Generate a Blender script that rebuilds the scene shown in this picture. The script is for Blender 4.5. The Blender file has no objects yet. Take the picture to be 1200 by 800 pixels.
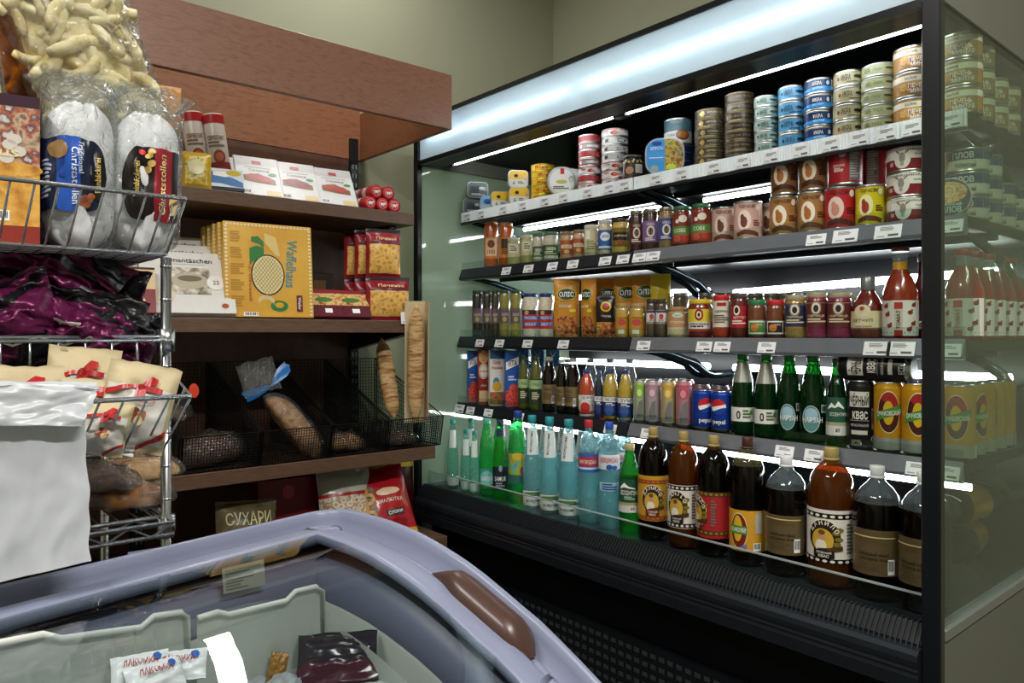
import bpy, math, random
from mathutils import Vector, Matrix, noise

sc = bpy.context.scene
col = sc.collection
PI = math.pi

# ---------------------------------------------------------------- camera
TH = math.radians(40.3)          # the camera looks this far round from the +Y direction (along the display case)
FPX = 867.0
CAMH = 1.2
cam_d = bpy.data.cameras.new('camera')
cam = bpy.data.objects.new('camera', cam_d)
col.objects.link(cam)
cam.location = (0, 0, CAMH)
cam.rotation_euler = (PI / 2, 0, -TH)
cam_d.sensor_width = 36
cam_d.lens = FPX / 1200 * 36
cam_d.shift_y = -9 / 1200
cam_d.clip_start = 0.02
sc.camera = cam

# ---------------------------------------------------------------- world, lights, exposure
wd = bpy.data.worlds.new('world')
sc.world = wd
wd.use_nodes = True
wd.node_tree.nodes['Background'].inputs[0].default_value = (.60, .63, .60, 1)
wd.node_tree.nodes['Background'].inputs[1].default_value = 0.06


def area(name, loc, size, power, rgb=(1, .97, .92)):
    d = bpy.data.lights.new(name, 'AREA')
    d.shape = 'RECTANGLE'
    d.size, d.size_y = size
    d.energy = power
    d.color = rgb
    o = bpy.data.objects.new(name, d)
    col.objects.link(o)
    o.location = loc
    return o


CEIL = 3.15
for (lx, ly, sx_, sy_, p) in ((1.37, 2.10, .12, .95, 9), (.5, -.7, 1.2, .14, 56), (-.9, .7, .14, 1.2, 36)):
    area('ceiling_lamp_light', (lx, ly, CEIL - .06), (sx_, sy_), p)
sc.view_settings.view_transform = 'Standard'
sc.view_settings.look = 'None'
sc.view_settings.exposure = 0.55
sc.view_settings.gamma = 1
sc.view_settings.use_curve_mapping = False
sc.cycles.use_denoising = True
sc.cycles.max_bounces = 10
sc.cycles.transparent_max_bounces = 24
sc.cycles.transmission_bounces = 8
sc.cycles.glossy_bounces = 4
sc.cycles.diffuse_bounces = 3
sc.cycles.sample_clamp_indirect = 4


# ---------------------------------------------------------------- pixel of the photograph -> point in the room
def ray(u, v):
    a, b = (u - 600) / FPX, (391 - v) / FPX
    return Vector((math.sin(TH) + a * math.cos(TH), math.cos(TH) - a * math.sin(TH), b))


def atX(u, v, X):
    r = ray(u, v)
    return Vector((0, 0, CAMH)) + r * (X / r.x)


def atY(u, v, Y):
    r = ray(u, v)
    return Vector((0, 0, CAMH)) + r * (Y / r.y)


def atZ(u, v, Z):
    r = ray(u, v)
    return Vector((0, 0, CAMH)) + r * ((Z - CAMH) / r.z)


def depth(p):
    return p[0] * math.sin(TH) + p[1] * math.cos(TH)


# ---------------------------------------------------------------- materials
def lin(h):
    if isinstance(h, str):
        h = h.lstrip('#')
        c = [int(h[i:i + 2], 16) / 255 for i in (0, 2, 4)]
    else:
        c = h
    return tuple(x / 12.92 if x <= .04045 else ((x + .055) / 1.055) ** 2.4 for x in c) + (1,)


MATS = {}


def mat(c, rough=.45, metal=0., var=.06, vs=40, bump=0., bs=120, coat=0., spec=.5, trans=0., ior=1.45, alpha=1., emis=0., sss=0.):
    """one plain surface: a principled shader whose colour wavers a little with noise"""
    key = (c, rough, metal, var, vs, bump, bs, coat, spec, trans, ior, alpha, emis, sss)
    if key in MATS:
        return MATS[key]
    m = bpy.data.materials.new('m_' + str(c).lstrip('#'))
    m.use_nodes = True
    nt = m.node_tree
    b = nt.nodes['Principled BSDF']
    L = lin(c)
    b.inputs['Base Color'].default_value = L
    b.inputs['Roughness'].default_value = rough
    b.inputs['Metallic'].default_value = metal
    b.inputs['Coat Weight'].default_value = coat
    b.inputs['Coat Roughness'].default_value = .08
    b.inputs['Specular IOR Level'].default_value = spec
    b.inputs['Transmission Weight'].default_value = trans
    b.inputs['IOR'].default_value = ior
    b.inputs['Alpha'].default_value = alpha
    if sss:
        b.inputs['Subsurface Weight'].default_value = sss
        b.inputs['Subsurface Radius'].default_value = (.02, .01, .006)
    if emis:
        b.inputs['Emission Color'].default_value = L
        b.inputs['Emission Strength'].default_value = emis
    tc = nt.nodes.new('ShaderNodeTexCoord')
    if var:
        n = nt.nodes.new('ShaderNodeTexNoise')
        n.inputs['Scale'].default_value = vs
        n.inputs['Detail'].default_value = 3
        nt.links.new(tc.outputs['Object'], n.inputs['Vector'])
        mx = nt.nodes.new('ShaderNodeMix')
        mx.data_type = 'RGBA'
        mx.inputs[6].default_value = tuple(x * (1 - var * 2) for x in L[:3]) + (1,)
        mx.inputs[7].default_value = tuple(min(1, x * (1 + var * 2)) for x in L[:3]) + (1,)
        nt.links.new(n.outputs[0], mx.inputs[0])
        nt.links.new(mx.outputs[2], b.inputs['Base Color'])
    if bump:
        n2 = nt.nodes.new('ShaderNodeTexNoise')
        n2.inputs['Scale'].default_value = bs
        n2.inputs['Detail'].default_value = 4
        nt.links.new(tc.outputs['Object'], n2.inputs['Vector'])
        bp = nt.nodes.new('ShaderNodeBump')
        bp.inputs['Strength'].default_value = bump
        bp.inputs['Distance'].default_value = .004
        nt.links.new(n2.outputs[0], bp.inputs['Height'])
        nt.links.new(bp.outputs[0], b.inputs['Normal'])
    MATS[key] = m
    return m


def ramp_mat(key, cols, scale=30, kind='noise', rough=.4, stretch=(1, 1, 1), coat=0., bump=0., detail=4, metal=0.):
    """a printed or baked surface with several colours: noise or voronoi through a colour ramp"""
    if key in MATS:
        return MATS[key]
    m = bpy.data.materials.new('m_' + key)
    m.use_nodes = True
    nt = m.node_tree
    b = nt.nodes['Principled BSDF']
    b.inputs['Roughness'].default_value = rough
    b.inputs['Coat Weight'].default_value = coat
    b.inputs['Metallic'].default_value = metal
    tc = nt.nodes.new('ShaderNodeTexCoord')
    mp = nt.nodes.new('ShaderNodeMapping')
    mp.inputs['Scale'].default_value = stretch
    nt.links.new(tc.outputs['Object'], mp.inputs['Vector'])
    if kind == 'noise':
        n = nt.nodes.new('ShaderNodeTexNoise')
        n.inputs['Detail'].default_value = detail
        out = n.outputs[0]
        lo, hi = .3, .7
    elif kind == 'wave':
        n = nt.nodes.new('ShaderNodeTexWave')
        n.inputs['Distortion'].default_value = 3
        n.inputs['Detail'].default_value = detail
        out = n.outputs['Fac']
        lo, hi = 0, 1
    else:
        n = nt.nodes.new('ShaderNodeTexVoronoi')
        out = n.outputs['Distance'] if kind == 'voronoi' else n.outputs['Color']
        lo, hi = 0, .9
    n.inputs['Scale'].default_value = scale
    nt.links.new(mp.outputs[0], n.inputs['Vector'])
    r = nt.nodes.new('ShaderNodeValToRGB')
    el = r.color_ramp.elements
    k = len(cols)
    while len(el) < k:
        el.new(.5)
    for i, c in enumerate(cols):
        el[i].position = lo + (hi - lo) * i / max(1, k - 1)
        el[i].color = lin(c)
    nt.links.new(out, r.inputs[0])
    nt.links.new(r.outputs[0], b.inputs['Base Color'])
    if bump:
        bp = nt.nodes.new('ShaderNodeBump')
        bp.inputs['Strength'].default_value = bump
        bp.inputs['Distance'].default_value = .004
        nt.links.new(out, bp.inputs['Height'])
        nt.links.new(bp.outputs[0], b.inputs['Normal'])
    MATS[key] = m
    return m


def clear_mat(key, tint='#ffffff', ior=1.45, rough=.02, haze=0., hazecol='#ffffff', amount=1., bump=0., bs=60, glass=0., tlu=.4):
    """thin clear sheet or film: see-through, mirror by Fresnel, a little haze; glass = share of true refraction"""
    if key in MATS:
        return MATS[key]
    m = bpy.data.materials.new('m_' + key)
    m.use_nodes = True
    nt = m.node_tree
    for n in list(nt.nodes):
        nt.nodes.remove(n)
    N = nt.nodes.new
    out = N('ShaderNodeOutputMaterial')
    tr = N('ShaderNodeBsdfTransparent')
    tr.inputs[0].default_value = lin(tint)
    gl = N('ShaderNodeBsdfGlossy')
    gl.inputs['Roughness'].default_value = rough
    base = tr.outputs[0]
    if glass:
        gs = N('ShaderNodeBsdfRefraction')
        gs.inputs['Color'].default_value = lin(tint)
        gs.inputs['IOR'].default_value = 1.33
        gs.inputs['Roughness'].default_value = .02
        mg = N('ShaderNodeMixShader')
        mg.inputs[0].default_value = glass
        nt.links.new(base, mg.inputs[1])
        nt.links.new(gs.outputs[0], mg.inputs[2])
        base = mg.outputs[0]
    if haze:
        df = N('ShaderNodeBsdfDiffuse')
        df.inputs[0].default_value = lin(hazecol)
        tl = N('ShaderNodeBsdfTranslucent')
        tl.inputs[0].default_value = lin(hazecol)
        ad = N('ShaderNodeMixShader')
        ad.inputs[0].default_value = tlu
        nt.links.new(df.outputs[0], ad.inputs[1])
        nt.links.new(tl.outputs[0], ad.inputs[2])
        mh = N('ShaderNodeMixShader')
        mh.inputs[0].default_value = haze
        nt.links.new(base, mh.inputs[1])
        nt.links.new(ad.outputs[0], mh.inputs[2])
        base = mh.outputs[0]
    fr = N('ShaderNodeFresnel')
    gm = N('ShaderNodeNewGeometry')     # the same mirror share on both faces of a pane
    mi = N('ShaderNodeMapRange')
    mi.inputs['To Min'].default_value = ior
    mi.inputs['To Max'].default_value = 1 / ior
    nt.links.new(gm.outputs['Backfacing'], mi.inputs['Value'])
    nt.links.new(mi.outputs[0], fr.inputs[0])
    if bump:
        tc = N('ShaderNodeTexCoord')
        n2 = N('ShaderNodeTexNoise')
        n2.inputs['Scale'].default_value = bs
        n2.inputs['Detail'].default_value = 3
        n2.inputs['Distortion'].default_value = 1.5
        nt.links.new(tc.outputs['Object'], n2.inputs['Vector'])
        bp = N('ShaderNodeBump')
        bp.inputs['Strength'].default_value = bump
        bp.inputs['Distance'].default_value = .01
        nt.links.new(n2.outputs[0], bp.inputs['Height'])
        nt.links.new(bp.outputs[0], gl.inputs['Normal'])
        nt.links.new(bp.outputs[0], fr.inputs['Normal'])
        if glass:
            nt.links.new(bp.outputs[0], gs.inputs['Normal'])
    ml = N('ShaderNodeMath')
    ml.operation = 'MULTIPLY'
    ml.inputs[1].default_value = amount
    ml.use_clamp = True
    nt.links.new(fr.outputs[0], ml.inputs[0])
    mf = N('ShaderNodeMixShader')
    nt.links.new(ml.outputs[0], mf.inputs[0])
    nt.links.new(base, mf.inputs[1])
    nt.links.new(gl.outputs[0], mf.inputs[2])
    nt.links.new(mf.outputs[0], out.inputs[0])
    MATS[key] = m
    return m


def lamp_mat(key, strength, rgb=(.93, .98, 1)):
    if key in MATS:
        return MATS[key]
    m = bpy.data.materials.new('m_' + key)
    m.use_nodes = True
    b = m.node_tree.nodes['Principled BSDF']
    b.inputs['Base Color'].default_value = (.9, .9, .9, 1)
    b.inputs['Emission Color'].default_value = rgb + (1,)
    b.inputs['Emission Strength'].default_value = strength
    MATS[key] = m
    return m


# ---------------------------------------------------------------- mesh builder
TXT = {}


def textgeo(s, bold=0.):
    k = (s, bold)
    if k not in TXT:
        c = bpy.data.curves.new('t', 'FONT')
        c.body = s
        c.resolution_u = 2
        c.offset = bold
        c.align_x = 'CENTER'
        o = bpy.data.objects.new('t', c)
        me = bpy.data.meshes.new_from_object(o)
        me.calc_loop_triangles()
        vs = [(v.co.x, v.co.y) for v in me.vertices]
        fs = [tuple(t.vertices) for t in me.loop_triangles]
        bpy.data.objects.remove(o)
        bpy.data.curves.remove(c)
        bpy.data.meshes.remove(me)
        if not vs:
            vs, fs = [(0, 0), (1, 0), (1, 1)], []
        x0, x1 = min(v[0] for v in vs), max(v[0] for v in vs)
        y0, y1 = min(v[1] for v in vs), max(v[1] for v in vs)
        h = max(1e-6, y1 - y0)
        vs = [((x - (x0 + x1) / 2) / h, (y - (y0 + y1) / 2) / h) for x, y in vs]
        TXT[k] = (vs, fs, (x1 - x0) / h)
    return TXT[k]


def flat(y=0.):
    """surface map of a plane facing -Y at depth y"""
    return lambda s, z, o: (s, y - o, z)


def cyl(r):
    """surface map of an upright cylinder, front towards -Y; r may be a function of z"""
    rf = r if callable(r) else (lambda z: r)

    def f(s, z, o):
        R0 = rf(z)
        a = s / R0
        return ((R0 + o) * math.sin(a), -(R0 + o) * math.cos(a), z)
    return f


class MB:
    def __init__(self):
        self.v, self.f, self.m, self.s, self.mats = [], [], [], [], []

    def mi(self, m):
        if m not in self.mats:
            self.mats.append(m)
        return self.mats.index(m)

    def add(self, vs, fs, m, smooth=False, M=None):
        o = len(self.v)
        if M is not None:
            vs = [M @ Vector(v) for v in vs]
        self.v.extend(tuple(v) for v in vs)
        i = self.mi(m)
        for f in fs:
            self.f.append(tuple(x + o for x in f))
            self.m.append(i)
            self.s.append(smooth)
        return self

    def box(self, x0, x1, y0, y1, z0, z1, m, b=0., M=None):
        if b <= 0:
            vs = [(x, y, z) for x in (x0, x1) for y in (y0, y1) for z in (z0, z1)]
            fs = [(0, 1, 3, 2), (4, 6, 7, 5), (0, 4, 5, 1), (2, 3, 7, 6), (0, 2, 6, 4), (1, 5, 7, 3)]
            return self.add(vs, fs, m, False, M)
        vs = []
        for x, sx in ((x0, 1), (x1, -1)):
            for y, sy in ((y0, 1), (y1, -1)):
                for z, sz in ((z0, 1), (z1, -1)):
                    vs += [(x, y + sy * b, z + sz * b), (x + sx * b, y, z + sz * b), (x + sx * b, y + sy * b, z)]
        c = lambda i, j, k: (i * 4 + j * 2 + k) * 3
        fs = []
        for i in (0, 1):
            q = [c(i, 0, 0), c(i, 0, 1), c(i, 1, 1), c(i, 1, 0)]
            fs.append(tuple(q if i == 0 else q[::-1]))
            q = [c(0, i, 0) + 1, c(1, i, 0) + 1, c(1, i, 1) + 1, c(0, i, 1) + 1]
            fs.append(tuple(q if i == 0 else q[::-1]))
            q = [c(0, 0, i) + 2, c(0, 1, i) + 2, c(1, 1, i) + 2, c(1, 0, i) + 2]
            fs.append(tuple(q if i == 0 else q[::-1]))
            for j in (0, 1):
                fs.append((c(i, j, 0), c(i, j, 1), c(i, j, 1) + 1, c(i, j, 0) + 1))
                fs.append((c(i, 0, j), c(i, 1, j), c(i, 1, j) + 2, c(i, 0, j) + 2))
                fs.append((c(0, i, j) + 1, c(1, i, j) + 1, c(1, i, j) + 2, c(0, i, j) + 2))
                for k in (0, 1):
                    fs.append((c(i, j, k), c(i, j, k) + 1, c(i, j, k) + 2))
        return self.add(vs, fs, m, False, M)

    def prism(self, pts, lo, hi, m, axis='x', M=None, smooth=False):
        """closed outline pts (a, b) extruded along an axis; x: (y, z), y: (x, z), z: (x, y)"""
        n = len(pts)
        P = {'x': lambda a, b, t: (t, a, b), 'y': lambda a, b, t: (a, t, b), 'z': lambda a, b, t: (a, b, t)}[axis]
        vs = [P(a, b, lo) for a, b in pts] + [P(a, b, hi) for a, b in pts]
        self.add(vs, [(i, (i + 1) % n, n + (i + 1) % n, n + i) for i in range(n)], m, smooth, M)
        self.add(vs, [tuple(range(n))[::-1], tuple(range(n, 2 * n))], m, False, M)
        return self

    def lathe(self, prof, m, n=20, M=None, smooth=True, cap=True):
        """prof: (r, z) rows from bottom to top; a change of material: m may be a list, one per band"""
        vs = []
        for r, z in prof:
            for i in range(n):
                a = 2 * PI * i / n
                vs.append((r * math.sin(a), -r * math.cos(a), z))
        o = len(self.v)
        if M is not None:
            vs = [M @ Vector(v) for v in vs]
        self.v.extend(tuple(v) for v in vs)
        for k in range(len(prof) - 1):
            mm = self.mi(m[k] if isinstance(m, list) else m)
            for i in range(n):
                j = (i + 1) % n
                self.f.append((o + k * n + i, o + k * n + j, o + (k + 1) * n + j, o + (k + 1) * n + i))
                self.m.append(mm)
                self.s.append(smooth)
        if cap:
            for row, rev in ((0, True), (len(prof) - 1, False)):
                if prof[row][0] > 1e-5:
                    q = [o + row * n + i for i in range(n)]
                    self.f.append(tuple(q[::-1] if rev else q))
                    self.m.append(self.mi((m[0] if rev else m[-1]) if isinstance(m, list) else m))
                    self.s.append(False)
        return self

    def tube(self, pts, r, m, n=6, closed=False, M=None):
        pts = [Vector(p) for p in pts]
        k = len(pts)
        vs = []
        for i, p in enumerate(pts):
            if closed:
                t = pts[(i + 1) % k] - pts[i - 1]
            else:
                t = pts[min(i + 1, k - 1)] - pts[max(i - 1, 0)]
            t.normalize()
            up = Vector((0, 0, 1)) if abs(t.z) < .9 else Vector((0, 1, 0))
            a = t.cross(up).normalized()
            b = a.cross(t)
            rr = r[i] if isinstance(r, (list, tuple)) else r
            for j in range(n):
                c = 2 * PI * (j + .5) / n
                vs.append(p + a * (rr * math.cos(c)) + b * (rr * math.sin(c)))
        fs = []
        for i in range(k if closed else k - 1):
            i2 = (i + 1) % k
            for j in range(n):
                fs.append((i * n + j, i * n + (j + 1) % n, i2 * n + (j + 1) % n, i2 * n + j))
        if not closed:
            fs += [tuple(range(n))[::-1], tuple(range((k - 1) * n, k * n))]
        return self.add(vs, fs, m, n > 4, M)

    # ---- prints: patches laid on a surface map
    def patch(self, S, cols, m, o=.0006, nz=1):
        """cols: list of (s, zlo, zhi)"""
        vs, fs = [], []
        for s, a, b in cols:
            for k in range(nz + 1):
                z = a + (b - a) * k / nz
                vs.append(S(s, z, o))
        w = nz + 1
        for i in range(len(cols) - 1):
            for k in range(nz):
                fs.append((i * w + k, (i + 1) * w + k, (i + 1) * w + k + 1, i * w + k + 1))
        return self.add(vs, fs, m, True)

    def rect(self, S, s0, s1, z0, z1, m, o=.0006, n=None, nz=1):
        n = n or max(1, min(24, int((s1 - s0) / .006)))
        return self.patch(S, [(s0 + (s1 - s0) * i / n, z0, z1) for i in range(n + 1)], m, o, nz)

    def ell(self, S, s, z, rs, rz, m, o=.0009, n=14, nz=1):
        c = []
        for i in range(n + 1):
            t = -math.cos(PI * i / n)
            h = rz * math.sqrt(max(0, 1 - t * t))
            c.append((s + rs * t, z - h, z + h))
        return self.patch(S, c, m, o, nz)

    def poly(self, S, top, bot, m, o=.0009):
        """top, bot: z at the same s values: lists of (s, z)"""
        q = []
        for i in range(len(top) - 1):
            for k in range(4):
                t = k / 4
                q.append((top[i][0] + (top[i + 1][0] - top[i][0]) * t, bot[i][1] + (bot[i + 1][1] - bot[i][1]) * t, top[i][1] + (top[i + 1][1] - top[i][1]) * t))
        q.append((top[-1][0], bot[-1][1], top[-1][1]))
        return self.patch(S, q, m, o)

    def ring(self, S, s, z, rs, rz, w, m, o=.0011, n=24):
        vs, fs = [], []
        for i in range(n):
            a = 2 * PI * i / n
            vs += [S(s + rs * math.cos(a), z + rz * math.sin(a), o), S(s + (rs - w) * math.cos(a), z + (rz - w) * math.sin(a), o)]
        for i in range(n):
            j = (i + 1) % n
            fs.append((2 * i, 2 * j, 2 * j + 1, 2 * i + 1))
        return self.add(vs, fs, m, True)

    def text(self, S, t, s, z, h, m, w=None, o=.0012, bold=.01, rot=0., arc=0.):
        vs, fs, asp = textgeo(t, min(bold, .016))
        sx = h if w is None else w / asp
        ca, sa = math.cos(rot), math.sin(rot)
        out = []
        for x, y in vs:
            x, y = x * sx, y * h
            if arc:
                y -= arc * (x * x) / ((sx * asp / 2) ** 2)
            out.append(S(s + x * ca - y * sa, z + x * sa + y * ca, o))
        return self.add(out, fs, m, False)

    def lines(self, S, s0, s1, z0, z1, n, m, o=.0011, seed=1):
        """small print: n thin lines of uneven length"""
        rr = random.Random(seed)
        p = (z1 - z0) / n
        for i in range(n):
            e = s0 + (s1 - s0) * rr.uniform(.6, 1)
            self.rect(S, s0, e, z1 - i * p - p * .6, z1 - i * p, m, o, n=3)
        return self

    def bars(self, S, s0, s1, z0, z1, m, mw, seed=1):
        """barcode on a white field"""
        self.rect(S, s0, s1, z0, z1, mw, .001, n=2)
        rr = random.Random(seed)
        s = s0 + (s1 - s0) * .1
        while s < s1 - (s1 - s0) * .1:
            w = (s1 - s0) * rr.choice((.04, .07))
            self.rect(S, s, s + w, z0 + (z1 - z0) * .25, z1 - (z1 - z0) * .1, m, .0013, n=1)
            s += w + (s1 - s0) * rr.choice((.04, .07))
        return self

    def mesh(self, name):
        me = bpy.data.meshes.new(name)
        me.from_pydata(self.v, [], self.f)
        for m in self.mats:
            me.materials.append(m)
        me.polygons.foreach_set('material_index', self.m)
        me.polygons.foreach_set('use_smooth', self.s)
        me.update()
        return me

    def build(self, name, parent=None, loc=None, rot=None, label=None):
        return link(name, self.mesh(name), parent, loc, rot, label)


def link(name, me, parent=None, loc=None, rot=None, label=None):
    o = bpy.data.objects.new(name, me)
    col.objects.link(o)
    if parent is not None:
        o.parent = parent
    if loc is not None:
        o.location = loc
    if rot is not None:
        o.rotation_euler = rot
    if label:
        o['label'] = label
    return o


def tag(o, label=None, cat=None, group=None, kind=None):
    for k, v in (('label', label), ('category', cat), ('group', group), ('kind', kind)):
        if v:
            o[k] = v
    return o


def empty(name, loc=(0, 0, 0), rot=(0, 0, 0)):
    o = bpy.data.objects.new(name, None)
    col.objects.link(o)
    o.empty_display_size = .05
    o.location = loc
    o.rotation_euler = rot
    return o


class Kind:
    """a kind of product: its part meshes, shared by every copy placed"""

    def __init__(self, name, cat):
        self.name, self.cat, self.parts = name, cat, []

    def part(self, name, mb, up=None, label=None, kind=None):
        self.parts.append((name, mb.mesh(name), up, label, kind))
        return len(self.parts) - 1

    def place(self, loc, rot=(0, 0, 0), label=None, group=None, scale=None):
        if len(self.parts) == 1:
            r = link(self.name, self.parts[0][1], None, loc, rot)
        else:
            r = empty(self.name, loc, rot)
            made = []
            for n, me, up, lb, kd in self.parts:
                o = link(n, me, r if up is None else made[up], None, None, lb)
                if kd:
                    o['kind'] = kd
                made.append(o)
        if scale:
            r.scale = scale
        return tag(r, label, self.cat, group)


WHITE = mat('#f2f2ee', .5, var=.02)
PAPER = mat('#e9e9e4', .6, var=.03)
INK = mat('#15151a', .5, var=0)
GREYINK = mat('#5c5c62', .5, var=0)
BLACKM = mat('#0d0f12', .35, var=.1)
CHROME = mat('#c9ccd0', .22, 1., var=.03)
STEEL = mat('#b8b8b4', .32, 1., var=.05)
# ================================================================ the room
YB, XR = 2.74, 2.60
wallm = mat('#a2a38c', .75, var=.03, vs=3, bump=.08, bs=260)
ceilm = mat('#d9d8cf', .8, var=.03, vs=3)
floorm = ramp_mat('floor_tile', ['#3b3a38', '#4a4846', '#403e3c'], 6, rough=.35)
fl = MB().box(-1.9, XR, -2.7, YB, -.1, 0, floorm).build('floor')
for nm, b in (('wall_back', (-1.9, XR + .1, YB, YB + .1, 0, CEIL)), ('wall_right', (XR, XR + .1, -2.7, YB, 0, CEIL)),
              ('wall_left', (-2.0, -1.9, -2.7, YB, 0, CEIL)), ('wall_front', (-2.0, XR + .1, -2.8, -2.7, 0, CEIL))):
    tag(MB().box(*b, wallm).build(nm), kind='structure')
tag(fl, kind='structure')
tag(MB().box(-2, XR + .1, -2.8, YB + .1, CEIL, CEIL + .1, ceilm).build('ceiling'), kind='structure')

# ================================================================ refrigerated display case
XF, XBK, Y0, Y1 = 1.62, 2.50, .573, 2.505
ZTOP = 2.05
black = mat('#101317', .3, var=.12, vs=12)
blackgl = mat('#040507', .35, var=.1, vs=12, spec=.3)
dkmetal = mat('#2d3138', .3, .6, var=.08, vs=20)
railm_lit = mat('#7b8088', .28, .45, var=.05, vs=30)  # dark rail metal made paler, as if lamps reflect in it
sidegrey = mat('#6d6e63', .55, var=.03, vs=8)
glassm = clear_mat('case_glass', '#e4efe6', 1.5, .005)
glassfar = clear_mat('case_glass_far', '#eaf5ea', 1.5, .02, haze=.38, hazecol='#dcf0e0')
tubem = lamp_mat('lamp_tube', 22)
tubem_f = lamp_mat('front_lamp_tube', 11)
tubem_c = lamp_mat('canopy_tube', 100)
sheet = clear_mat('tray_glass', '#eef6f4', 1.5, .01)

case = empty('refrigerated_display_case', (XF, Y0, 0))
tag(case, 'black refrigerated display case with lit canopy, four stocked shelves and glass ends', 'display case')
PC = Matrix.Translation((-XF, -Y0, 0))


def cpart(name, mb, parent=None, label=None):
    mb.v = [(x - XF, y - Y0, z) for x, y, z in mb.v]
    return mb.build(name, parent or case, None, None, label)


cpart('back_panel', MB().box(XBK - .05, XBK, Y0 + .03, Y1 - .03, .1, 1.97, blackgl))
cpart('top_panel', MB().box(XF + .10, XBK, Y0 + .005, Y1 - .005, 1.925, ZTOP - .01, blackgl))
for ya, yb in ((Y0, Y0 + .037), (Y1 - .03, Y1)):
    cpart('post', MB().box(XF - .012, XF + .012, ya, yb, .02, ZTOP, black, .003))
cpart('end_glass', MB().box(XF + .012, XBK, Y0 + .006, Y0 + .014, .60, 1.87, glassm))
cpart('end_glass', MB().box(XF + .012, XBK, Y1 - .014, Y1 - .006, .60, 1.87, glassfar))
for y in (Y0 + .002, Y1 - .022):
    cpart('end_panel', MB().box(XF + .012, XBK, y, y + .02, .02, .575, sidegrey, .003))
    cpart('end_trim', MB().box(XF + .012, XBK, y - .004, y + .026, .575, .603, mat('#8b8e8c', .35, .5), .004))
    cpart('canopy_end', MB().box(XF + .012, XBK, y, y + .02, 1.87, ZTOP, sidegrey, .003))
# lit canopy: a translucent front sheet with two tubes behind it
can = bpy.data.materials.new('m_canopy_sheet')
can.use_nodes = True
nt = can.node_tree
for n in list(nt.nodes):
    nt.nodes.remove(n)
o_ = nt.nodes.new('ShaderNodeOutputMaterial')
tl = nt.nodes.new('ShaderNodeBsdfTranslucent')
tl.inputs[0].default_value = lin('#dbe9f0')
df = nt.nodes.new('ShaderNodeBsdfDiffuse')
df.inputs[0].default_value = lin('#dfe9ee')
mx = nt.nodes.new('ShaderNodeMixShader')
mx.inputs[0].default_value = .5
gl = nt.nodes.new('ShaderNodeBsdfGlossy')
gl.inputs['Roughness'].default_value = .15
mg = nt.nodes.new('ShaderNodeMixShader')
mg.inputs[0].default_value = .04
nt.links.new(df.outputs[0], mx.inputs[1])
nt.links.new(tl.outputs[0], mx.inputs[2])
nt.links.new(mx.outputs[0], mg.inputs[1])
nt.links.new(gl.outputs[0], mg.inputs[2])
nt.links.new(mg.outputs[0], o_.inputs[0])
YA, YZ = Y0 + .037, Y1 - .03
cpart('canopy_panel', MB().box(XF, XF + .003, YA, YZ, 1.885, 2.035, can))
cm = MB()
cm.box(XF - .006, XF + .10, YA, YZ, 2.035, ZTOP, black)
cm.box(XF - .006, XF + .012, YA, YZ, 1.868, 1.885, black)
cm.box(XF + .012, XF + .10, YA, YZ, 1.872, 1.885, blackgl)
cm.box(XF + .094, XF + .10, YA, YZ, 1.885, 2.035, mat('#3a3c3e', .6))
cpart('canopy_frame', cm)
ysp = atX(683, 90, XF + .03).y
for a, b in ((YA + .02, ysp - .036), (ysp + .036, YZ - .06)):
    cpart('canopy_tube', MB().tube([(XF + .021, a, 1.957), (XF + .021, b, 1.957)], .011, tubem_c, 10))
# the tubes that light the goods from the front edge of the roof
ys2 = atX(729, 131, 1.75).y
for a, b in ((YA + .03, ys2 - .012), (ys2 + .012, YZ - .05)):
    t = cpart('lamp_tube', MB().tube([(1.75, a, 1.888), (1.75, b, 1.888)], .011, tubem_f, 10))
    cp = MB()
    for y in (a, b):
        cp.box(1.735, 1.765, y - .012, y + .012, 1.872, 1.93, black)
    cp.tube([(1.73, b - .02, 1.93), (1.705, b - .05, 1.895), (1.73, b - .1, 1.91)], .003, mat('#c8c8c8', .5))
    cpart('lamp_holder', cp, t)
cpart('lamp_bracket', MB().box(1.715, 1.80, YA, YZ, 1.905, 1.926, black))

# base: deck, clear front sheet, slotted grille, nose, kick plate
cpart('deck', MB().box(1.685, XBK - .05, YA - .02, YZ + .02, .56, .588, mat('#2e3235', .25, .3, var=.08), .002))
fg = cpart('front_glass', MB().box(1.660, 1.665, YA, YZ, .590, .652, sheet))
MB().box(1.659 - XF, 1.666 - XF, YA - Y0, YZ - Y0, .6505, .654, mat('#b9c4c6', .2, .4)).build('glass_edge', fg)
g = MB()
g.prism([(1.655, .60), (1.640, .60), (1.612, .565), (1.612, .55), (1.66, .55)], YA, YZ, mat('#07090b', .5), 'y')
cpart('grille_box', g)
g = MB()
ribm = mat('#33383d', .3, .5)
ng = 170
for i in range(ng):
    y = YA + (YZ - YA) * (i + .5) / ng
    g.tube([(1.648, y, .603), (1.637, y, .602), (1.609, y, .567), (1.604, y, .557)], .0022, ribm, 4)
cpart('grille', g)['kind'] = 'stuff'
nose = [(1.612, .56), (1.598, .556), (1.590, .548), (1.588, .536), (1.590, .526), (1.594, .52), (1.592, .514), (1.596, .508), (1.594, .50), (1.600, .47), (1.66, .44), (1.66, .56)]
cpart('nose_profile', MB().prism(nose, YA, YZ, mat('#23282e', .3, .3, var=.08), 'y'))
cpart('kick_plate', MB().box(1.68, 1.70, YA, YZ, .31, .5, blackgl))
kg = MB().box(1.66, 1.70, YA, YZ, .04, .31, black)
for i in range(60):
    y = YA + .06 + i * .03
    for z in (.13, .16, .19, .22, .25, .28):
        kg.box(1.658, 1.661, y, y + .018, z, z + .012, mat('#34383c', .4))
cpart('base_grille', kg)

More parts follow.
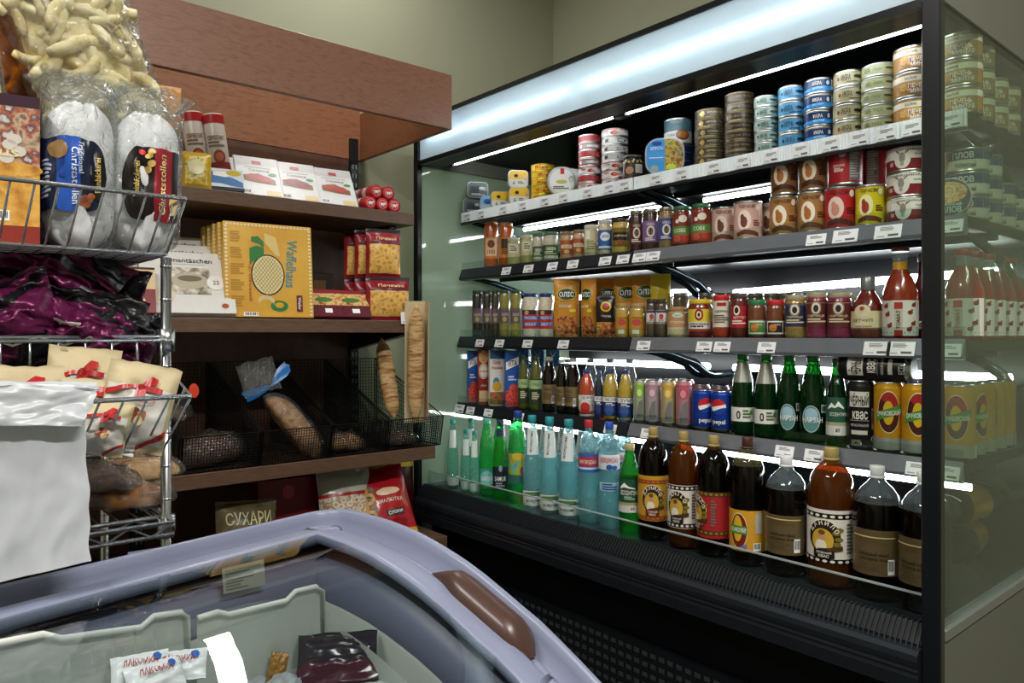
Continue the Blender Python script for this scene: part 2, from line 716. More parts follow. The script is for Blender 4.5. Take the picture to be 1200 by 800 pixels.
# shelves: two lengths on each level, each with its own rail, tags, arms and tube
SX = (1.82, 1.82, 1.81, 1.80)
SZ = (1.693, 1.462, 1.186, .916)
YM = atX(743, 300, 1.82).y
TAGS = {0: [549, 565, 591, 614, 640, 662, 690, 715, 733, 770, 800, 838, 872, 905, 940, 975, 1008, 1040, 1070, 1118],
        1: [596, 622, 650, 674, 712, 733, 752, 768, 959, 993, 1043, 1116], 2: [565, 588, 621, 663, 757, 828, 849, 901, 1030, 1058, 1116],
        3: [541, 554, 575, 611, 718, 762, 922, 957, 1078, 1112]}
corr = mat('#eef4f8', .3, var=.02, sss=.2)
tagm = mat('#eef0f2', .45, var=.02)


def tagmesh(w, h, seed):
    b = MB().box(-w / 2, w / 2, -.0008, 0, 0, h, tagm)
    S = flat(-.0008)
    pale = mat('#8f9298', .5, var=0)
    b.lines(S, -w * .30, w * .34, h * .56, h * .86, 3, pale, .0003, seed)
    b.rect(S, w * .02, w * .40, h * .14, h * .30, GREYINK, .0003)
    b.rect(S, -w * .40, -w * .10, h * .14, h * .20, pale, .0003)
    return b.mesh('price_tag')


TAGME = [tagmesh(.052, .030, 1), tagmesh(.046, .030, 2), tagmesh(.062, .034, 3)]
for lv in range(4):
    X, Z = SX[lv], SZ[lv]
    for sec in (0, 1):
        ya, yb = ((YM + .003, Y1 - .04) if sec == 0 else (Y0 + .022, YM - .003))
        s = MB().box(X + .004, 2.42, ya, yb, Z - .026, Z, mat('#0a0c0f', .5, 0., var=.08, vs=15, spec=.3), .002)
        s.box(X + .2, X + .205, ya, yb, Z - .04, Z - .026, dkmetal)
        sh = cpart('shelf', s)
        r = MB()
        if lv == 0:
            n = int((yb - ya) / .0075)
            pts = []
            for i in range(n + 1):
                y = ya + (yb - ya) * i / n
                pts += [(X - .004, y), (X - .0065, y + (yb - ya) / n * .5)]
            pts = pts[:-1] + [(X + .003, yb), (X + .003, ya)]
            r.prism(pts, Z - .036, Z + .004, corr, 'z')
            r.box(X - .007, X + .004, ya, yb, Z - .044, Z - .036, dkmetal)
        else:
            r.prism([(X + .004, Z + .003), (X - .002, Z + .003), (X - .016, Z - .034), (X - .014, Z - .042), (X + .004, Z - .044)], ya, yb, railm_lit if sec else dkmetal, 'y')  # near lengths paler: reflected lamp light is put into the rail colour
            r.box(X - .0005, X + .001, ya, yb, Z + .003, Z + .030, sheet)
        rl = r
        rl.v = [(x - XF, y - Y0, z) for x, y, z in rl.v]
        rl.build('price_rail', sh)
        for u in TAGS[lv]:
            y = atX(u, 391, X).y
            if ya - .002 < y < yb + .002 or (sec and u > 1100):
                wide = u in (541, 1030, 1058, 1043, 993)
                me = TAGME[2 if wide else (0 if lv else 1)]
                a = 0 if lv == 0 else math.atan2(.014, .044)
                y = max(ya + .03, y)
                o = link('price_tag', me, sh, (X - XF - (.0072 if lv == 0 else .0165), y - Y0, Z - (.034 if lv == 0 else .037)), (0, 0, -PI / 2))
                o.rotation_euler = Matrix.Rotation(-PI / 2, 3, 'Z').to_4x4().to_euler() if lv == 0 else (Matrix.Rotation(a, 4, 'Y') @ Matrix.Rotation(-PI / 2, 4, 'Z')).to_euler()
        # arms
        for y in ((yb - .02, ya + .02)):
            am = MB()
            am.tube([(X + .04, y, Z - .034), (X + .16, y, Z - .05), (X + .30, y, Z - .085), (X + .36, y, Z - .12), (X + .40, y, Z - .13), (2.45, y, Z - .13)],
                    [.007, .012, .014, .014, .014, .012], mat('#36444a', .2, .7), 8)
            am.v = [(x - XF, yy - Y0, z) for x, yy, z in am.v]
            am.build('shelf_arm', sh)
        tx, tz0, tz1 = (2.12, Z - .04, Z - .04) if lv == 0 else (2.3, Z - .105, Z - .105) if lv < 3 else (2.0, Z - .087, Z - .087)
        if lv == 1 and sec == 1:
            tz0 += .014
            tz1 -= .012
        tm = MB().tube([(tx, ya + .05, tz0), (tx, yb - .05, tz1)], (.008, .0115, .0115, .0085)[lv], tubem, 10)
        tm.v = [(x - XF, yy - Y0, z) for x, yy, z in tm.v]
        tm.build('lamp_tube', sh)

# ================================================================ wooden shelf unit on the back wall
woodf = ramp_mat('wood_face', ['#785240', '#835b48', '#8c6350', '#7d5644'], 30, stretch=(1, 4, 5), rough=.42, detail=8)
woodi = ramp_mat('wood_inner', ['#7e5034', '#8f5c3d', '#986444', '#855538'], 26, stretch=(1, 4, 5), rough=.5, detail=8)
woods = ramp_mat('wood_shelf', ['#543c2e', '#5f4636', '#694d3c'], 26, stretch=(1, 5, 6), rough=.45, detail=8)
woodd = ramp_mat('wood_back', ['#4a2f22', '#573828', '#60402d'], 7, stretch=(3, 5, 1.2), rough=.5)
XE, XL = 1.50, -1.2
unit = empty('wooden_shelf_unit', (XE, YB - .01, 0))
tag(unit, 'brown wooden wall shelf unit with deep open header box above the shelves', 'shelf unit')


def upart(name, mb, parent=None, label=None):
    mb.v = [(x - XE, y - YB + .01, z) for x, y, z in mb.v]
    return mb.build(name, parent or unit, None, None, label)


HB, HT = 1.907, 2.096
upart('header_front', MB().box(XL, XE, 2.09, 2.11, HB, HT, woodf, .0015))
upart('header_side', MB().box(XE - .02, XE, 2.11, YB - .012, HB, HT, woodi, .0015))
upart('header_back', MB().box(XL, XE - .02, YB - .034, YB - .012, HB, HT + .10, woodi))
upart('back_panel', MB().box(XL, 1.43, YB - .032, YB - .012, .25, HB - .002, woodd))
upart('back_panel_joint', MB().box(.62, .628, YB - .036, YB - .032, .25, HB - .002, mat('#1c120c', .6)))
for x in (1.43, .63, -.2):
    m_ = MB().box(x, x + .035, YB - .05, YB - .03, .02, HB + .08, black)
    for i in range(50):
        m_.box(x + .008, x + .013, YB - .0512, YB - .05, .1 + i * .036, .118 + i * .036, mat('#8a8d90', .4))
        m_.box(x + .022, x + .027, YB - .0512, YB - .05, .1 + i * .036, .118 + i * .036, mat('#8a8d90', .4))
    upart('upright', m_)
SHZ = {'a': (1.645, 2.33), 'b': (1.247, 2.257), 'c': (.800, 2.19), 'd': (.48, 2.16)}
for k in 'abcd':
    z, yf = SHZ[k]
    s = upart('shelf_board', MB().box(XL, XE + (.03 if k == 'd' else 0), yf, YB - .05, z - .043, z, woods, .0015))
    for x in (1.43, .63):
        bm_ = MB().prism([(YB - .06, z - .043), (yf + .06, z - .043), (yf + .06, z - .055), (YB - .06, z - .11)], x, x + .03, black, 'x')
        bm_.v = [(a - XE, b - YB + .01, c) for a, b, c in bm_.v]
        bm_.build('bracket', s)
p_ = atY(480, 367, 2.25)
tg = link('price_tag', tagmesh(.075, .042, 5), unit, (p_.x - XE, p_.y - YB + .006, 1.235), (-.1, 0, 0))

# ================================================================ chest freezer with curved glass lid
fc = atZ(390, 593, .92)
FR = math.radians(12.6)
fz = empty('chest_freezer', (fc.x, fc.y, 0), (0, 0, FR))
tag(fz, 'lavender grey chest freezer with curved sliding glass lid and brown grip', 'freezer')
FL, FW = 1.35, .56
PRO = [(0, .921), (.05, .924), (.101, .923), (.15, .920), (.197, .914), (.245, .903), (.291, .889), (.335, .872), (.375, .853), (.415, .835), (.45, .815), (.486, .793), (.53, .765), (.60, .71), (.7, .62)]


def ztop(s):
    s = max(0, s)
    for (a, za), (b, zb) in zip(PRO, PRO[1:]):
        if s <= b:
            return za + (zb - za) * (s - a) / (b - a)
    return PRO[-1][1]


def rrect(L, W, rad, n=7, step=.03):
    """rounded rectangle, clockwise from the back edge: x 0..-L, y 0..-W -> list of (x, y, nx, ny, k)"""
    out = []
    def seg(x0, y0, x1, y1, nx, ny, k):
        c = max(2, int(math.hypot(x1 - x0, y1 - y0) / step))
        for i in range(c):
            t = i / c
            out.append((x0 + (x1 - x0) * t, y0 + (y1 - y0) * t, nx, ny, k))
    def arc(cx, cy, a0, k0, k1):
        for i in range(n):
            t = i / n
            a = a0 - PI / 2 * t
            out.append((cx + rad * math.cos(a), cy + rad * math.sin(a), -math.cos(a), -math.sin(a), k0 + (k1 - k0) * t))
    kb, ks, kf = .87, 1., 1.
    seg(-L + rad, 0, -rad, 0, 0, -1, kb)
    arc(-rad, -rad, PI / 2, kb, ks)
    seg(0, -rad, 0, -W + rad, -1, 0, ks)
    arc(-rad, -W + rad, 0, ks, kf)
    seg(-rad, -W, -L + rad, -W, 0, 1, kf)
    arc(-L + rad, -W + rad, -PI / 2, kf, ks)
    seg(-L, -W + rad, -L, -rad, 1, 0, ks)
    arc(-L + rad, -rad, PI, ks, kb)
    return out


lav = mat('#7d8299', .33, var=.03, vs=6, coat=.1)
lavd = mat('#7f8399', .38, var=.03, vs=6)
path = rrect(FL, FW, .055)


def sweep(prof, m, abs_z=None):
    b = MB()
    n = len(prof)
    vs = []
    for x, y, nx, ny, k in path:
        for off, dz in prof:
            px, py = x + nx * off * k, y + ny * off * k
            vs.append((px, py, (ztop(-py) + dz) if dz > -.5 else -dz - 1))
    c = len(path)
    fs = []
    for i in range(c):
        j = (i + 1) % c
        for q in range(n - 1):
            fs.append((i * n + q, i * n + q + 1, j * n + q + 1, j * n + q))
    b.add(vs, fs, m, True)
    return b


body = sweep([(.012, -1.05), (.012, -.085), (.004, -.075)], mat('#b9bcc8', .4, var=.03))
body.build('cabinet', fz)
sweep([(.004, -.08), (0, -.07), (0, -.012), (.003, -.004), (.008, 0), (.013, -.0005), (.016, -.004), (.019, -.014), (.024, -.040), (.032, -.042)], lav).build('rim', fz)
sweep([(.030, -.046), (.032, -.034), (.036, -.027), (.044, -.025), (.047, -.027), (.051, -.026), (.058, -.016), (.066, -.012), (.092, -.011), (.099, -.012), (.102, -.016), (.103, -.024), (.08, -.035)], lav).build('lid_frame', fz)
sweep([(.034, -.044), (.104, -.050), (.106, -.10)], mat('#565b70', .4, var=.04, vs=5)).build('liner_collar', fz)
sweep([(.100, -.098), (.110, -.104), (.112, -1.35)], mat('#8f938f', .5, var=.04, vs=5)).build('liner', fz)
MB().box(-FL + .09, -.09, -FW + .09, -.1, .345, .352, mat('#8a8d8c', .5)).build('liner_floor', fz)
gb = MB()
vs, fs = [], []
nx_, ns_ = 12, 26
for i in range(nx_ + 1):
    for j in range(ns_ + 1):
        x = -FL + .100 + (FL - .200) * i / nx_
        s = .087 + (FW - .187) * j / ns_
        vs.append((x, -s, ztop(s) - .013))
for i in range(nx_):
    for j in range(ns_):
        q = i * (ns_ + 1) + j
        fs.append((q, q + 1, q + ns_ + 2, q + ns_ + 1))
gb.add(vs, fs, clear_mat('lid_glass', '#e6ecec', 1.5, .01, amount=1.25), True)
gb.build('lid_glass', fz)
# brown grip on the right side of the lid
hb = MB()
vs, fs = [], []
nh, mh = 18, 10
for i in range(nh + 1):
    t = i / nh
    s = .268 + t * .165
    w = .019 * (math.sin(PI * min(1, (t * .86 + .02))) ** .6) if t < .999 else .004
    w = .025 * min(1, (t / .35) ** .7 if t > 0 else .03) * (1 if t < .85 else max(.15, 1 - ((t - .85) / .15) ** 2 * .8))
    h = .030 * min(1, (t / .3 + .1)) * (1 if t < .8 else max(.1, 1 - ((t - .8) / .2) ** 2 * .9))
    cx = -.046 - .004 * (1 - t)
    for j in range(mh + 1):
        a = PI * j / mh
        vs.append((cx - w * math.cos(a), -s, ztop(s) - .022 + h * math.sin(a) ** .7))
for i in range(nh):
    for j in range(mh):
        q = i * (mh + 1) + j
        fs.append((q, q + mh + 1, q + mh + 2, q + 1))
fs.append(tuple(range(mh + 1)))
hb.add(vs, fs, mat('#47322c', .3, var=.05, vs=15), True)
hb.build('grip', fz, label='brown plastic grip')
# raised clip and end stop on the back rim, reflection of a tag drawn as a grey sheet inside
Minv0 = (Matrix.Translation((fc.x, fc.y, 0)) @ Matrix.Rotation(FR, 4, 'Z')).inverted()
for (ua, va), (ub, vb), w in (((150, 652), (214, 642), .006), ((367, 606), (391, 601), .005)):
    a_, b_ = Minv0 @ atZ(ua, va, .897), Minv0 @ atZ(ub, vb, .897)
    MB().tube([a_, b_], w, lav, 8).build('rail_clip', fz)
# ================================================================ chrome wire rack behind the freezer
RX, RYF, RYB = .324, 1.19, 1.60
rack = empty('wire_rack', (RX, RYF, 0))
tag(rack, 'chrome wire rack with hanging baskets behind the freezer', 'rack')
wire = mat('#b4b8bd', .25, .9, var=.04)


def rpart(name, mb, parent=None, kind=None):
    mb.v = [(x - RX, y - RYF, z) for x, y, z in mb.v]
    o = mb.build(name, parent or rack)
    if kind:
        o['kind'] = kind
    return o


RXL = -.62
for (x, y, zt) in ((RX, RYF, 1.315), (RX - .0, RYB, 1.315), (RXL, RYF, 2.0), (RXL, RYB, 2.0)):
    pm = MB().tube([(x, y, .02), (x, y, zt)], .0075, CHROME, 10)
    z = .1
    while z < zt:
        pm.tube([(x, y, z), (x, y, z + .003)], .0082, CHROME, 10)
        z += .05
    p = rpart('post', pm)
    for z in (.905, 1.185):
        rpart('clamp', MB().tube([(x, y, z - .012), (x, y, z + .022)], [.0125, .0135], CHROME, 10), p)
# U-shaped loop at the back
rpart('hook', MB().tube([(RX - .012, RYB - .02, 1.40), (RX - .012, RYB - .02, 1.30), (RX - .008, RYB - .04, 1.29), (RX - .006, RYB - .06, 1.30), (RX - .006, RYB - .06, 1.40)], .005, CHROME, 8))


def truss(z, name='rack_shelf'):
    b = MB()
    for y in (RYF, RYB):
        b.tube([(RXL, y, z), (RX, y, z)], .0035, wire, 6)
        b.tube([(RXL, y, z - .012), (RX, y, z - .012)], .003, wire, 6)
        pts = []
        i = 0
        x = RXL
        while x < RX:
            pts.append((x, y, z - (.012 if i % 2 else 0)))
            x += .03
            i += 1
        b.tube(pts, .0022, wire, 4)
    for x in (RXL, RX):
        b.tube([(x, RYF, z), (x, RYB, z)], .0035, wire, 6)
        b.tube([(x, RYF, z - .012), (x, RYB, z - .012)], .003, wire, 6)
    x = RXL + .02
    while x < RX:
        b.tube([(x, RYF, z + .003), (x, RYB, z + .003)], .0018, wire, 4)
        x += .026
    return rpart(name, b)


tb = MB()
for y in (RYF - .004,):
    tb.tube([(RXL, y, 1.195), (RX, y, 1.195)], .0035, wire, 6)
    tb.tube([(RXL + .03 * i, y - .002, 1.196 - (.012 if i % 2 else 0)) for i in range(31)], .0022, wire, 4)
rpart('shelf_edge', tb)
truss(1.140)
truss(.925)


def basket(front_top_r, right_back, bot_r, yft, yfb, yback, zft, zbk, zbot, step=.0255, xl=RXL, rear=True):
    """hanging wire basket: flared front; *_r are right-hand x values"""
    b = MB()
    xr, xb = front_top_r, bot_r
    b.tube([(xl, yft, zft), (xr, yft, zft), (right_back, yback, zbk), (xl, yback, zbk)], .003, wire, 6)
    b.tube([(xl, yfb, zbot), (xb, yfb, zbot), (xb, yback, zbot), (xl, yback, zbot)], .0025, wire, 6)
    x = xb
    while x > xl:
        t = (x - xl) / (xb - xl)
        xt = xl + (xr - xl) * t
        b.tube([(xt, yft, zft), (x, yfb, zbot), (x, yback, zbot)] + ([(xl + (right_back - xl) * t, yback, zbk)] if rear else []), .0016, wire, 5)
        x -= step
    y = yfb + step
    while y < yback - .01:
        t = (y - yfb) / (yback - yfb)
        b.tube([(xr + (right_back - xr) * t, yft + (yback - yft) * t, zft + (zbk - zft) * t), (xb, y, zbot), (xl, y, zbot)], .0016, wire, 5)
        y += step
    return rpart('wire_basket', b)


# top basket
pt = atY(218, 233, 1.09)
pb = atY(195, 298, 1.16)
basket(pt.x, RX, pb.x, 1.09, 1.16, 1.52, pt.z, pt.z, pb.z)
ZTB = pb.z + .004
# low fence on the middle shelf
fb = MB()
z1, z0 = 1.190, 1.147
fb.tube([(RXL, RYF - .012, z1), (RX + .005, RYF - .012, z1)], .0028, wire, 6)
fb.tube([(RXL, RYF - .012, z0), (RX + .005, RYF - .012, z0)], .0028, wire, 6)
x = RX - .01
while x > RXL:
    fb.tube([(x, RYF - .012, z1), (x, RYF - .012, z0)], .0018, wire, 5)
    x -= .033
rpart('fence', fb)
# front basket with the gift bags
pt = atY(224, 464, .985)
pk = atY(196, 431, 1.17)
pb = atY(192, 525, 1.06)
basket(pt.x, pk.x, pb.x, .985, 1.06, 1.165, pt.z, pk.z, pb.z)
ZFB = pb.z + .004
# bottom basket front
fb = MB()
pr = atY(196, 612, 1.15)
for dz in (0, -.018):
    fb.tube([(RXL, 1.15, pr.z + dz), (RX, 1.15, pr.z + dz)], .003, wire, 6)
fb.tube([(RX, 1.15, pr.z), (RX - .02, 1.58, pr.z + .035)], .003, wire, 6)
fb.tube([(RXL, 1.58, pr.z + .035), (RX - .02, 1.58, pr.z + .035)], .003, wire, 6)
pts = []
for i in range(30):
    pts.append((RX - .03 * i, 1.15, pr.z - (.018 if i % 2 else 0)))
fb.tube(pts, .002, wire, 4)
rpart('bottom_basket', fb)
# ================================================================ product makers
ORD = ['lowest', 'second from the bottom', 'third from the bottom', 'fourth from the bottom', 'fifth from the bottom', 'sixth from the bottom', 'seventh from the bottom']


def C(c, **k):
    k.setdefault('rough', .32)
    k.setdefault('var', .03)
    return mat(c, **k)


def G(c, **k):
    """something seen through a filled glass jar: the colour of the contents under a clear coat"""
    k.setdefault('rough', .25)
    k.setdefault('coat', .9)
    k.setdefault('var', .18)
    k.setdefault('vs', 90)
    return mat(c, **k)


def tin(name, r, h, wrap, prn=None, cat='can', metal=None, lid=None, pull=True, gap=.006):
    k = Kind(name, cat)
    mt = metal or STEEL
    q = r * .985
    g = min(gap, h * .16)
    k.part('body', MB().lathe([(r * .95, 0), (r, .0006), (r, g * .6), (q, g * .9), (q, h - g * .9), (r, h - g * .6), (r, h), (r * .955, h), (r * .94, h - .003)], mt, 22))
    l = MB().lathe([(r * .94, h - .0035), (r * .75, h - .003), (r * .7, h - .004), (.0001, h - .004)], lid or mt, 22, cap=False)
    li = k.part('lid', l)
    if pull:
        k.part('ring_pull', MB().tube([(r * .42 + r * .22 * math.cos(a), r * .22 * math.sin(a), h - .002) for a in [i * PI / 5 for i in range(10)]], .0012, mt, 4, True), li)
    R = q + .0004
    w = MB().lathe([(R, g), (R, h - g)], wrap, 26, cap=False)
    if prn:
        prn(w, cyl(R), R, h)
    k.part('label', w)
    return k


def jar(name, r, h, cont, lidm, prn=None, lab=None, cat='jar', lidh=.014, neck=.9, z0=.18, z1=.7, span=2.2, waist=0., body=None):
    """filled glass jar: contents under glass, screw lid, label round the front"""
    k = Kind(name, cat)
    sh = h - lidh - r * .35
    pr = [(r * .8, 0), (r * .97, .003), (r, .01), (r * (1 - waist), h * (z0 + z1) / 2 if waist else sh * .5), (r, sh), (r * .97, sh + r * .1), (r * neck, sh + r * .3), (r * neck, h - lidh)]
    k.part('glass', MB().lathe(pr, cont, 20))
    q = r * (neck + .03)
    k.part('lid', MB().lathe([(q * .98, h - lidh), (q, h - lidh + .001), (q, h - .003), (q * .95, h - .0005), (q * .86, h), (q * .82, h - .001), (.0001, h - .001)], lidm, 20))
    if lab is not None:
        R = r * (1 - waist * .6) + .0006
        S = cyl(R)
        w = MB().rect(S, -span / 2 * R, span / 2 * R, h * z0, h * z1, lab, 0, n=14)
        if prn:
            prn(w, S, R, h)
        k.part('label', w)
    return k


def bottle(name, prof, mats, capm, cap, z0=0, z1=0, lab=None, prn=None, cat='bottle', span=6.2832, n=24, extra=None, lr=None):
    """prof rows (r, z); mats per band; cap = (r, z0, z1); label band z0..z1 at the profile's radius"""
    k = Kind(name, cat)
    k.part('bottle_body', MB().lathe(prof, mats, n))
    r, a, b = cap
    cb = MB().lathe([(r * .97, a), (r, a + .001), (r, b - .002), (r * .9, b), (.0001, b)], capm, 16)
    k.part('cap', cb)
    if lab is not None:
        def rf(z):
            if lr:
                return lr
            for (ra, za), (rb, zb) in zip(prof, prof[1:]):
                if za <= z <= zb and zb > za:
                    return ra + (rb - ra) * (z - za) / (zb - za) + .0006
            return prof[0][0]
        R = rf((z0 + z1) / 2)
        S = cyl(rf)
        w = MB().rect(S, -span / 2 * R, span / 2 * R, z0, z1, lab, 0, n=24, nz=3)
        if prn:
            prn(w, S, R)
        k.part('label', w)
    if extra:
        extra(k)
    return k


def carton(name, w, d, h, m, prn=None, cat='carton', b=.0015, top=None):
    k = Kind(name, cat)
    k.part('body', MB().box(-w / 2, w / 2, -d / 2, d / 2, 0, h, m, b))
    if prn:
        p = MB()
        prn(p, flat(-d / 2), w, h)
        k.part('print', p)
    if top:
        t = MB()
        top(t)
        k.part('cap', t)
    return k


def clip(cols, s0=-9, s1=9, z0=-9, z1=9):
    out = []
    for s, a, b in cols:
        if s0 - 1e-6 <= s <= s1 + 1e-6:
            a2, b2 = min(max(a, z0), z1), max(min(b, z1), z0)
            if b2 >= a2:
                out.append((s, a2, b2))
    return out


def rrc(w, h, rad, n=24):
    out = []
    for i in range(n + 1):
        s = -w / 2 * math.cos(PI * i / n)
        e = w / 2 - abs(s)
        c = 0 if e >= rad else rad - math.sqrt(max(0, rad * rad - (rad - e) ** 2))
        out.append((s, c, h - c))
    return out


def flattin(name, w, h, t, rad, rim, prn, cat='can'):
    """oval or square fish tin standing on its edge, printed lid towards the front"""
    k = Kind(name, cat)
    cols = rrc(w, h, rad, 20)
    ol = [(s, a) for s, a, b in cols] + [(s, b) for s, a, b in cols[::-1]]
    k.part('body', MB().prism(ol, -t / 2, t / 2, rim, 'y', smooth=False))
    p = MB()
    S = flat(-t / 2)
    f = .93
    ins = [(s * f, h / 2 + (a - h / 2) * f, h / 2 + (b - h / 2) * f) for s, a, b in cols]
    prn(p, S, ins, w, h)
    k.part('lid_print', p)
    k.part('ring_pull', MB().tube([(w * .34 + w * .07 * math.cos(a), -t / 2 - .003, h * .55 + h * .1 * math.sin(a)) for a in [i * PI / 5 for i in range(10)]], .0014, STEEL, 4, True))
    return k


def pillow(w, h, t, fill=None, wr=.004, seed=1, nx=14, nz=20, crimp=.06, pinch=.25, lump=0., rd=0.):
    """bag shape standing in XZ, front towards -Y: returns a surface map front(s, z, o) and back"""
    sd = seed * 7.31

    def thick(s, z):
        a = max(0., 1 - (abs(s) / (w / 2)) ** 2.6)
        zz = z / h
        b = 1.
        if zz < crimp or zz > 1 - crimp:
            return .0008
        b = math.sin(PI * (zz - crimp) / (1 - 2 * crimp)) ** .55
        return .0008 + t / 2 * (a ** .6) * b

    def wob(s, z, q):
        p = Vector((s / w * 5 + sd, z / h * 6 + q, sd))
        v = noise.noise(p) * wr + noise.noise(p * 2.7) * wr * .5
        if lump:
            v += lump * noise.noise(Vector((s / w * 3 + sd, z / h * 3, q)))
        return v

    def sx(s, z):
        zz = z / h
        if rd:
            s *= max(.12, 1 - abs(2 * min(1, max(0, zz)) - 1) ** rd) ** .5
        return s * (1 - pinch * (math.sin(PI * min(1, max(0, zz))) ** .8) * .12)

    front = lambda s, z, o: (sx(s, z), -(thick(s, z) + wob(s, z, 0) * (.25 if thick(s, z) < .001 else 1)) - o, z + wob(s, z, 9) * .4)
    back = lambda s, z, o: (sx(s, z), thick(s, z) * .85 + wob(s, z, 0) * (.25 if thick(s, z) < .001 else .3) + o, z + wob(s, z, 9) * .4)
    return front, back


def bagmesh(w, h, t, paint, backm, wr=.004, seed=1, nx=14, nz=20, crimp=.06, M=None, lump=0., rd=0.):
    """paint(s, z) -> material for the front grid cell"""
    f, b = pillow(w, h, t, None, wr, seed, nx, nz, crimp, lump=lump, rd=rd)
    mb = MB()
    for S, isf in ((f, True), (b, False)):
        vs = [S(-w / 2 + w * i / nx, h * j / nz, 0) for i in range(nx + 1) for j in range(nz + 1)]
        cells = {}
        for i in range(nx):
            for j in range(nz):
                m = paint(-.5 + (i + .5) / nx, (j + .5) / nz) if isf else (backm if not callable(backm) else backm(-.5 + (i + .5) / nx, (j + .5) / nz))
                q = i * (nz + 1) + j
                fc_ = (q, q + nz + 1, q + nz + 2, q + 1)
                cells.setdefault(m, []).append(fc_ if isf else fc_[::-1])
        o = len(mb.v)
        mb.v.extend(vs)
        for m, fl_ in cells.items():
            ii = mb.mi(m)
            for q in fl_:
                mb.f.append(tuple(x + o for x in q))
                mb.m.append(ii)
                mb.s.append(True)
    return mb, f


def pouch(name, w, h, t, paint, backm, prn=None, cat='pouch', seed=1, wr=.002, nx=14, nz=22, crimp=.05):
    k = Kind(name, cat)
    mb, f = bagmesh(w, h, t, paint, backm, wr, seed, nx, nz, crimp)
    k.part('body', mb)
    if prn:
        p = MB()
        prn(p, f, w, h)
        k.part('print', p)
    return k


# ---------------------------------------------------------------- putting goods on the case shelves
def spot(u, X):
    p = atX(u, 391, X)
    return p.x, p.y


def phi(x, y):
    return math.atan2(x, y)


def size(u, px, lv_x, back=0.):
    """real width of something px pixels wide standing just behind a shelf front; returns r, X centre"""
    X = lv_x + .05 + back
    r = px / 2 * depth(atX(u, 391, X)) / FPX
    X = lv_x + .014 + r + back
    r = px / 2 * depth(atX(u, 391, X)) / FPX * .975
    return r, X


def topz(u, v, X):
    return atX(u, v, X).z


def put(kind, u, X, z, label, group, k=0., dz=0., tilt=0.):
    x, y = spot(u, X)
    return kind.place((x, y, z + dz), (tilt, 0, -phi(x, y) + math.radians(k)), label, group)


def putstack(kind, u, X, z, n, h, label, group, k=0., jit=2., seed=0, ks=None):
    rr = random.Random(seed + int(u))
    for i in range(n):
        x, y = spot(u, X)
        o = ORD[i] if i < n - 1 else 'topmost'
        kk = kind if not isinstance(kind, list) else kind[i]
        lb = label if not isinstance(label, list) else label[i]
        kk.place((x + rr.uniform(-.001, .001), y + rr.uniform(-.001, .001), z + i * h), (0, 0, -phi(x, y) + math.radians((ks[i] if ks else k) + rr.uniform(-jit, jit))), f'{lb}, {o} of its stack', group)
# ================================================================ top shelf: fish, caviar and stew tins
Z = SZ[0] + .0005
X0 = SX[0]
GR = 'tins on the top shelf of the display case'


def pr_square(c1, c2):
    def f(p, S, ins, w, h):
        p.patch(S, clip(ins, z0=h * .48), c1, .0006)
        p.patch(S, clip(ins, z1=h * .48), c2, .0006)
        p.ell(S, -w * .12, h * .68, w * .13, h * .13, INK, .001)
        p.ring(S, -w * .12, h * .68, w * .13, h * .13, w * .03, C('#d9a520'), .0014)
        p.text(S, '6', -w * .22, h * .26, h * .2, INK, o=.0012)
        p.lines(S, -w * .02, w * .3, h * .2, h * .36, 2, GREYINK, .0012)
    return f


def sq_dark(p, S, ins, w, h):
    p.patch(S, ins, C('#4b5152', metal=.4), .0006)
    p.rect(S, -w * .34, w * .05, h * .3, h * .75, C('#20272a'), .001)
    p.ell(S, w * .2, h * .6, w * .14, h * .1, C('#b9c2bf'), .001)
    p.lines(S, -w * .3, w * .36, h * .14, h * .26, 2, C('#c8cfcc'), .0012)


def sq_blue(p, S, ins, w, h):
    p.patch(S, ins, C('#86b7dc'), .0006)
    p.patch(S, clip(ins, z1=h * .4), C('#b9c9cf'), .0008)
    p.ell(S, 0, h * .62, w * .25, h * .16, C('#2b62a8'), .001)


r, X = size(560, 25, X0)
w_ = 2 * r
kd = flattin('square_fish_tin', w_, w_ * .74, .024, .016, C('#8b8f8e', metal=.8), sq_dark)
hh = w_ * .74
put(kd, 554, X0 + .035, Z, 'dark grey square fish tin at the glass end, lower of two', GR, 12)
put(kd, 559.5, X0 + .04, Z + hh + .0005, 'dark grey square fish tin at the glass end, upper of two', GR, 6)
kb = flattin('square_fish_tin', w_ * .72, w_ * .72, .022, .02, C('#9fb6c4', metal=.6), sq_blue)
put(kb, 571, X0 + .035, Z, 'small light blue fish tin beside the dark grey tins', GR, 4)
bl = tin('fish_tin', .034, .075, C('#4d86c4'), lambda p, S, R, h: (p.rect(S, -.03, .03, .02, .03, C('#bcd7ee'))))
put(bl, 584, X0 + .15, Z, 'blue round tin standing behind the yellow and grey square tins', GR, 0)
ky = flattin('square_fish_tin', w_ * .9, w_ * .77, .024, .016, C('#b9b9b0', metal=.7), pr_square(C('#e2b429'), C('#cfd0c6')))
put(ky, 586.5, X0 + .035, Z, 'yellow and grey square fish tin standing next to the blue tin', GR, 8)
put(ky, 608, X0 + .035, Z, 'yellow and grey square fish tin under another one, beside the yellow stack', GR, 8)
put(ky, 607, X0 + .04, Z + w_ * .77 + .0005, 'yellow and grey square fish tin standing on top of its twin', GR, 8)
# yellow stack
r, X = size(636, 29, X0, .02)
h = (topz(636, 190, X - r) - Z) / 5


def pr_yel(p, S, R, h):
    p.text(S, 'Riga', 0, h * .5, h * .42, C('#b5301d'), w=R * 1.1)
    p.rect(S, -R * 1.6, R * 1.6, h * .18, h * .24, C('#9b7a10'))


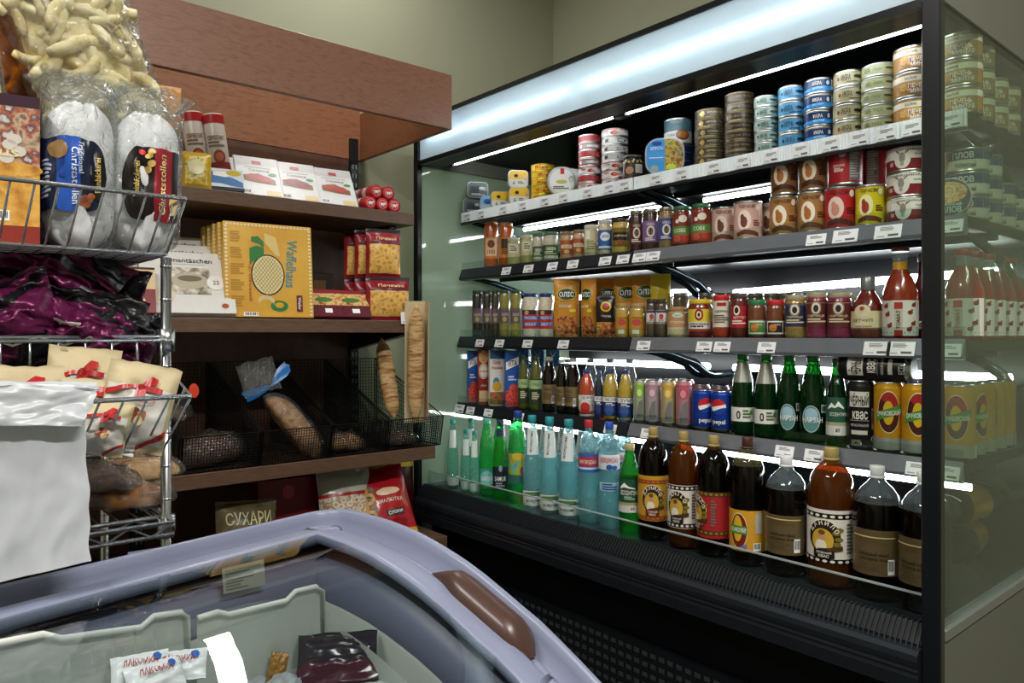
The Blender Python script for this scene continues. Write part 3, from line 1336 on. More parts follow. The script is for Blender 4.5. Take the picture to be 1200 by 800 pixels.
yt = tin('fish_tin', r, h, C('#cfa80e'), pr_yel, metal=C('#c9a83a', metal=.8))
putstack(yt, 636.5, X, Z, 5, h, 'yellow round fish tin with red script', GR, jit=14)


def pr_oval_white(p, S, ins, w, h):
    p.patch(S, ins, C('#dfe2dc'), .0006)
    p.rect(S, -w * .04, w * .1, h * .74, h * .94, C('#c62525'), .0012)
    p.ell(S, 0, h * .47, w * .2, h * .07, C('#a7b06a'), .0012)
    p.ell(S, -w * .02, h * .5, w * .12, h * .03, C('#d6a84a'), .0014)
    p.lines(S, -w * .3, w * .3, h * .2, h * .32, 2, GREYINK, .0012)
    p.ring(S, 0, h * .5, w * .46, h * .46, w * .025, STEEL, .0016)


p0, p1 = atX(658, 226, X0 + .03), atX(658, 197, X0 + .03)
r, X = size(658, 33, X0)
kov = flattin('oval_fish_tin', 2 * r, topz(658, 196, X0 + .03) - Z, .026, min(r, .045), C('#a9abab', metal=.85), pr_oval_white)
put(kov, 658, X0 + .03, Z, 'white oval fish tin on edge in front of the yellow stack', GR, 0)
put(kov, 668, X0 + .075, Z, 'white oval fish tin half hidden behind its twin by the red stack', GR, 0)


# red and white stacks
def pr_red(p, S, R, h):
    p.rect(S, -R * .7, R * .9, h * .3, h * .72, C('#8f8f8c'), n=10)
    p.text(S, 'SARDINE', R * .2, h * .5, h * .28, WHITE, w=R * .9)
    p.rect(S, -R * 1.0, -R * .74, h * .3, h * .72, C('#d9d9d4'))


def pr_rw(p, S, R, h):
    p.ell(S, R * .05, h * .42, R * .26, h * .22, C('#b3271f'))
    p.ell(S, R * .22, h * .42, R * .2, h * .12, C('#d8763c'), .0012)
    p.text(S, 'TUNA', -R * .6, h * .6, h * .22, C('#5b1a17'), w=R * .5)
    p.rect(S, -R * 2, R * 2, h * .82, h * .9, C('#b3271f'))


def pr_gw(p, S, R, h):
    p.rect(S, R * .2, R * .9, h * .3, h * .7, C('#6d6d6c'), n=8)
    p.poly(S, [(-R * .8, h * .7), (-R * .5, h * .75)], [(-R * .9, h * .3), (-R * .7, h * .35)], C('#2a2a2c'))
    p.text(S, 'TUNA', R * .5, h * .5, h * .2, WHITE, w=R * .45)


r, X = size(691, 28, X0)
h = (topz(691, 155, X - r) - Z) / 7
tr_ = tin('fish_tin', r, h, C('#8f262c'), pr_red)
tw_ = tin('fish_tin', r, h, C('#cbc5c0'), pr_rw)
tp_ = tin('fish_tin', r, h, C('#9c3236'))
putstack([tw_, tp_, tw_, tr_, tp_, tr_, tp_], 691, X, Z, 7, h, ['white fish tin with red picture', 'plain red fish tin', 'white fish tin with red picture', 'red fish tin with grey band',
         'plain red fish tin', 'red fish tin with grey band', 'plain red fish tin'], GR, jit=8)
r, X = size(720, 32, X0, .01)
h = (topz(720, 148, X - r) - Z) / 7
tg_ = tin('fish_tin', r, h, C('#b3aeaa'), pr_gw)
tw2 = tin('fish_tin', r, h, C('#c9c5c2'), pr_rw)
putstack([tw2, tw2, tw2, tg_, tg_, tg_, tw2], 720.5, X, Z, 7, h, ['wide white fish tin with red picture'] * 3 + ['wide white fish tin with grey panel'] * 3 + ['wide white fish tin with red picture'], GR, jit=8)


def pr_dk(p, S, R, h):
    p.rect(S, R * .2, R * 1.0, h * .3, h * .62, C('#c9c5b8'))
    p.ell(S, -R * .35, h * .4, R * .4, h * .14, C('#b07c62'))
    for i in range(5):
        p.ell(S, -R * .8 + i * R * .4, h * .72, R * .12, h * .05, C('#c2a86a'))


r, X = size(742, 25, X0)
put(jar('preserve_jar', r, topz(742, 179, X - r) - Z, G('#2e2620'), C('#4a453c', metal=.7), pr_dk, G('#3a322b'), z0=.1, z1=.75, span=2.6), 742, X, Z,
    'small dark preserve jar between the red and white stack and the blue oval tin', GR)


def pr_big(p, S, ins, w, h):
    p.patch(S, clip(ins, s1=w * .02), C('#3f92d4'), .0006)
    p.patch(S, clip(ins, s0=-w * .02), ramp_mat('fish_photo', ['#4e3015', '#8a5a22', '#caa444', '#6f8f3a', '#3b2a18'], 60), .0006)
    p.text(S, 'ШПРОТЫ', -w * .2, h * .72, h * .09, WHITE, w=w * .32)
    p.rect(S, -w * .4, -w * .04, h * .45, h * .47, WHITE, .001)
    p.ell(S, -w * .2, h * .85, w * .13, h * .06, C('#204a8c'), .001)
    p.ell(S, w * .16, h * .2, w * .12, h * .08, C('#c8d243'), .001)
    p.ell(S, -w * .26, h * .16, w * .1, h * .09, C('#9aa59a'), .001)


r, X = size(779, 45, X0)
kbig = flattin('oval_fish_tin', 2 * r, topz(779, 163, X0 + .03) - Z, .03, .04, C('#b9bcc4', metal=.8), pr_big)
put(kbig, 779, X0 + .03, Z, 'large blue oval sprat tin with fish picture standing on edge', GR, 0)


def pr_stew(p, S, R, h):
    p.rect(S, -3 * R, 3 * R, h * .06, h * .5, C('#dedcd2'), n=20)
    p.ell(S, R * .35, h * .34, R * .5, h * .2, C('#8d4a26'))
    p.ell(S, R * .35, h * .36, R * .38, h * .13, C('#b5733b'), .0012)
    p.text(S, 'TUNA', -R * .5, h * .35, h * .1, C('#3f6b86'), w=R * .6)
    p.ell(S, -R * .1, h * .85, R * .5, h * .08, C('#7b8c90'))


def pr_navy(p, S, R, h):
    for q in (.25, .5, .75):
        p.rect(S, -2 * R, 2 * R, h * q, h * q + .0012, C('#8a93b5'))


r, X = size(794.5, 33, X0, .075)
hn = (topz(800, 166, X - r) - Z)
kn = tin('stew_can', r * .98, hn, C('#1d2250'), pr_navy)
put(kn, 796, X, Z, 'navy blue can behind the blue oval sprat tin', GR)
ks_ = tin('stew_can', r, topz(794, 136, X - r) - Z - hn, C('#48707c'), pr_stew)
put(ks_, 794.5, X, Z + hn, 'teal and white fish can with bowl picture on top of the navy can', GR)


# caviar stacks
def pr_shell(p, S, R, h):
    gold = C('#d8b765', metal=.3)
    for i in range(6):
        a = -1.2 + i * .48
        s0 = -R * .75
        p.poly(S, [(s0, h * .5), (s0 + R * .36 * math.cos(a * .8), h * .5 + h * .34 * math.sin(a))], [(s0, h * .46), (s0 + R * .36 * math.cos(a * .8), h * .40 + h * .34 * math.sin(a))], gold)
    p.text(S, 'КРЕВЕТКА', R * .35, h * .55, h * .2, C('#b6a57a'), w=R * 1.1)
    p.rect(S, -R * .1, R * .9, h * .25, h * .3, C('#8d8266'))


def pr_dark2(p, S, R, h):
    p.text(S, 'ПЕЧЕНЬ ТРЕСКИ', R * .1, h * .5, h * .2, C('#8f8263'), w=R * 1.3)
    p.rect(S, -R * .9, -R * .5, h * .2, h * .7, C('#5b5140'))


def pr_ikra(ink, fish=None, tx='ИКРА', band=None):
    def f(p, S, R, h):
        p.text(S, tx, -R * .18, h * .52, h * .36, ink, w=R * .62, bold=.01)
        p.ell(S, R * .62, h * .56, R * .3, h * .1, fish or ink)
        p.poly(S, [(R * .9, h * .58), (R * 1.05, h * .7)], [(R * .9, h * .54), (R * 1.05, h * .42)], fish or ink)
        p.rect(S, -R * .1, R * .8, h * .24, h * .28, ink)
        p.ell(S, -R * .7, h * .5, R * .1, h * .12, band or ink)
    return f


def pr_navyblue(p, S, R, h):
    p.poly(S, [(-R * 1.5, h * .34), (-R * .2, h * .42), (R * 1.5, h * .5)], [(-R * 1.5, h * .17), (-R * .2, h * .17), (R * 1.5, h * .17)], C('#2f8fd8'))
    p.text(S, 'ИКРА', -R * .05, h * .62, h * .22, WHITE, w=R * .6)
    p.text(S, 'МОЙВЫ', 0, h * .36, h * .16, C('#bfe3ff'), w=R * .7)
    p.ell(S, R * .66, h * .62, R * .18, h * .22, C('#0e2350'), .0012)
    p.ell(S, R * .66, h * .62, R * .11, h * .14, C('#c9d9e6'), .0016)
    p.bars(S, R * .95, R * 1.25, h * .25, h * .8, INK, WHITE)


def pr_green(p, S, R, h):
    p.text(S, 'ИКРА', -R * .7, h * .5, h * .36, C('#4b5442'), w=R * .4)
    p.text(S, 'Икра', -R * .1, h * .5, h * .34, C('#7d8a63'), w=R * .5)
    p.ell(S, R * .62, h * .55, R * .28, h * .09, C('#3f4638'))
    p.poly(S, [(R * .88, h * .57), (R * 1.0, h * .7)], [(R * .88, h * .53), (R * 1.0, h * .42)], C('#3f4638'))


def pr_liver(p, S, R, h):
    p.rect(S, -3 * R, 3 * R, h * .62, h * .84, C('#e4ddc9'), n=20)
    p.ell(S, -R * .1, h * .42, R * .75, h * .2, ramp_mat('liver_photo', ['#5c3a22', '#a86f3c', '#d8a762', '#7a8a3c'], 90))
    p.text(S, 'ПЕЧЕНЬ', R * .2, h * .44, h * .17, WHITE, w=R * 1.0, bold=.04, o=.0016)
    p.text(S, 'МИНТАЯ', R * .3, h * .24, h * .17, WHITE, w=R * 1.0, bold=.04, o=.0016)
    p.text(S, 'ЗАЛИВ', -R * .2, h * .73, h * .1, C('#5b4a36'), w=R * .6)


DKM = C('#7d6f52', metal=.7)
for (u, w, v, n, wrap, prn, base, met, kk) in (
        (832.5, 37, 125, 6, C('#3f382c'), pr_shell, 'black and gold caviar tin with gold shell', DKM, 0),
        (866.5, 35, 106, 7, C('#372c22'), pr_dark2, 'plain dark brown caviar tin', DKM, 0),
        (898, 28, 110, 5, C('#94aea4'), pr_ikra(C('#3d4a4a')), 'pale mint roe tin', STEEL, 0),
        (928, 31, 98, 4, C('#4f96c0'), pr_ikra(C('#1d3550')), 'light blue roe tin', STEEL, 0),
        (960, 34, 89, 4, C('#13305e'), pr_navyblue, 'navy and bright blue roe tin', STEEL, -4),
        (994, 34, 80, 4, C('#aaa47e'), pr_ikra(C('#2d2a20'), band=C('#8c3b2a')), 'cream roe tin with black print', STEEL, 4),
        (1029.5, 38, 72, 5, C('#a4a97c'), pr_green, 'pale green roe tin with fish print', STEEL, 0),
        (1070, 43, 51, 3, C('#a67b42'), pr_liver, 'orange brown liver tin with white letters', STEEL, 8)):
    r, X = size(u, w, X0)
    h = (topz(u, v, X - r) - Z) / n
    kt = tin('caviar_tin' if 'liver' not in base else 'liver_tin', r, h, wrap, prn, metal=met)
    putstack(kt, u, X, Z, n, h, base, GR, kk, jit=5)
    if u == 1070:
        # the stacks seen through the end glass
        putstack(kt, 1126, X, Z, 3, h, 'orange brown liver tin behind the end glass', GR, -10)
        for j, dx in enumerate((.095, .19, .285)):
            x, y = spot(1126, X)
            for i in range(3 if j == 0 else 2):
                kt.place((x + dx, y + .004, Z + i * h), (0, 0, -1.2), f'orange brown liver tin inside the end glass, {("first", "second", "third")[j]} row back, {ORD[i]}', GR)
    if u == 1029.5 or u == 994:
        putstack(kt, u, X + .1, Z, n - 1, h, base.split(' with')[0] + ' in the second row', GR, kk)

# ================================================================ second shelf: jars and meat cans
Z = SZ[1] + .0005
X0 = SX[1]
GR = 'jars and cans on the second shelf of the display case'
GOLD = C('#b8ad92', metal=.8)
DLID = C('#8d8a80', metal=.75)


def band(*items):
    """small prints on a jar label: list of (kind, ...) in units of R and h"""
    def f(p, S, R, h):
        for it in items:
            t = it[0]
            if t == 'r':
                p.rect(S, it[1] * R, it[2] * R, it[3] * h, it[4] * h, C(it[5]), it[6] if len(it) > 6 else .0008)
            elif t == 'e':
                p.ell(S, it[1] * R, it[2] * h, it[3] * R, it[4] * h, C(it[5]), it[6] if len(it) > 6 else .001)
            elif t == 'o':
                p.ring(S, it[1] * R, it[2] * h, it[3] * R, it[4] * h, it[5] * R, C(it[6]))
            elif t == 't':
                p.text(S, it[1], it[2] * R, it[3] * h, it[4] * h, C(it[5]), w=it[6] * R if len(it) > 6 and it[6] else None, o=.0015)
            elif t == 'l':
                p.lines(S, it[1] * R, it[2] * R, it[3] * h, it[4] * h, it[5], C(it[6]), .0013)
            elif t == 'b':
                p.bars(S, it[1] * R, it[2] * R, it[3] * h, it[4] * h, INK, WHITE)
    return f


def J(u, w, v, cont, lid, lab, prn, label, back=0., name='preserve_jar', grp=None, kk=0., two=None, **kw):
    r, X = size(u, w, X0, back)
    k = jar(name, r, topz(u, v, X - r) - Z, G(cont), lid if not isinstance(lid, str) else C(lid), prn, C(lab) if lab else None, **kw)
    put(k, u, X, Z, label, grp or GR, kk)
    if two:
        put(k, u + two[0], X + two[1], Z, two[2], grp or GR, kk)
    return k, r, X


cov = band(('r', -.8, .8, .25, .62, '#d9b78e'), ('e', 0, .5, .5, .08, '#7c3b18'), ('r', -.5, .5, .3, .38, '#7c3b18'), ('t', 'МЁД', 0, .57, .05, '#5a2a10', .7))
J(575.5, 17, 257, '#b4521d', '#a97c4a', '#c77a3e', cov, 'tall orange honey jar nearest the glass end', z0=.2, z1=.66, span=2.4, name='honey_jar')
J(593, 17, 259, '#b8561c', '#a97c4a', '#c77a3e', band(('r', -.7, .7, .4, .62, '#3b2a1e'), ('l', -.6, .6, .26, .38, 3, '#5a2a10')), 'tall orange honey jar with dark label band, second from the glass end', z0=.2, z1=.66, span=2.4, name='honey_jar')
crm = band(('r', -.7, .7, .45, .75, '#d8d3bd'), ('l', -.5, .5, .48, .7, 3, '#6d6650'))
J(602, 16, 277, '#a89f66', '#c9c4b0', '#b9b287', crm, 'small pale green jar with cream label beside the honey jars', z0=.3, z1=.8)
J(617.5, 15, 274, '#a89f66', '#c9c4b0', '#b9b287', crm, 'small pale green jar with cream label beside the green labelled jars', z0=.3, z1=.8)
grl = band(('r', -1, 1, .1, .2, '#c9c6a8'), ('t', 'GREEN', 0, .42, .1, '#e6e3cf', 1.2), ('l', -.8, .8, .22, .34, 2, '#c9c6a8'))
J(631, 14, 272, '#b9b3a0', '#4f6b54', '#355a3a', grl, 'narrow jar with dark green label and green lid', z0=.08, z1=.55, span=2.8)
J(645.5, 19, 270, '#b9b3a0', '#4f6b54', '#355a3a', grl, 'wider jar with dark green label and green lid', z0=.08, z1=.55, span=2.8)
brl = band(('r', -.9, .9, .4, .52, '#d9cbb0'), ('t', 'СОУС', 0, .46, .07, '#7a2f1d', 1.0), ('e', 0, .28, .4, .06, '#d7b06a'))
J(664, 16, 270, '#b08d68', '#8c6a4e', '#a2562f', brl, 'small jar with orange brown label beside the wide green one', z0=.18, z1=.68, span=2.6)
J(678, 14, 268, '#b08d68', '#8c6a4e', '#a2562f', brl, 'small jar with orange brown label beside the tall cream jar', z0=.18, z1=.68, span=2.6)
J(693, 18, 262, '#bcb48d', '#d6d2c2', '#c9c29c', band(('r', -.8, -.2, .55, .8, '#e8e6dc'), ('l', -.6, .8, .2, .5, 4, '#8d8765')), 'cream jar with small white tag beside the blue labelled jar', z0=.15, z1=.82)
J(709, 17, 256, '#c7b69a', '#c9cdd0', '#2f5d9e', band(('e', 0, .52, .7, .12, '#dfe6ee'), ('t', 'ХРЕН', 0, .52, .08, '#20407a', .9), ('r', -1, 1, .2, .26, '#dfe6ee')), 'cream jar with blue label and white oval', z0=.16, z1=.7, span=2.8)
J(727.5, 21, 254, '#bfa04a', '#3a352c', '#7b6320', band(('r', -1, 1, .38, .6, '#1f1a12'), ('t', 'ГОРЧИЦА', 0, .49, .07, '#e6d9a0', 1.4), ('e', 0, .3, .35, .07, '#7a3b1e')), 'yellow mustard jar with black label band', z0=.2, z1=.72, span=2.7)
cow = band(('e', 0, .45, .5, .13, '#d8cdbb'), ('e', 0, .45, .3, .09, '#1d1718'), ('t', 'VERES', 0, .62, .06, '#d8cdbb', 1.0), ('l', -.7, .7, .22, .3, 2, '#d8cdbb'))
J(746, 17, 245, '#3a1c17', DLID, '#5a2a2a', cow, 'dark red jar with round white emblem at the shelf joint', z0=.18, z1=.68, span=2.6)
J(762.5, 19, 243, '#40211f', DLID, '#7d5a93', cow, 'dark jar with violet label', z0=.2, z1=.7, span=2.6)
J(781, 19, 241, '#8d7346', DLID, '#3d4a86', cow, 'tan jar with indigo blue label', z0=.2, z1=.72, span=2.6)
sp = band(('r', -1.2, 1.2, .1, .3, '#a33a2c'), ('e', -.5, .2, .4, .08, '#d05a45', .0012), ('e', .4, .22, .4, .08, '#c74433', .0012), ('r', -1.2, 1.2, .3, .5, '#52803c'), ('t', 'СОБЕ', -.2, .4, .09, '#e3ead2', 1.2), ('e', .1, .68, .45, .09, '#e6dccf'), ('e', -.5, .62, .2, .05, '#e6dccf'))
J(799, 22, 240, '#7a2f1d', '#2f6b45', '#7a2f1d', sp, 'red sauce jar with green label and dark green lid by the indigo jar', z0=.08, z1=.8, span=2.8)
J(821.5, 23, 237, '#7a2f1d', '#2f6b45', '#7a2f1d', sp, 'red sauce jar with green label and dark green lid by the pink cans', z0=.08, z1=.8, span=2.8)


def pr_meat(c_in, c_band, animal):
    def f(p, S, R, h):
        p.ell(S, -R * .35, h * .5, R * .5, h * .26, C(c_in))
        p.ell(S, -R * .35, h * .46, R * .24, h * .14, C(animal), .0012)
        p.ell(S, -R * .46, h * .58, R * .13, h * .08, C(animal), .0014)
        p.text(S, 'ЗДРАСВИД', 0, h * .84, h * .1, C('#3c1d16'), w=R * 1.5, arc=-h * .03)
        p.poly(S, [(-R * .9, h * .2), (-R * .3, h * .27), (R * .3, h * .24), (R * .7, h * .18)], [(-R * .9, h * .1), (-R * .3, h * .16), (R * .3, h * .13), (R * .7, h * .08)], C(c_band), .0016)
        p.lines(S, R * .3, R * .85, h * .34, h * .5, 3, C(c_band), .0012)
        p.ell(S, R * .62, h * .82, R * .16, h * .08, C('#e8dccb'), .0013)
    return f


r, X = size(876.5, 33, X0)
h = topz(876.5, 234, X - r) - Z
kp = tin('meat_can', r, h, C('#d8b0a2'), pr_meat('#efd9cd', '#7a3a2a', '#6b3b2a'), gap=.007)
r2, X2 = size(846.5, 28, X0, .03)
put(kp, 849, X2 + .008, Z, 'pale pink meat can with brown bird picture beside the green lidded jars', GR, 4)
put(kp, 876.5, X, Z, 'pale pink meat can with brown bird picture beside the tan cans', GR, 4)
put(kp, 905, X + .078, Z, 'pale pink meat can half hidden behind the tan cans', GR, 0)
kt = None
for (u, w, v, wrap, a, lb, under) in (
        (919, 34, 228, '#a6763f', ('#efe3cc', '#5a2d18', '#a8652e'), 'tan beef can with brown cow picture', None),
        (952.5, 34, 223, '#a6763f', ('#efe3cc', '#5a2d18', '#a8652e'), 'tan beef can with brown cow picture', None)):
    r, X = size(u, w, X0)
    h = topz(u, v, X - r) - Z
    kt = tin('meat_can', r, h, C(wrap), pr_meat(*a), gap=.007)
    kdk = tin('meat_can', r, h * 1.0, C('#7c5432'), pr_meat('#e6d8c0', '#3f2012', '#a8652e'), gap=.007)
    near = 'next to the pink cans' if u < 930 else 'next to the red can'
    put(kt, u, X, Z, f'tan beef can with brown cow picture, lower tier, {near}', GR, 0)
    put(kdk, u + 1.5, X, Z + h + .0005, f'brown beef can with white oval, upper tier, {near}', GR, 0)
r, X = size(986, 38, X0)
h = topz(986, 217, X - r) - Z
kr = tin('meat_can', r, h, C('#b3202a'), pr_meat('#e8c9bd', '#5a1015', '#c98a78'), gap=.007)
krt = tin('meat_can', r, h, C('#a81d27'), band(('r', .2, .9, .1, .92, '#7b7472'), ('l', .25, .85, .15, .85, 12, '#b9b2ae'), ('e', -.2, .75, .25, .12, '#d7c4ba'), ('t', 'СВИНИНА', -.4, .45, .06, '#f0dcd2', .7), ('l', -.7, -.1, .3, .4, 3, '#f0dcd2')), gap=.007)
put(kr, 986, X, Z, 'red pork can with pig picture, lower tier, between tan and yellow cans', GR, 0)
put(krt, 991, X, Z + h + .0005, 'red pork can with grey text panel on the upper tier', GR, 0)
put(krt, 1022, X + .085, Z + h + .0005, 'red pork can on the upper tier behind the meat tower', GR, -30)
r, X = size(1020.5, 34, X0)
h2 = topz(1020, 215, X - r) - Z
put(tin('meat_can', r, h2, C('#d9c61c'), pr_meat('#efe9b0', '#6b2a18', '#a3341f'), gap=.007), 1020.5, X, Z, 'yellow chicken can with red bird picture', GR, 0)
put(krt, 1022, X + .085, Z, 'red pork can behind the yellow chicken can', GR, -20)


def pr_cow(p, S, R, h):
    p.rect(S, -3 * R, 3 * R, h * .5, h * .93, C('#e6e1da'), n=22, o=.0004)
    p.ell(S, -R * .25, h * .5, R * .38, h * .38, C('#ddd5cc'), .0008)
    p.ell(S, -R * .25, h * .55, R * .14, h * .2, C('#8c8580'), .0012)
    p.ell(S, -R * .25, h * .32, R * .08, h * .1, C('#a29a94'), .0014)
    for s in (-1, 1):
        p.poly(S, [(-R * .25 + s * R * .12, h * .74), (-R * .25 + s * R * .3, h * .86)][::s], [(-R * .25 + s * R * .12, h * .66), (-R * .25 + s * R * .3, h * .8)][::s], C('#6f6862'), .0013)
    p.text(S, 'ГОВЯДИНА', -R * .1, h * .84, h * .09, C('#5d2020'), w=R * 1.5)
    p.text(S, 'тушёная', R * .55, h * .66, h * .09, C('#4a4440'), w=R * .5)
    p.rect(S, -R * .9, -R * .7, h * .25, h * .4, C('#caa9a4'))


r, X = size(1063, 47, X0)
h = (topz(1061, 170, X - r) - Z) / 3
kc = tin('stew_can', r, h, C('#7b1f26'), pr_cow)
putstack(kc, 1064, X, Z, 3, h, 'large maroon and white beef stew can', GR, 0, jit=5)


# ready meals seen through the end glass
def pr_plov(p, S, R, h):
    p.rect(S, -3 * R, 3 * R, h * .5, h * .9, C('#27406f'), n=22, o=.0004)
    p.text(S, 'ПЛОВ', 0, h * .68, h * .26, C('#e9e6dc'), w=R * .9, bold=.04)
    p.text(S, 'Узбекский', R * .1, h * .28, h * .2, C('#3a3f4a'), w=R * .9)
    p.ell(S, -R * 1.0, h * .5, R * .3, h * .4, ramp_mat('plov_photo', ['#7c4a1e', '#c98a3c', '#e6c27a', '#8a5a2a'], 120))


r, X = size(1128, 50, X0)
h = (topz(1128, 165, X - r) - Z) / 3
kpl = tin('ready_meal_can', r, h, C('#cfccbf'), pr_plov)
putstack(kpl, 1132, X + .065, Z, 3, h, 'blue rice meal can behind the end glass', GR, -6)
x, y = spot(1132, X + .065)
for j in (1, 2, 3):
    for i in range(2 if j > 1 else 3):
        kpl.place((x + j * r * 2.1, y + .003, Z + i * h), (0, 0, -1.25), f'blue rice meal can inside the end glass, {("", "first", "second", "third")[j]} row back, {ORD[i]}', GR)
lm = MB()
S = flat(-.012)
hR = r * .95
kl = Kind('ready_meal_can', 'can')
kl.part('body', MB().lathe([(hR, -.012), (hR, .012)], STEEL, 24, Matrix.Translation((0, 0, hR)) @ Matrix.Rotation(PI / 2, 4, 'X')))
lm.ell(S, 0, hR, hR * .94, hR * .94, C('#26324f'), .0006, 20)
lm.ell(S, 0, hR * 1.25, hR * .8, hR * .55, ramp_mat('plov_photo', [], 1), .0010, 20)
lm.ring(S, 0, hR * 1.3, hR * .3, hR * .3, hR * .05, C('#d7d3c8'), .0016)
lm.text(S, 'ПЛОВ', hR * .1, hR * .38, hR * .3, WHITE, w=hR * .9, bold=.04)
lm.text(S, 'Узбекский', 0, hR * .66, hR * .16, WHITE, w=hR * 1.1)
kl.part('lid_print', lm)
put(kl, 1112, X0 + .026, Z, 'round rice meal tin leaning face out behind the end glass', GR, -2, tilt=-.12)
# ================================================================ third shelf: sauces, pouches, mustard
Z = SZ[2] + .0005
X0 = SX[2]
GR = 'sauces and jars on the third shelf of the display case'
olv = band(('r', -1, 1, .3, .58, '#6b5560'), ('t', 'OLIVE', 0, .48, .06, '#d8cdb8', 1.2), ('e', 0, .38, .4, .05, '#a8a35a'))
for u, w, c, lb in ((559.5, 13, '#2b2a24', 'tall jar of black olives nearest the glass end'), (571, 11, '#2f2c25', 'tall jar of black olives, second from the glass end'),
                    (580.5, 10, '#3a352a', 'tall jar of black olives beside the green olives')):
    J(u, w, 340, c, '#2e3a34', '#5d4a52', olv, lb, z0=.3, z1=.62, span=2.8, name='olive_jar')
J(591.5, 13, 339, '#8a8540', '#2e4a36', '#6f6440', olv, 'tall jar of green olives beside the black olives', z0=.3, z1=.62, span=2.8, name='olive_jar')
J(604.5, 13, 339, '#8f8a48', '#2e4a36', '#6f6440', olv, 'tall jar of green olives beside the mayonnaise', z0=.3, z1=.62, span=2.8, name='olive_jar')
mayo = band(('r', -1.2, 1.2, .2, .62, '#b5342c'), ('r', -1.2, 1.2, .52, .62, '#3d2320', .001), ('e', -.5, .56, .3, .05, '#c8a27a', .0012), ('t', 'PROVEN', 0, .44, .07, '#dfe3f2', 1.5), ('t', 'SAUCE', 0, .30, .07, '#dfe3f2', 1.4), ('r', -1.1, 1.1, .26, .34, '#4a66b8', .001), ('r', -1.1, 1.1, .40, .48, '#4a66b8', .001))
J(621.5, 19, 343, '#ddd6c0', '#26347c', '#b5342c', mayo, 'mayonnaise jar with blue lid and red label beside the olives', z0=.2, z1=.62, span=3, name='mayonnaise_jar', neck=.82)
J(640, 18, 343, '#ddd6c0', '#26347c', '#b5342c', mayo, 'mayonnaise jar with blue lid and red label beside the orange pouch', z0=.2, z1=.62, span=3, name='mayonnaise_jar', neck=.82)

foodp = ramp_mat('cutlet_photo', ['#3a1d12', '#7c3f22', '#b46a36', '#d39a58', '#5a2c18'], 70)
ORA = C('#c98a2e')
ORB = C('#b8621f')


def olis_paint(s, z):
    if z < .38 and abs(s) < .4 * (1 - (z / .42) ** 2) ** .5 + .05:
        return foodp
    return ORA if z > .2 else C('#5b6b2c')


def olis_print(p, S, w, h):
    p.ell(S, 0, h * .73, w * .38, h * .11, C('#27401f'), .003, nz=4)
    p.ring(S, 0, h * .73, w * .38, h * .11, w * .03, C('#d7c23c'), .0036)
    p.text(S, 'ОЛІС', 0, h * .73, h * .085, WHITE, w=w * .58, o=.005, bold=.04)
    p.text(S, 'шашлик', -w * .05, h * .53, h * .05, C('#f0e2c4'), w=w * .5, o=.003)
    p.rect(S, w * .12, w * .36, h * .43, h * .48, C('#e6d23c'), .003)


def pw(u, w, v):
    r, X = size(u, w, X0)
    return 2 * r, topz(u, v, X0 + .02) - Z


w_, h_ = pw(664, 31, 326)
ko = pouch('sauce_pouch', w_, h_, .035, olis_paint, ORB, olis_print, seed=3)
put(ko, 664, X0 + .035, Z, 'large orange sauce pouch with green oval beside the mayonnaise', GR, 0)
w2, h2 = pw(689, 22, 326)
ko2 = pouch('sauce_pouch', w2, h2, .035, olis_paint, ORB, olis_print, seed=5)
put(ko2, 690, X0 + .04, Z, 'narrower orange sauce pouch turned aside behind the black pouch', GR, -35)
blk = C('#1a1716', rough=.3)
w3, h3 = pw(710, 23, 345)


def blk_print(p, S, w, h):
    p.ell(S, 0, h * .72, w * .28, h * .12, C('#d8b52e'), .003, nz=3)
    p.ell(S, 0, h * .72, w * .2, h * .08, C('#a3341f'), .004, nz=3)
    p.text(S, 'ЧИЛИ', 0, h * .5, h * .05, C('#d8cdb8'), w=w * .5, o=.003)


put(pouch('sauce_pouch', w3, h3, .03, lambda s, z: foodp if z < .36 else blk, blk, blk_print, seed=8), 710, X0 + .03, Z, 'black sauce pouch with yellow emblem beside the mustard jars', GR, 0)
for i, (u, lb) in enumerate(((712, 'behind the black pouch'), (735, 'behind the first mustard jar'), (757, 'behind the second mustard jar'))):
    put(ko, u, X0 + .12, Z, f'orange sauce pouch in the back row {lb}', GR, (-5, 4, 0)[i], dz=.0)
put(pouch('sauce_pouch', w3, h_, .03, lambda s, z: C('#cdb52c') if z > .5 else C('#4f7a2c'), C('#7d8a2c'), seed=11), 774, X0 + .12, Z, 'yellow and green sauce pouch in the back row by the speckled jars', GR, 0)
must = band(('r', -1, 1, .25, .6, '#b9852c'), ('e', -.1, .45, .5, .1, '#b54a4a'), ('t', 'ГОРЧИЦА', 0, .58, .04, '#6b2a18', 1.2), ('r', -.6, .2, .12, .24, '#e6e3da'))
J(729.5, 17, 355, '#b69a4c', '#a98a5a', '#c39a3c', must, 'mustard jar with tan lid beside the black pouch', z0=.1, z1=.66, span=2.6, name='mustard_jar')
J(747, 20, 355, '#b69a4c', '#a98a5a', '#c39a3c', must, 'mustard jar with tan lid beside the speckled jars', z0=.1, z1=.66, span=2.6, name='mustard_jar')
spk = band(('r', -1, 1, .42, .66, '#d8d6d2'), ('e', 0, .55, .35, .07, '#b33a3a'), ('r', -1, 1, .64, .7, '#4a3f7a'), ('t', 'МАК', 0, .46, .05, '#33323a', .8))
J(763.5, 13, 350, '#4f4436', '#3a342c', '#8d8878', spk, 'dark speckled jar with white and violet label by the mustard', z0=.36, z1=.72, span=2.6)
J(775, 14, 350, '#4f4436', '#3a342c', '#8d8878', spk, 'dark speckled jar with white and violet label by the cream jar', z0=.36, z1=.72, span=2.6)
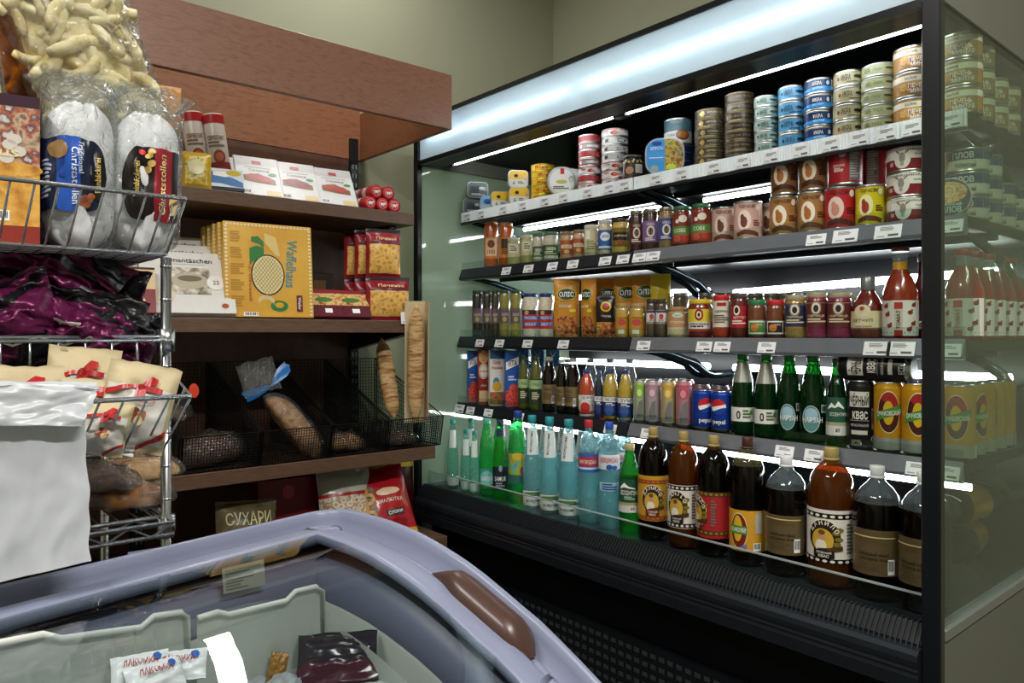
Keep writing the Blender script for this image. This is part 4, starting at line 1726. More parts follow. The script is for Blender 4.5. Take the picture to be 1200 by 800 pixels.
J(794, 25, 359, '#b39b6a', '#9c7a52', '#b78a5e', band(('e', 0, .72, .5, .07, '#cfe0d8'), ('t', 'ХРІН', 0, .72, .05, '#2f6b5a', .6), ('t', 'СТОЛОВА', 0, .5, .08, '#f0e6d6', 1.5), ('r', -1.1, 1.1, .12, .34, '#c9bd97')), 'wide cream horseradish jar with tan lid', z0=.34, z1=.8, span=2.6)
J(820.5, 29, 350, '#6b2a1c', '#d6b32a', '#b5342c', band(('r', -1.25, 1.25, .42, .74, '#d6c23c'), ('e', -.1, .6, .34, .15, '#8c1f1f'), ('e', -.1, .6, .2, .09, '#e6d9b0', .0014), ('e', -.1, .6, .1, .05, '#2a1a14', .0018), ('r', -1.1, .9, .24, .42, '#dedad2'), ('t', 'ХРЕНОВИНА', -.1, .36, .07, '#33231c', 1.7), ('l', -.8, .8, .26, .32, 1, '#33231c')), 'wide red jar with yellow lid and yellow label', z0=.18, z1=.76, span=2.7)
J(845.5, 21, 345, '#a3341f', '#c4282c', '#d8d0bd', band(('r', -.5, .5, .74, .82, '#a3242a'), ('t', 'АДЖИКА', 0, .62, .06, '#2c2420', 1.5), ('l', -.9, .9, .34, .54, 4, '#6b5e4c')), 'red sauce jar with red lid and cream label', z0=.26, z1=.86, span=2.5)
J(866.5, 21, 343, '#5a1f18', '#4a4540', '#a3242a', band(('e', -.3, .62, .34, .11, '#e8e0d6'), ('e', -.3, .62, .22, .07, '#2a1a18', .0014), ('t', 'КЕТЧУП', 0, .46, .06, '#e8d0c4', 1.3), ('l', -.8, .8, .3, .4, 2, '#e8d0c4')), 'dark red jar with red label and white emblem', z0=.24, z1=.72, span=2.6)
for u, lid, bg, lb in ((887.5, '#2f7a4c', '#4f8a3c', 'squat brown sauce jar with green lid and green label'), (909, '#c4282c', '#2a2422', 'squat brown sauce jar with red lid and black label')):
    J(u, 22, 351, '#6b3a22', lid, bg, band(('r', -.95, .95, .42, .46, '#e6e3da', .001), ('r', -.95, .95, .12, .16, '#e6e3da', .001), ('r', -.95, -.85, .12, .46, '#e6e3da', .001), ('r', .7, .8, .12, .46, '#e6e3da', .001), ('e', -.3, .28, .4, .1, '#c9783c'), ('t', 'СОУС', .2, .36, .05, '#f0e6c4', .6)), lb, z0=.1, z1=.48, span=2.3)
lou = lambda c: band(('e', -.1, .66, .36, .12, '#e3ddd0'), ('o', -.1, .66, .44, .15, .05, '#c9a86a'), ('e', -.1, .65, .22, .08, '#2a2430', .0014), ('t', 'ГОРЧИЦА', -.1, .49, .055, '#e3d3a8', 1.5), ('l', -.9, .9, .34, .44, 2, '#cfc6a8'), ('r', -1.2, 1.2, .76, .78, c, .001))
J(932.5, 25, 345, '#9a7c42', '#a89a7c', '#2f3450', lou('#6b6f8a'), 'mustard coloured jar with navy label', z0=.28, z1=.80, span=2.7)
for u, w, lb in ((957.5, 25, 'magenta beet jar with maroon label beside the navy jar'), (984, 28, 'magenta beet jar with maroon label beside the ketchup bottle')):
    J(u, w, 342, '#8a2350', '#a89a7c', '#5c2a2a', lou('#a06a5a'), lb, z0=.24, z1=.82, span=2.7)
J(1003, 16, 346, '#5a2030', '#a89a7c', '#3a2a30', None, 'dark jar in the back row behind the ketchup bottle', back=.09)
# glass tops of the second row of jars
for i, u in enumerate((798, 828, 860, 886, 905, 922, 950, 975)):
    r, X = size(u, 20, X0, .11)
    put(jar('preserve_jar', r, topz(u, 343, X) - Z, G('#6b5a46'), C('#8d8f8c', metal=.7), None, None), u, X, Z,
        'plain jar with grey lid in the back row behind the %s' % ('cream horseradish jar', 'yellow lidded jar', 'dark red jar', 'green lidded squat jar', 'red lidded squat jar', 'navy labelled jar', 'first magenta jar', 'second magenta jar')[i], GR)


def bot(u, w, v0, back=0.):
    r, X = size(u, w, X0, back)
    return r, X, topz(u, v0, X - r) - Z


# ketchup bottle
r, X, h = bot(1017, 37, 323)
ket = G('#6b1d18')
kk_ = bottle('ketchup_bottle', [(r * .8, 0), (r * .97, .004), (r, .015), (r, h * .42), (r * .9, h * .55), (r * .62, h * .68), (r * .42, h * .76), (r * .4, h * .82)], ket, C('#8d8f92', metal=.5), (r * .46, h * .78, h),
             h * .16, h * .45, C('#d9cfa8'), lambda p, S, R: (p.text(S, 'КЕТЧУП', -R * .1, h * .30, h * .05, C('#6b5a3c'), w=R * 1.2), p.text(S, 'ТОМАТНЫЙ', -R * .1, h * .21, h * .03, C('#8c2a22'), w=R * 1.1), p.ell(S, -R * .1, h * .45, R * .5, h * .1, C('#d9cfa8'), .0005), p.ell(S, -R * .1, h * .49, R * .14, h * .03, C('#a3342a'), .0012), p.rect(S, -R * 1.1, R * 1.1, h * .165, h * .18, C('#7a2a22'))), span=2.5)
put(kk_, 1017, X, Z, 'ketchup bottle with grey cap and cream label', GR, -14)
# big tomato sauce bottles
r, X, h = bot(1055, 39, 288)
tom = G('#8a2c14', var=.1)
neckm = G('#d0961f')
glassn = clear_mat('bottle_neck', '#d9e2dc', 1.45, .03, haze=.25, hazecol='#cfd6d2')


def pr_tom(p, S, R):
    for i, (s, z) in enumerate(((-.75, .24), (-.6, .12), (.55, .26), (.75, .14), (.5, .08), (-.85, .33), (.8, .34))):
        p.ell(S, s * R, h * (z + .03), R * .16, h * .022, C('#8c2f22'))
        p.ell(S, s * R + R * .1, h * (z + .055), R * .07, h * .009, C('#4f6b3a'), .0012)
    p.rect(S, -R * .32, R * .12, h * .04, h * .40, C('#c9c0b2'), .001)
    p.rect(S, -R * .32, R * .12, h * .33, h * .40, C('#b5342a'), .0013)
    p.rect(S, -R * .32, R * .12, h * .04, h * .10, C('#b5342a'), .0013)
    p.text(S, 'ТОМАТ', -R * .1, h * .215, R * .2, C('#5a2018'), w=h * .2, rot=PI / 2, o=.0018)


kt_ = bottle('tomato_sauce_bottle', [(r * .8, 0), (r * .96, .004), (r, .015), (r, h * .46), (r * .95, h * .53), (r * .7, h * .66), (r * .45, h * .74), (r * .42, h * .76), (r * .42, h * .84), (r * .4, h * .86), (r * .38, h * .93)],
             [tom] * 7 + [neckm] + [glassn] * 2, C('#7a4a42', rough=.3), (r * .5, h * .955, h), h * .04, h * .42, C('#dedad3'), pr_tom, span=2.9)
put(kt_, 1055, X, Z, 'tall tomato sauce bottle with orange neck band and white label', GR, 0)
ktc = bottle('tomato_sauce_bottle', [(r * .8, 0), (r * .96, .004), (r, .015), (r, h * .46), (r * .95, h * .53), (r * .7, h * .66), (r * .45, h * .74), (r * .42, h * .76), (r * .42, h * .86)],
             [tom] * 7 + [glassn], C('#9c2f26'), (r * .48, h * .86, h * .93), h * .04, h * .42, C('#dedad3'), pr_tom, span=2.9)
put(ktc, 1130, X, Z, 'tomato sauce bottle with red cap behind the end glass, front one', GR, -12)
x, y = spot(1130, X)
for j in (1, 2, 3, 4):
    ktc.place((x + j * .079, y + .004, Z), (0, 0, -1.3), 'tomato sauce bottle inside the end glass, %s row back' % ('first', 'second', 'third', 'fourth')[j - 1], GR)
r2_ = r * .8
kdr = bottle('ketchup_bottle', [(r2_ * .8, 0), (r2_, .005), (r2_, h * .4), (r2_ * .8, h * .55), (r2_ * .45, h * .7), (r2_ * .4, h * .86)], ket, C('#8d8f92', metal=.5), (r2_ * .46, h * .86, h * .95), h * .1, h * .38, C('#4a2f5a'), lambda p, S, R: (p.rect(S, -R, R, h * .12, h * .2, WHITE), p.ell(S, 0, h * .16, R * .4, h * .03, C('#a86a3c'), .0012)), span=2.4)
put(kdr, 1083, X + .078, Z, 'dark sauce bottle half hidden by the front post', GR, 0)

# ================================================================ fourth shelf: drinks
Z = SZ[3] + .0005
X0 = SX[3]
GR = 'drinks on the fourth shelf of the display case'
berry = ramp_mat('berry_photo', ['#8c1220', '#c8302e', '#e0604a', '#9c1a2a'], 80, 'voronoi')
peach = ramp_mat('peach_photo', ['#c98a4a', '#e0b27a', '#b5622c'], 60)


def pr_vita(p, S, w, h):
    p.poly(S, [(-w * .46, h * .80), (w * .46, h * .90)], [(-w * .46, h * .66), (w * .46, h * .76)], WHITE)
    p.text(S, 'VITA', 0, h * .78, h * .11, C('#1c2f6b'), w=w * .7, rot=.1, bold=.03)
    p.rect(S, -w * .46, w * .46, h * .02, h * .3, berry, .0006)
    p.ell(S, w * .1, h * .3, w * .36, h * .12, berry, .0009)
    p.lines(S, -w * .3, w * .35, h * .46, h * .56, 2, C('#c9d6f0'))


def pr_peach(p, S, w, h):
    p.rect(S, -w * .48, w * .48, h * .0, h * .98, C('#8c2a22'), .0004)
    p.ell(S, 0, h * .86, w * .45, h * .12, peach, .0006)
    p.ell(S, 0, h * .6, w * .46, h * .14, C('#e6ded0'), .001)
    p.ring(S, 0, h * .6, w * .42, h * .12, w * .05, C('#a83a2c'), .0014)
    p.text(S, 'Добрий', 0, h * .6, h * .06, C('#a83a2c'), w=w * .7)
    p.rect(S, -w * .4, w * .4, h * .05, h * .25, C('#d9b98a'), .0006)
    p.text(S, 'яблуко', 0, h * .34, h * .05, C('#f0dcc4'), w=w * .5)


def pr_soki(p, S, w, h):
    p.rect(S, -w * .48, w * .48, h * .84, h * .99, C('#2a5d8a'))
    p.text(S, 'Соки', -w * .05, h * .78, h * .07, C('#b5282c'), w=w * .5, bold=.03)
    p.text(S, 'України', 0, h * .68, h * .07, C('#b5282c'), w=w * .75, bold=.03)
    p.ell(S, -w * .05, h * .42, w * .22, h * .09, C('#3f86b8'))
    p.ell(S, 0, h * .35, w * .3, h * .09, C('#d8a82e'), .0012)
    p.rect(S, -w * .48, w * .48, h * .02, h * .25, ramp_mat('tomato_photo', ['#b5342a', '#d8523c', '#4f7a3a', '#8c1a1a'], 60), .0008)


def jb(u, w, v, m, prn, lb, kk=8):
    r, X = size(u, w, X0)
    wd_ = 2 * r * .93
    k = carton('juice_carton', wd_, wd_ * .75, topz(u, v, X0 + .03) - Z, C(m), prn, top=None)
    put(k, u, X0 + .03 + wd_ * .3, Z, lb, GR, kk)


jb(553.5, 13, 411, '#2356a8', pr_vita, 'blue juice carton with white stripe and red fruit nearest the glass end')
jb(566, 14, 409, '#8c2a22', pr_peach, 'maroon apple juice carton with white oval')
jb(581.5, 19, 410, '#e6e3da', pr_soki, 'white juice carton with red lettering and tomatoes')
jb(599.5, 18, 411, '#2356a8', pr_vita, 'blue juice carton with white stripe and red berries beside the green bottles')
for i, u in enumerate((612, 630, 648)):
    r, X = size(u, 17, X0)
    k = carton('juice_carton', 2 * r, .06, topz(u, 408, X0 + .17) - Z, C('#2f7fc4'), lambda p, S, w, h: (p.poly(S, [(-w * .3, h * .97), (0, h * .88), (w * .3, h * .97)], [(-w * .4, h * .97), (0, h * .84), (w * .4, h * .97)], WHITE), p.rect(S, -w * .4, w * .4, h * .5, h * .7, WHITE)))
    put(k, u, X0 + .17, Z, 'bright blue carton in the back row behind the %s' % ('first green labelled bottle', 'second green labelled bottle', 'dark kvass bottle')[i], GR)


def petprof(r, h, neck=.0135):
    return [(r * .7, 0), (r * .93, .003), (r, .014), (r, h * .56), (r * .97, h * .62), (r * .86, h * .72), (r * .62, h * .81), (neck * 1.15, h * .885), (neck, h * .90), (neck, h * .935)]


olive_liq = G('#5a5c26', var=.1)
dark_liq = mat('#120a08', .08, var=.2, vs=20, coat=.6)
headsp = clear_mat('pet_headspace', '#e8f0ee', 1.5, .03, haze=.12, hazecol='#dfe8e8')
headam = clear_mat('pet_headspace_amber', '#c08a3a', 1.5, .03, haze=.12, hazecol='#a86a1c')


def pb_(u, w, v, liq, capc, lab, prn, lb, z0, z1, name='drink_bottle', span=6.28, kk=0., back=0., head=None, fill=8):
    r, X, h = bot(u, w, v, back)
    pf = petprof(r, h, min(.0135, r * .45))
    k = bottle(name, pf, [liq] * fill + [head or liq] * (9 - fill), C(capc), (min(.0150, r * .5), h * .93, h), h * z0, h * z1, C(lab), prn(h) if prn else None, span=span)
    put(k, u, X, Z, lb, GR, kk)
    return k


lg = lambda h: (lambda p, S, R: (p.rect(S, -R * 1.5, R * 1.5, h * .40, h * .56, C('#a9c48a'), .0008), p.text(S, 'ГРУША', 0, h * .48, h * .05, C('#2f5a2a'), w=R * 1.0), p.lines(S, -R * .6, R * .6, h * .2, h * .34, 4, C('#c9c6a8'))))
pb_(613.5, 13, 416, olive_liq, '#2a5a38', '#33402a', lg, 'small lemonade bottle with green cap beside the blue carton', .12, .58)
pb_(628, 16, 417, olive_liq, '#2a5a38', '#33402a', lg, 'small lemonade bottle with green cap beside the dark bottles', .12, .58)
lk = lambda h: (lambda p, S, R: (p.text(S, 'КВАС', 0, h * .42, h * .05, C('#3a2c18'), w=R * .9), p.lines(S, -R * .7, R * .7, h * .22, h * .36, 4, C('#5c4a2c')), p.bars(S, R * .5, R * .9, h * .16, h * .3, INK, WHITE)))
pb_(643.5, 17, 418, dark_liq, '#cfd0cc', '#7d6a48', lk, 'small dark kvass bottle with white cap beside the lemonade', .16, .5, span=2.6, kk=-10, head=headsp)
pb_(658, 14, 421, dark_liq, '#cfd0cc', '#7d6a48', lk, 'small dark kvass bottle with white cap in the middle of three', .16, .5, span=2.6, kk=-20, head=headsp)
pb_(671.5, 18, 420, dark_liq, '#cfd0cc', '#7d6a48', lk, 'small dark kvass bottle with white cap beside the red drink', .16, .5, span=2.6, kk=-30, head=headsp)
lf = lambda c, t: (lambda h: (lambda p, S, R: (p.rect(S, -R * 2, R * 2, h * .36, h * .46, WHITE, .0008), p.text(S, t, 0, h * .41, h * .07, C('#2a2f4a'), w=R * 1.4, bold=.04), p.ell(S, -R * .2, h * .2, R * .6, h * .12, C(c), .001), p.lines(S, -R * .6, R * .6, h * .28, h * .34, 2, WHITE))))
pb_(687.5, 19, 434, G('#b5482c'), '#3a3f8a', '#d9d3cc', lf('#c8302e', 'ЗДОРУН'), 'red juice bottle with blue cap and white label', .02, .47)
pb_(702, 11, 434, G('#1c2a3a'), '#3a3f8a', '#1f2a5a', lf('#2f3f7a', 'ОКЗДЕ'), 'dark blue juice bottle with blue cap', .02, .47)
pb_(715.5, 19, 434, G('#b59a3c'), '#3a3f8a', '#26366b', lf('#3f5a9a', 'ЧИСЗУМ'), 'yellow juice bottle with navy label beside the dark blue one', .08, .47)
pb_(733, 18, 434, G('#b59a3c'), '#3a3f8a', '#26366b', lf('#3f5a9a', 'ЗУМ'), 'yellow juice bottle with navy label beside the slim cans', .08, .47)
for i, u in enumerate((664, 692, 715, 738)):
    pb_(u, 18, 421, headsp, '#d8dadb', '#c9d3d6', None, 'clear bottle with white cap in the back row behind the %s' % ('dark kvass', 'red juice', 'first yellow juice', 'second yellow juice')[i], .2, .4, back=.1)


def can(name, r, h, wrap, prn, top=None):
    """drinks can: necked ends, lid with tab"""
    k = Kind(name, 'can')
    al = C('#c4c8cb', metal=.9, rough=.25)
    k.part('body', MB().lathe([(r * .72, 0), (r * .78, .001), (r * .98, .009), (r, .012), (r, h * .9), (r * .985, h * .925), (r * .84, h * .985), (r * .86, h), (r * .8, h), (r * .78, h - .004)], [al, al, al, wrap, wrap, wrap, al, al, al], 22))
    li = k.part('lid', MB().lathe([(r * .78, h - .0045), (r * .2, h - .0045), (.0001, h - .0045)], al, 18, cap=False))
    k.part('tab', MB().box(-r * .12, r * .12, -r * .35, r * .2, h - .004, h - .002, al), li)
    p = MB()
    prn(p, cyl(r + .0004), r, h)
    k.part('print', p)
    return k


def pr_slim(c1, c2):
    def f(p, S, R, h):
        p.ell(S, -R * .1, h * .74, R * .6, h * .13, C(c1))
        p.ell(S, -R * .1, h * .72, R * .35, h * .08, C(c2), .0012)
        p.poly(S, [(-R * .5, h * .3), (-R * .1, h * .52), (R * .35, h * .56)], [(-R * .5, h * .12), (-R * .1, h * .12), (R * .35, h * .12)], C('#8d8f92', metal=.5))
        p.text(S, 'SENSE', 0, h * .2, h * .05, C('#3a3a40'), w=R * 1.0)
        p.rect(S, -R * 1.6, R * 1.6, h * .86, h * .9, C(c1), .0008)
    return f


for u, w, c, a, b, lb in ((750, 15, '#b9c4a0', '#8cc43a', '#d6e8a0', 'slim silver can with lime green circle'), (765, 18, '#c4b4bb', '#b98aa0', '#d9c0cc', 'slim silver can with dusty pink circle'),
                       (783.5, 18, '#c9bb8c', '#d8a83a', '#e8d28c', 'slim silver can with yellow orange circle'), (801.5, 19, '#c98f98', '#c4566a', '#e0909c', 'slim pink can beside the blue cola cans')):
    r, X = size(u, w, X0)
    kc_ = can('slim_can', r, topz(u, 446, X - r) - Z, C(c, metal=.4), pr_slim(a, b))
    put(kc_, u, X, Z, lb, GR, 0)
    put(kc_, u + 3, X + .075, Z, lb.replace('slim', 'second row slim').replace(' beside', ' behind its twin beside'), GR, 0)


def pr_pepsi(sh):
    def f(p, S, R, h):
        s, z, q = sh * R, h * .62, R * .72
        cols = []
        p.ell(S, s, z, q, q, WHITE, .0006, 18)
        n = 16
        top, mid1, mid2, bot_ = [], [], [], []
        for i in range(n + 1):
            t = -math.cos(PI * i / n)
            e = math.sqrt(max(0, 1 - t * t)) * q
            wv = q * (.18 + .22 * t)
            wv2 = q * (-.30 + .16 * t + .12 * math.sin(t * 2.5))
            top.append((s + t * q, z + e))
            mid1.append((s + t * q, z + max(-e, min(e, wv))))
            mid2.append((s + t * q, z + max(-e, min(e, wv2))))
            bot_.append((s + t * q, z - e))
        p.poly(S, top, mid1, C('#c4242c'), .001)
        p.poly(S, mid2, bot_, C('#1d3f9c'), .001)
        p.text(S, 'pepsi', s * .8, h * .25, h * .14, WHITE, w=R * 1.15, bold=.016)
    return f


r, X = size(835, 25.5, X0)
hp = topz(835, 458, X - r) - Z
BLU = C('#1c3fa0', metal=.35)
put(can('cola_can', r, hp, BLU, pr_pepsi(.3)), 823.5, X, Z, 'blue cola can with round red white emblem beside the pink can', GR, 0)
kpp = can('cola_can', r, hp, BLU, pr_pepsi(-.35))
put(kpp, 846, X, Z, 'blue cola can with round red white emblem beside the green bottle', GR, 0)
for i, u in enumerate((822, 844, 866)):
    put(can('drink_can', r * .9, hp * 1.08, C('#9c8a90', metal=.5), lambda p, S, R, h: p.rect(S, -R, R, h * .3, h * .6, C('#b9aab0'))) if i == 0 else kpp_b, u, X + .085, Z, 'grey can in the second row behind the cola cans, %s' % ('near the slim cans', 'middle', 'near the green bottle')[i], GR) if i == 0 else None
    if i == 0:
        kpp_b = can('drink_can', r * .9, hp * 1.08, C('#8f868c', metal=.5), lambda p, S, R, h: p.rect(S, -R, R, h * .3, h * .6, C('#b9aab0')))
    else:
        put(kpp_b, u, X + .085, Z, 'grey can in the second row behind the cola cans, %s' % ('', 'middle', 'near the green bottle')[i], GR)

# green glass mineral water bottles
ggl = clear_mat('green_glass', '#2f9a52', 1.5, .02, haze=.16, hazecol='#0f6b30', glass=.35)
gdk = clear_mat('dark_green_glass', '#1f7a3c', 1.5, .02, haze=.35, hazecol='#0a4a22', glass=.35)


def gprof(r, h):
    return [(r * .8, 0), (r * .97, .003), (r, .012), (r, h * .46), (r * .96, h * .54), (r * .8, h * .66), (r * .55, h * .80), (r * .40, h * .90), (r * .38, h * .95)]


foil = C('#a9aca4', metal=.6, rough=.3)


def foilneck(r, h):
    def f(k):
        R_ = lambda z: r * (.96 - (.96 - .40) * (z / h - .54) / .36) + .001
        k.part('neck_foil', MB().lathe([(r * .84 + .0012, h * .64), (r * .58 + .0012, h * .79), (r * .44 + .001, h * .89)], foil, 20, cap=False))
    return f


for u, w, v, lb in ((870.5, 28, 413, 'green glass water bottle with silver neck beside the cola cans'), (898, 28, 414, 'green glass water bottle with silver neck beside the spiral ribbed bottles')):
    r, X, h = bot(u, w, v)
    k = bottle('water_bottle', gprof(r, h), gdk, C('#2f8a3c'), (r * .46, h * .92, h), h * .17, h * .34, C('#dfe0d8'),
               lambda p, S, R: (p.text(S, '0', -R * .35, h * .25, h * .1, INK, w=R * .35, bold=.04), p.lines(S, R * .0, R * .7, h * .2, h * .31, 3, C('#5a6b4c')), p.ell(S, R * .7, h * .28, R * .15, h * .03, C('#4f9a4a'))), span=2.4, extra=foilneck(r, h))
    put(k, u, X, Z, lb, GR, 0)


def spiral(r, h):
    def f(k):
        b = MB()
        pf = gprof(r, h)
        def rf(z):
            for (ra, za), (rb, zb) in zip(pf, pf[1:]):
                if za <= z <= zb:
                    return ra + (rb - ra) * (z - za) / (zb - za)
            return r * .4
        for i in range(10):
            pts = []
            for j in range(9):
                z = h * (.48 + .4 * j / 8)
                a = i * 2 * PI / 10 + j * .16
                q = rf(z)
                pts.append((q * math.sin(a), -q * math.cos(a), z))
            b.tube(pts, .0016, gdk, 4)
        k.part('spiral_ribs', b)
    return f


for u, w, v, lb in ((925, 28, 415, 'green spiral ribbed water bottle with oval mountain label beside the silver necked one'), (953, 32, 415, 'green spiral ribbed water bottle with oval mountain label beside the smaller green bottle')):
    r, X, h = bot(u, w, v)
    k = bottle('water_bottle', gprof(r, h), gdk, C('#2f8a3c'), (r * .46, h * .92, h), h * .1, h * .46, clear_mat('clear_label', '#4f9a6a', 1.4, .1, haze=.2, hazecol='#1f5a38'),
               lambda p, S, R: (p.ell(S, -R * .25, h * .28, R * .62, h * .15, C('#5d8a8a')), p.ell(S, -R * .25, h * .33, R * .45, h * .07, C('#9cc0d0'), .0014), p.ring(S, -R * .25, h * .28, R * .62, h * .15, R * .05, C('#b9c9c0'), .0016), p.text(S, 'НАРЗАН', -R * .15, h * .27, h * .06, WHITE, w=R * 1.35, o=.002), p.rect(S, R * .45, R * .9, h * .35, h * .44, C('#a9b5ac'), .001), p.rect(S, R * .5, R * .85, h * .37, h * .42, C('#3a5a48'), .0014)), span=2.6, extra=spiral(r, h))
    put(k, u, X, Z, lb, GR, 6)
r, X, h = bot(981, 24, 420)
k = bottle('water_bottle', gprof(r, h), gdk, C('#2f6b3c'), (r * .46, h * .92, h), h * .13, h * .56, C('#2c5a44'),
           lambda p, S, R: (p.poly(S, [(-R * .9, h * .44), (-R * .5, h * .5), (-R * .2, h * .46), (R * .1, h * .52), (R * .6, h * .45)], [(-R * .9, h * .42), (-R * .5, h * .45), (-R * .2, h * .44), (R * .1, h * .46), (R * .6, h * .43)], WHITE), p.text(S, 'ЕССЕНТУКИ', R * .1, h * .37, h * .04, WHITE, w=R * 1.5), p.rect(S, -R * 1.4, R * 1.4, h * .13, h * .24, C('#cfd0c8'), .0009), p.rect(S, -R * 1.4, R * 1.4, h * .24, h * .28, C('#a8a58a'), .0009), p.bars(S, -R * .2, R * .3, h * .15, h * .22, INK, WHITE)), span=2.8,
           extra=lambda k: k.part('neck_label', MB().rect(cyl(r * .74), -r * .3, r * .3, h * .70, h * .78, C('#1f4a34'), 0).text(cyl(r * .74), '4', 0, h * .74, h * .05, WHITE, o=.001)))
put(k, 981, X, Z, 'green glass water bottle with dark label and white mountains', GR, 0)


# kvass and beer cans
def pr_kvas(p, S, R, h):
    p.rect(S, -R * .85, R * .5, h * .62, h * .84, C('#d9d6cc'))
    p.text(S, 'ЧЁРНЫЙ', -R * .15, h * .73, h * .18, INK, w=R * 1.2, bold=.03, o=.0016)
    p.text(S, 'квас', -R * .1, h * .5, h * .12, C('#e3e0d6'), w=R * 1.0, bold=.04)
    p.rect(S, -R * .8, R * .5, h * .42, h * .425, C('#c9c6bc'))
    p.text(S, 'ЧЕРНО-РЖАНОЙ', -R * .15, h * .36, h * .05, C('#c9c6bc'), w=R * 1.2)
    p.rect(S, -R * .7, R * .4, h * .22, h * .28, C('#c9c6bc'))
    p.text(S, 'ЕСТЬ', -R * .3, h * .1, h * .08, C('#c9c6bc'), w=R * .7)
    p.bars(S, R * .7, R * 1.1, h * .3, h * .6, INK, C('#8d8d88'))
    p.ring(S, R * .85, h * .16, R * .2, R * .2, R * .05, C('#c9c6bc'))


r, X = size(1009.5, 33, X0)
hk = topz(1009, 446, X - r) - Z
kkv = can('kvass_can', r, hk, C('#17181a', metal=.2), pr_kvas)
put(kkv, 1009.5, X, Z, 'black kvass can with white lettering standing beside the yellow cans', GR, 0)


def pr_och(p, S, R, h):
    c = -R * .08
    p.ell(S, c, h * .58, R * .74, h * .30, C('#e6dcae'), .0006, 18)
    p.ell(S, c, h * .58, R * .70, h * .285, C('#4a1f16'), .0010, 18)
    n = 14
    top, bot_ = [], []
    for i in range(n + 1):
        t = -math.cos(PI * i / n)
        e = h * .285 * math.sqrt(max(0, 1 - t * t))
        top.append((c + R * .70 * t, h * .58 + e))
        bot_.append((c + R * .70 * t, h * .58 + max(-e, min(e, h * (.08 - .16 * t)))))
    p.poly(S, top, bot_, C('#a8262a'), .0014)
    p.ell(S, c - R * .02, h * .57, R * .34, h * .17, C('#d8ae2c'), .0018, 14)
    p.poly(S, [(-R * .92, h * .57), (-R * .1, h * .63), (R * .80, h * .70)], [(-R * .92, h * .45), (-R * .1, h * .51), (R * .80, h * .58)], C('#4f8a3c'), .0022)
    p.text(S, 'ОЧАКОВСКИЙ', -R * .06, h * .575, h * .085, WHITE, w=R * 1.5, rot=.10, bold=.016, o=.0034)
    p.rect(S, -R * 3.1, R * 3.1, h * .05, h * .22, C('#b4b4ae', metal=.5), .0008, n=20)


r, X = size(1041.5, 33, X0)
ho = topz(1041, 448, X - r) - Z
koc = can('kvass_can', r, ho, C('#d29a22', metal=.25), pr_och)
put(koc, 1041.5, X, Z, 'yellow kvass can with red and green emblem beside the black can', GR, 4)
put(koc, 1075, X, Z, 'yellow kvass can with red and green emblem at the front post', GR, 8)
put(koc, 1124, X, Z, 'yellow kvass can behind the end glass, front one', GR, -5)
x, y = spot(1124, X)
for j in (1, 2, 3, 4):
    koc.place((x + j * .072, y + .004, Z), (0, 0, -1.2 + j), 'yellow kvass can inside the end glass, %s row back' % ('first', 'second', 'third', 'fourth')[j - 1], GR)
x, y = spot(1075, X)
koc.place((x + .08, y, Z), (0, 0, -1), 'yellow kvass can behind the one at the front post', GR)
# the black can lying across the tops
x, y = spot(1036, X)
o = kkv.place((x - .002, y - .07, Z + ho + r), (0, 0, 0), 'black kvass can lying on its side on top of the yellow cans', GR)
o.rotation_euler = (Matrix.Rotation(0.05, 4, 'Z') @ Matrix.Rotation(-PI / 2, 4, 'X') @ Matrix.Rotation(-1.3, 4, 'Z')).to_euler()
# ================================================================ deck: large bottles behind the clear front sheet
Z = .589
X0 = 1.70
GR = 'bottles on the deck of the display case'
teal = clear_mat('teal_water', '#dcf8f0', 1.5, .02, haze=.28, hazecol='#a2f7de', glass=.85, bump=1., bs=38, tlu=.75)
aqua = clear_mat('aqua_water', '#e2f7fa', 1.5, .02, haze=.28, hazecol='#b0f2f4', glass=.85, bump=1., bs=38, tlu=.75)
gpet = clear_mat('green_pet', '#86efaa', 1.5, .02, haze=.2, hazecol='#3fe080', glass=.75, bump=.5, bs=55, tlu=.75)
gpet2 = clear_mat('deep_green_pet', '#6fe07a', 1.5, .02, haze=.2, hazecol='#2fc84a', glass=.7, bump=.5, bs=55, tlu=.75)


def slim(r, h):
    """mineral water bottle tapering smoothly to the neck"""
    return [(r * .75, 0), (r * .95, .004), (r, .014), (r * .97, h * .2), (r, h * .36), (r * .95, h * .5), (r * .78, h * .66), (r * .55, h * .82), (r * .42, h * .91), (r * .42, h * .94)]


def wbot(u, w, v, m, capc, labs, lb, prof=slim, kk=0., back=0., name='water_bottle', capr=.46, rows=0):
    """labs: list of (z0, z1, colour, printer, span)"""
    r, X, h = bot(u, w, v, back)
    pf = prof(r, h)
    def rf(z):
        for (ra, za), (rb, zb) in zip(pf, pf[1:]):
            if za <= z <= zb and zb > za:
                return ra + (rb - ra) * (z - za) / (zb - za) + .0008
        return r
    def ex(k):
        for z0, z1, c, prn, span in labs:
            R = rf(h * (z0 + z1) / 2)
            S = cyl(rf)
            p = MB().rect(S, -span / 2 * R, span / 2 * R, h * z0, h * z1, C(c), 0, n=20, nz=4)
            if prn:
                prn(p, S, R, h)
            k.part('label', p)
    k = bottle(name, pf, m, C(capc), (r * capr, h * .93, h), extra=ex)
    put(k, u, X, Z, lb, GR, kk)
    x, y = spot(u, X)
    for j in range(rows):
        k.place((x + (j + 1) * (2 * r + .006), y + .004, Z), (0, 0, -1), lb.split(',')[0].split(' beside')[0] + ', %s row back%s' % (('second', 'third')[j], lb[lb.index(' beside'):] if ' beside' in lb else (lb[lb.index(','):] if ',' in lb else '')), GR)
    return k


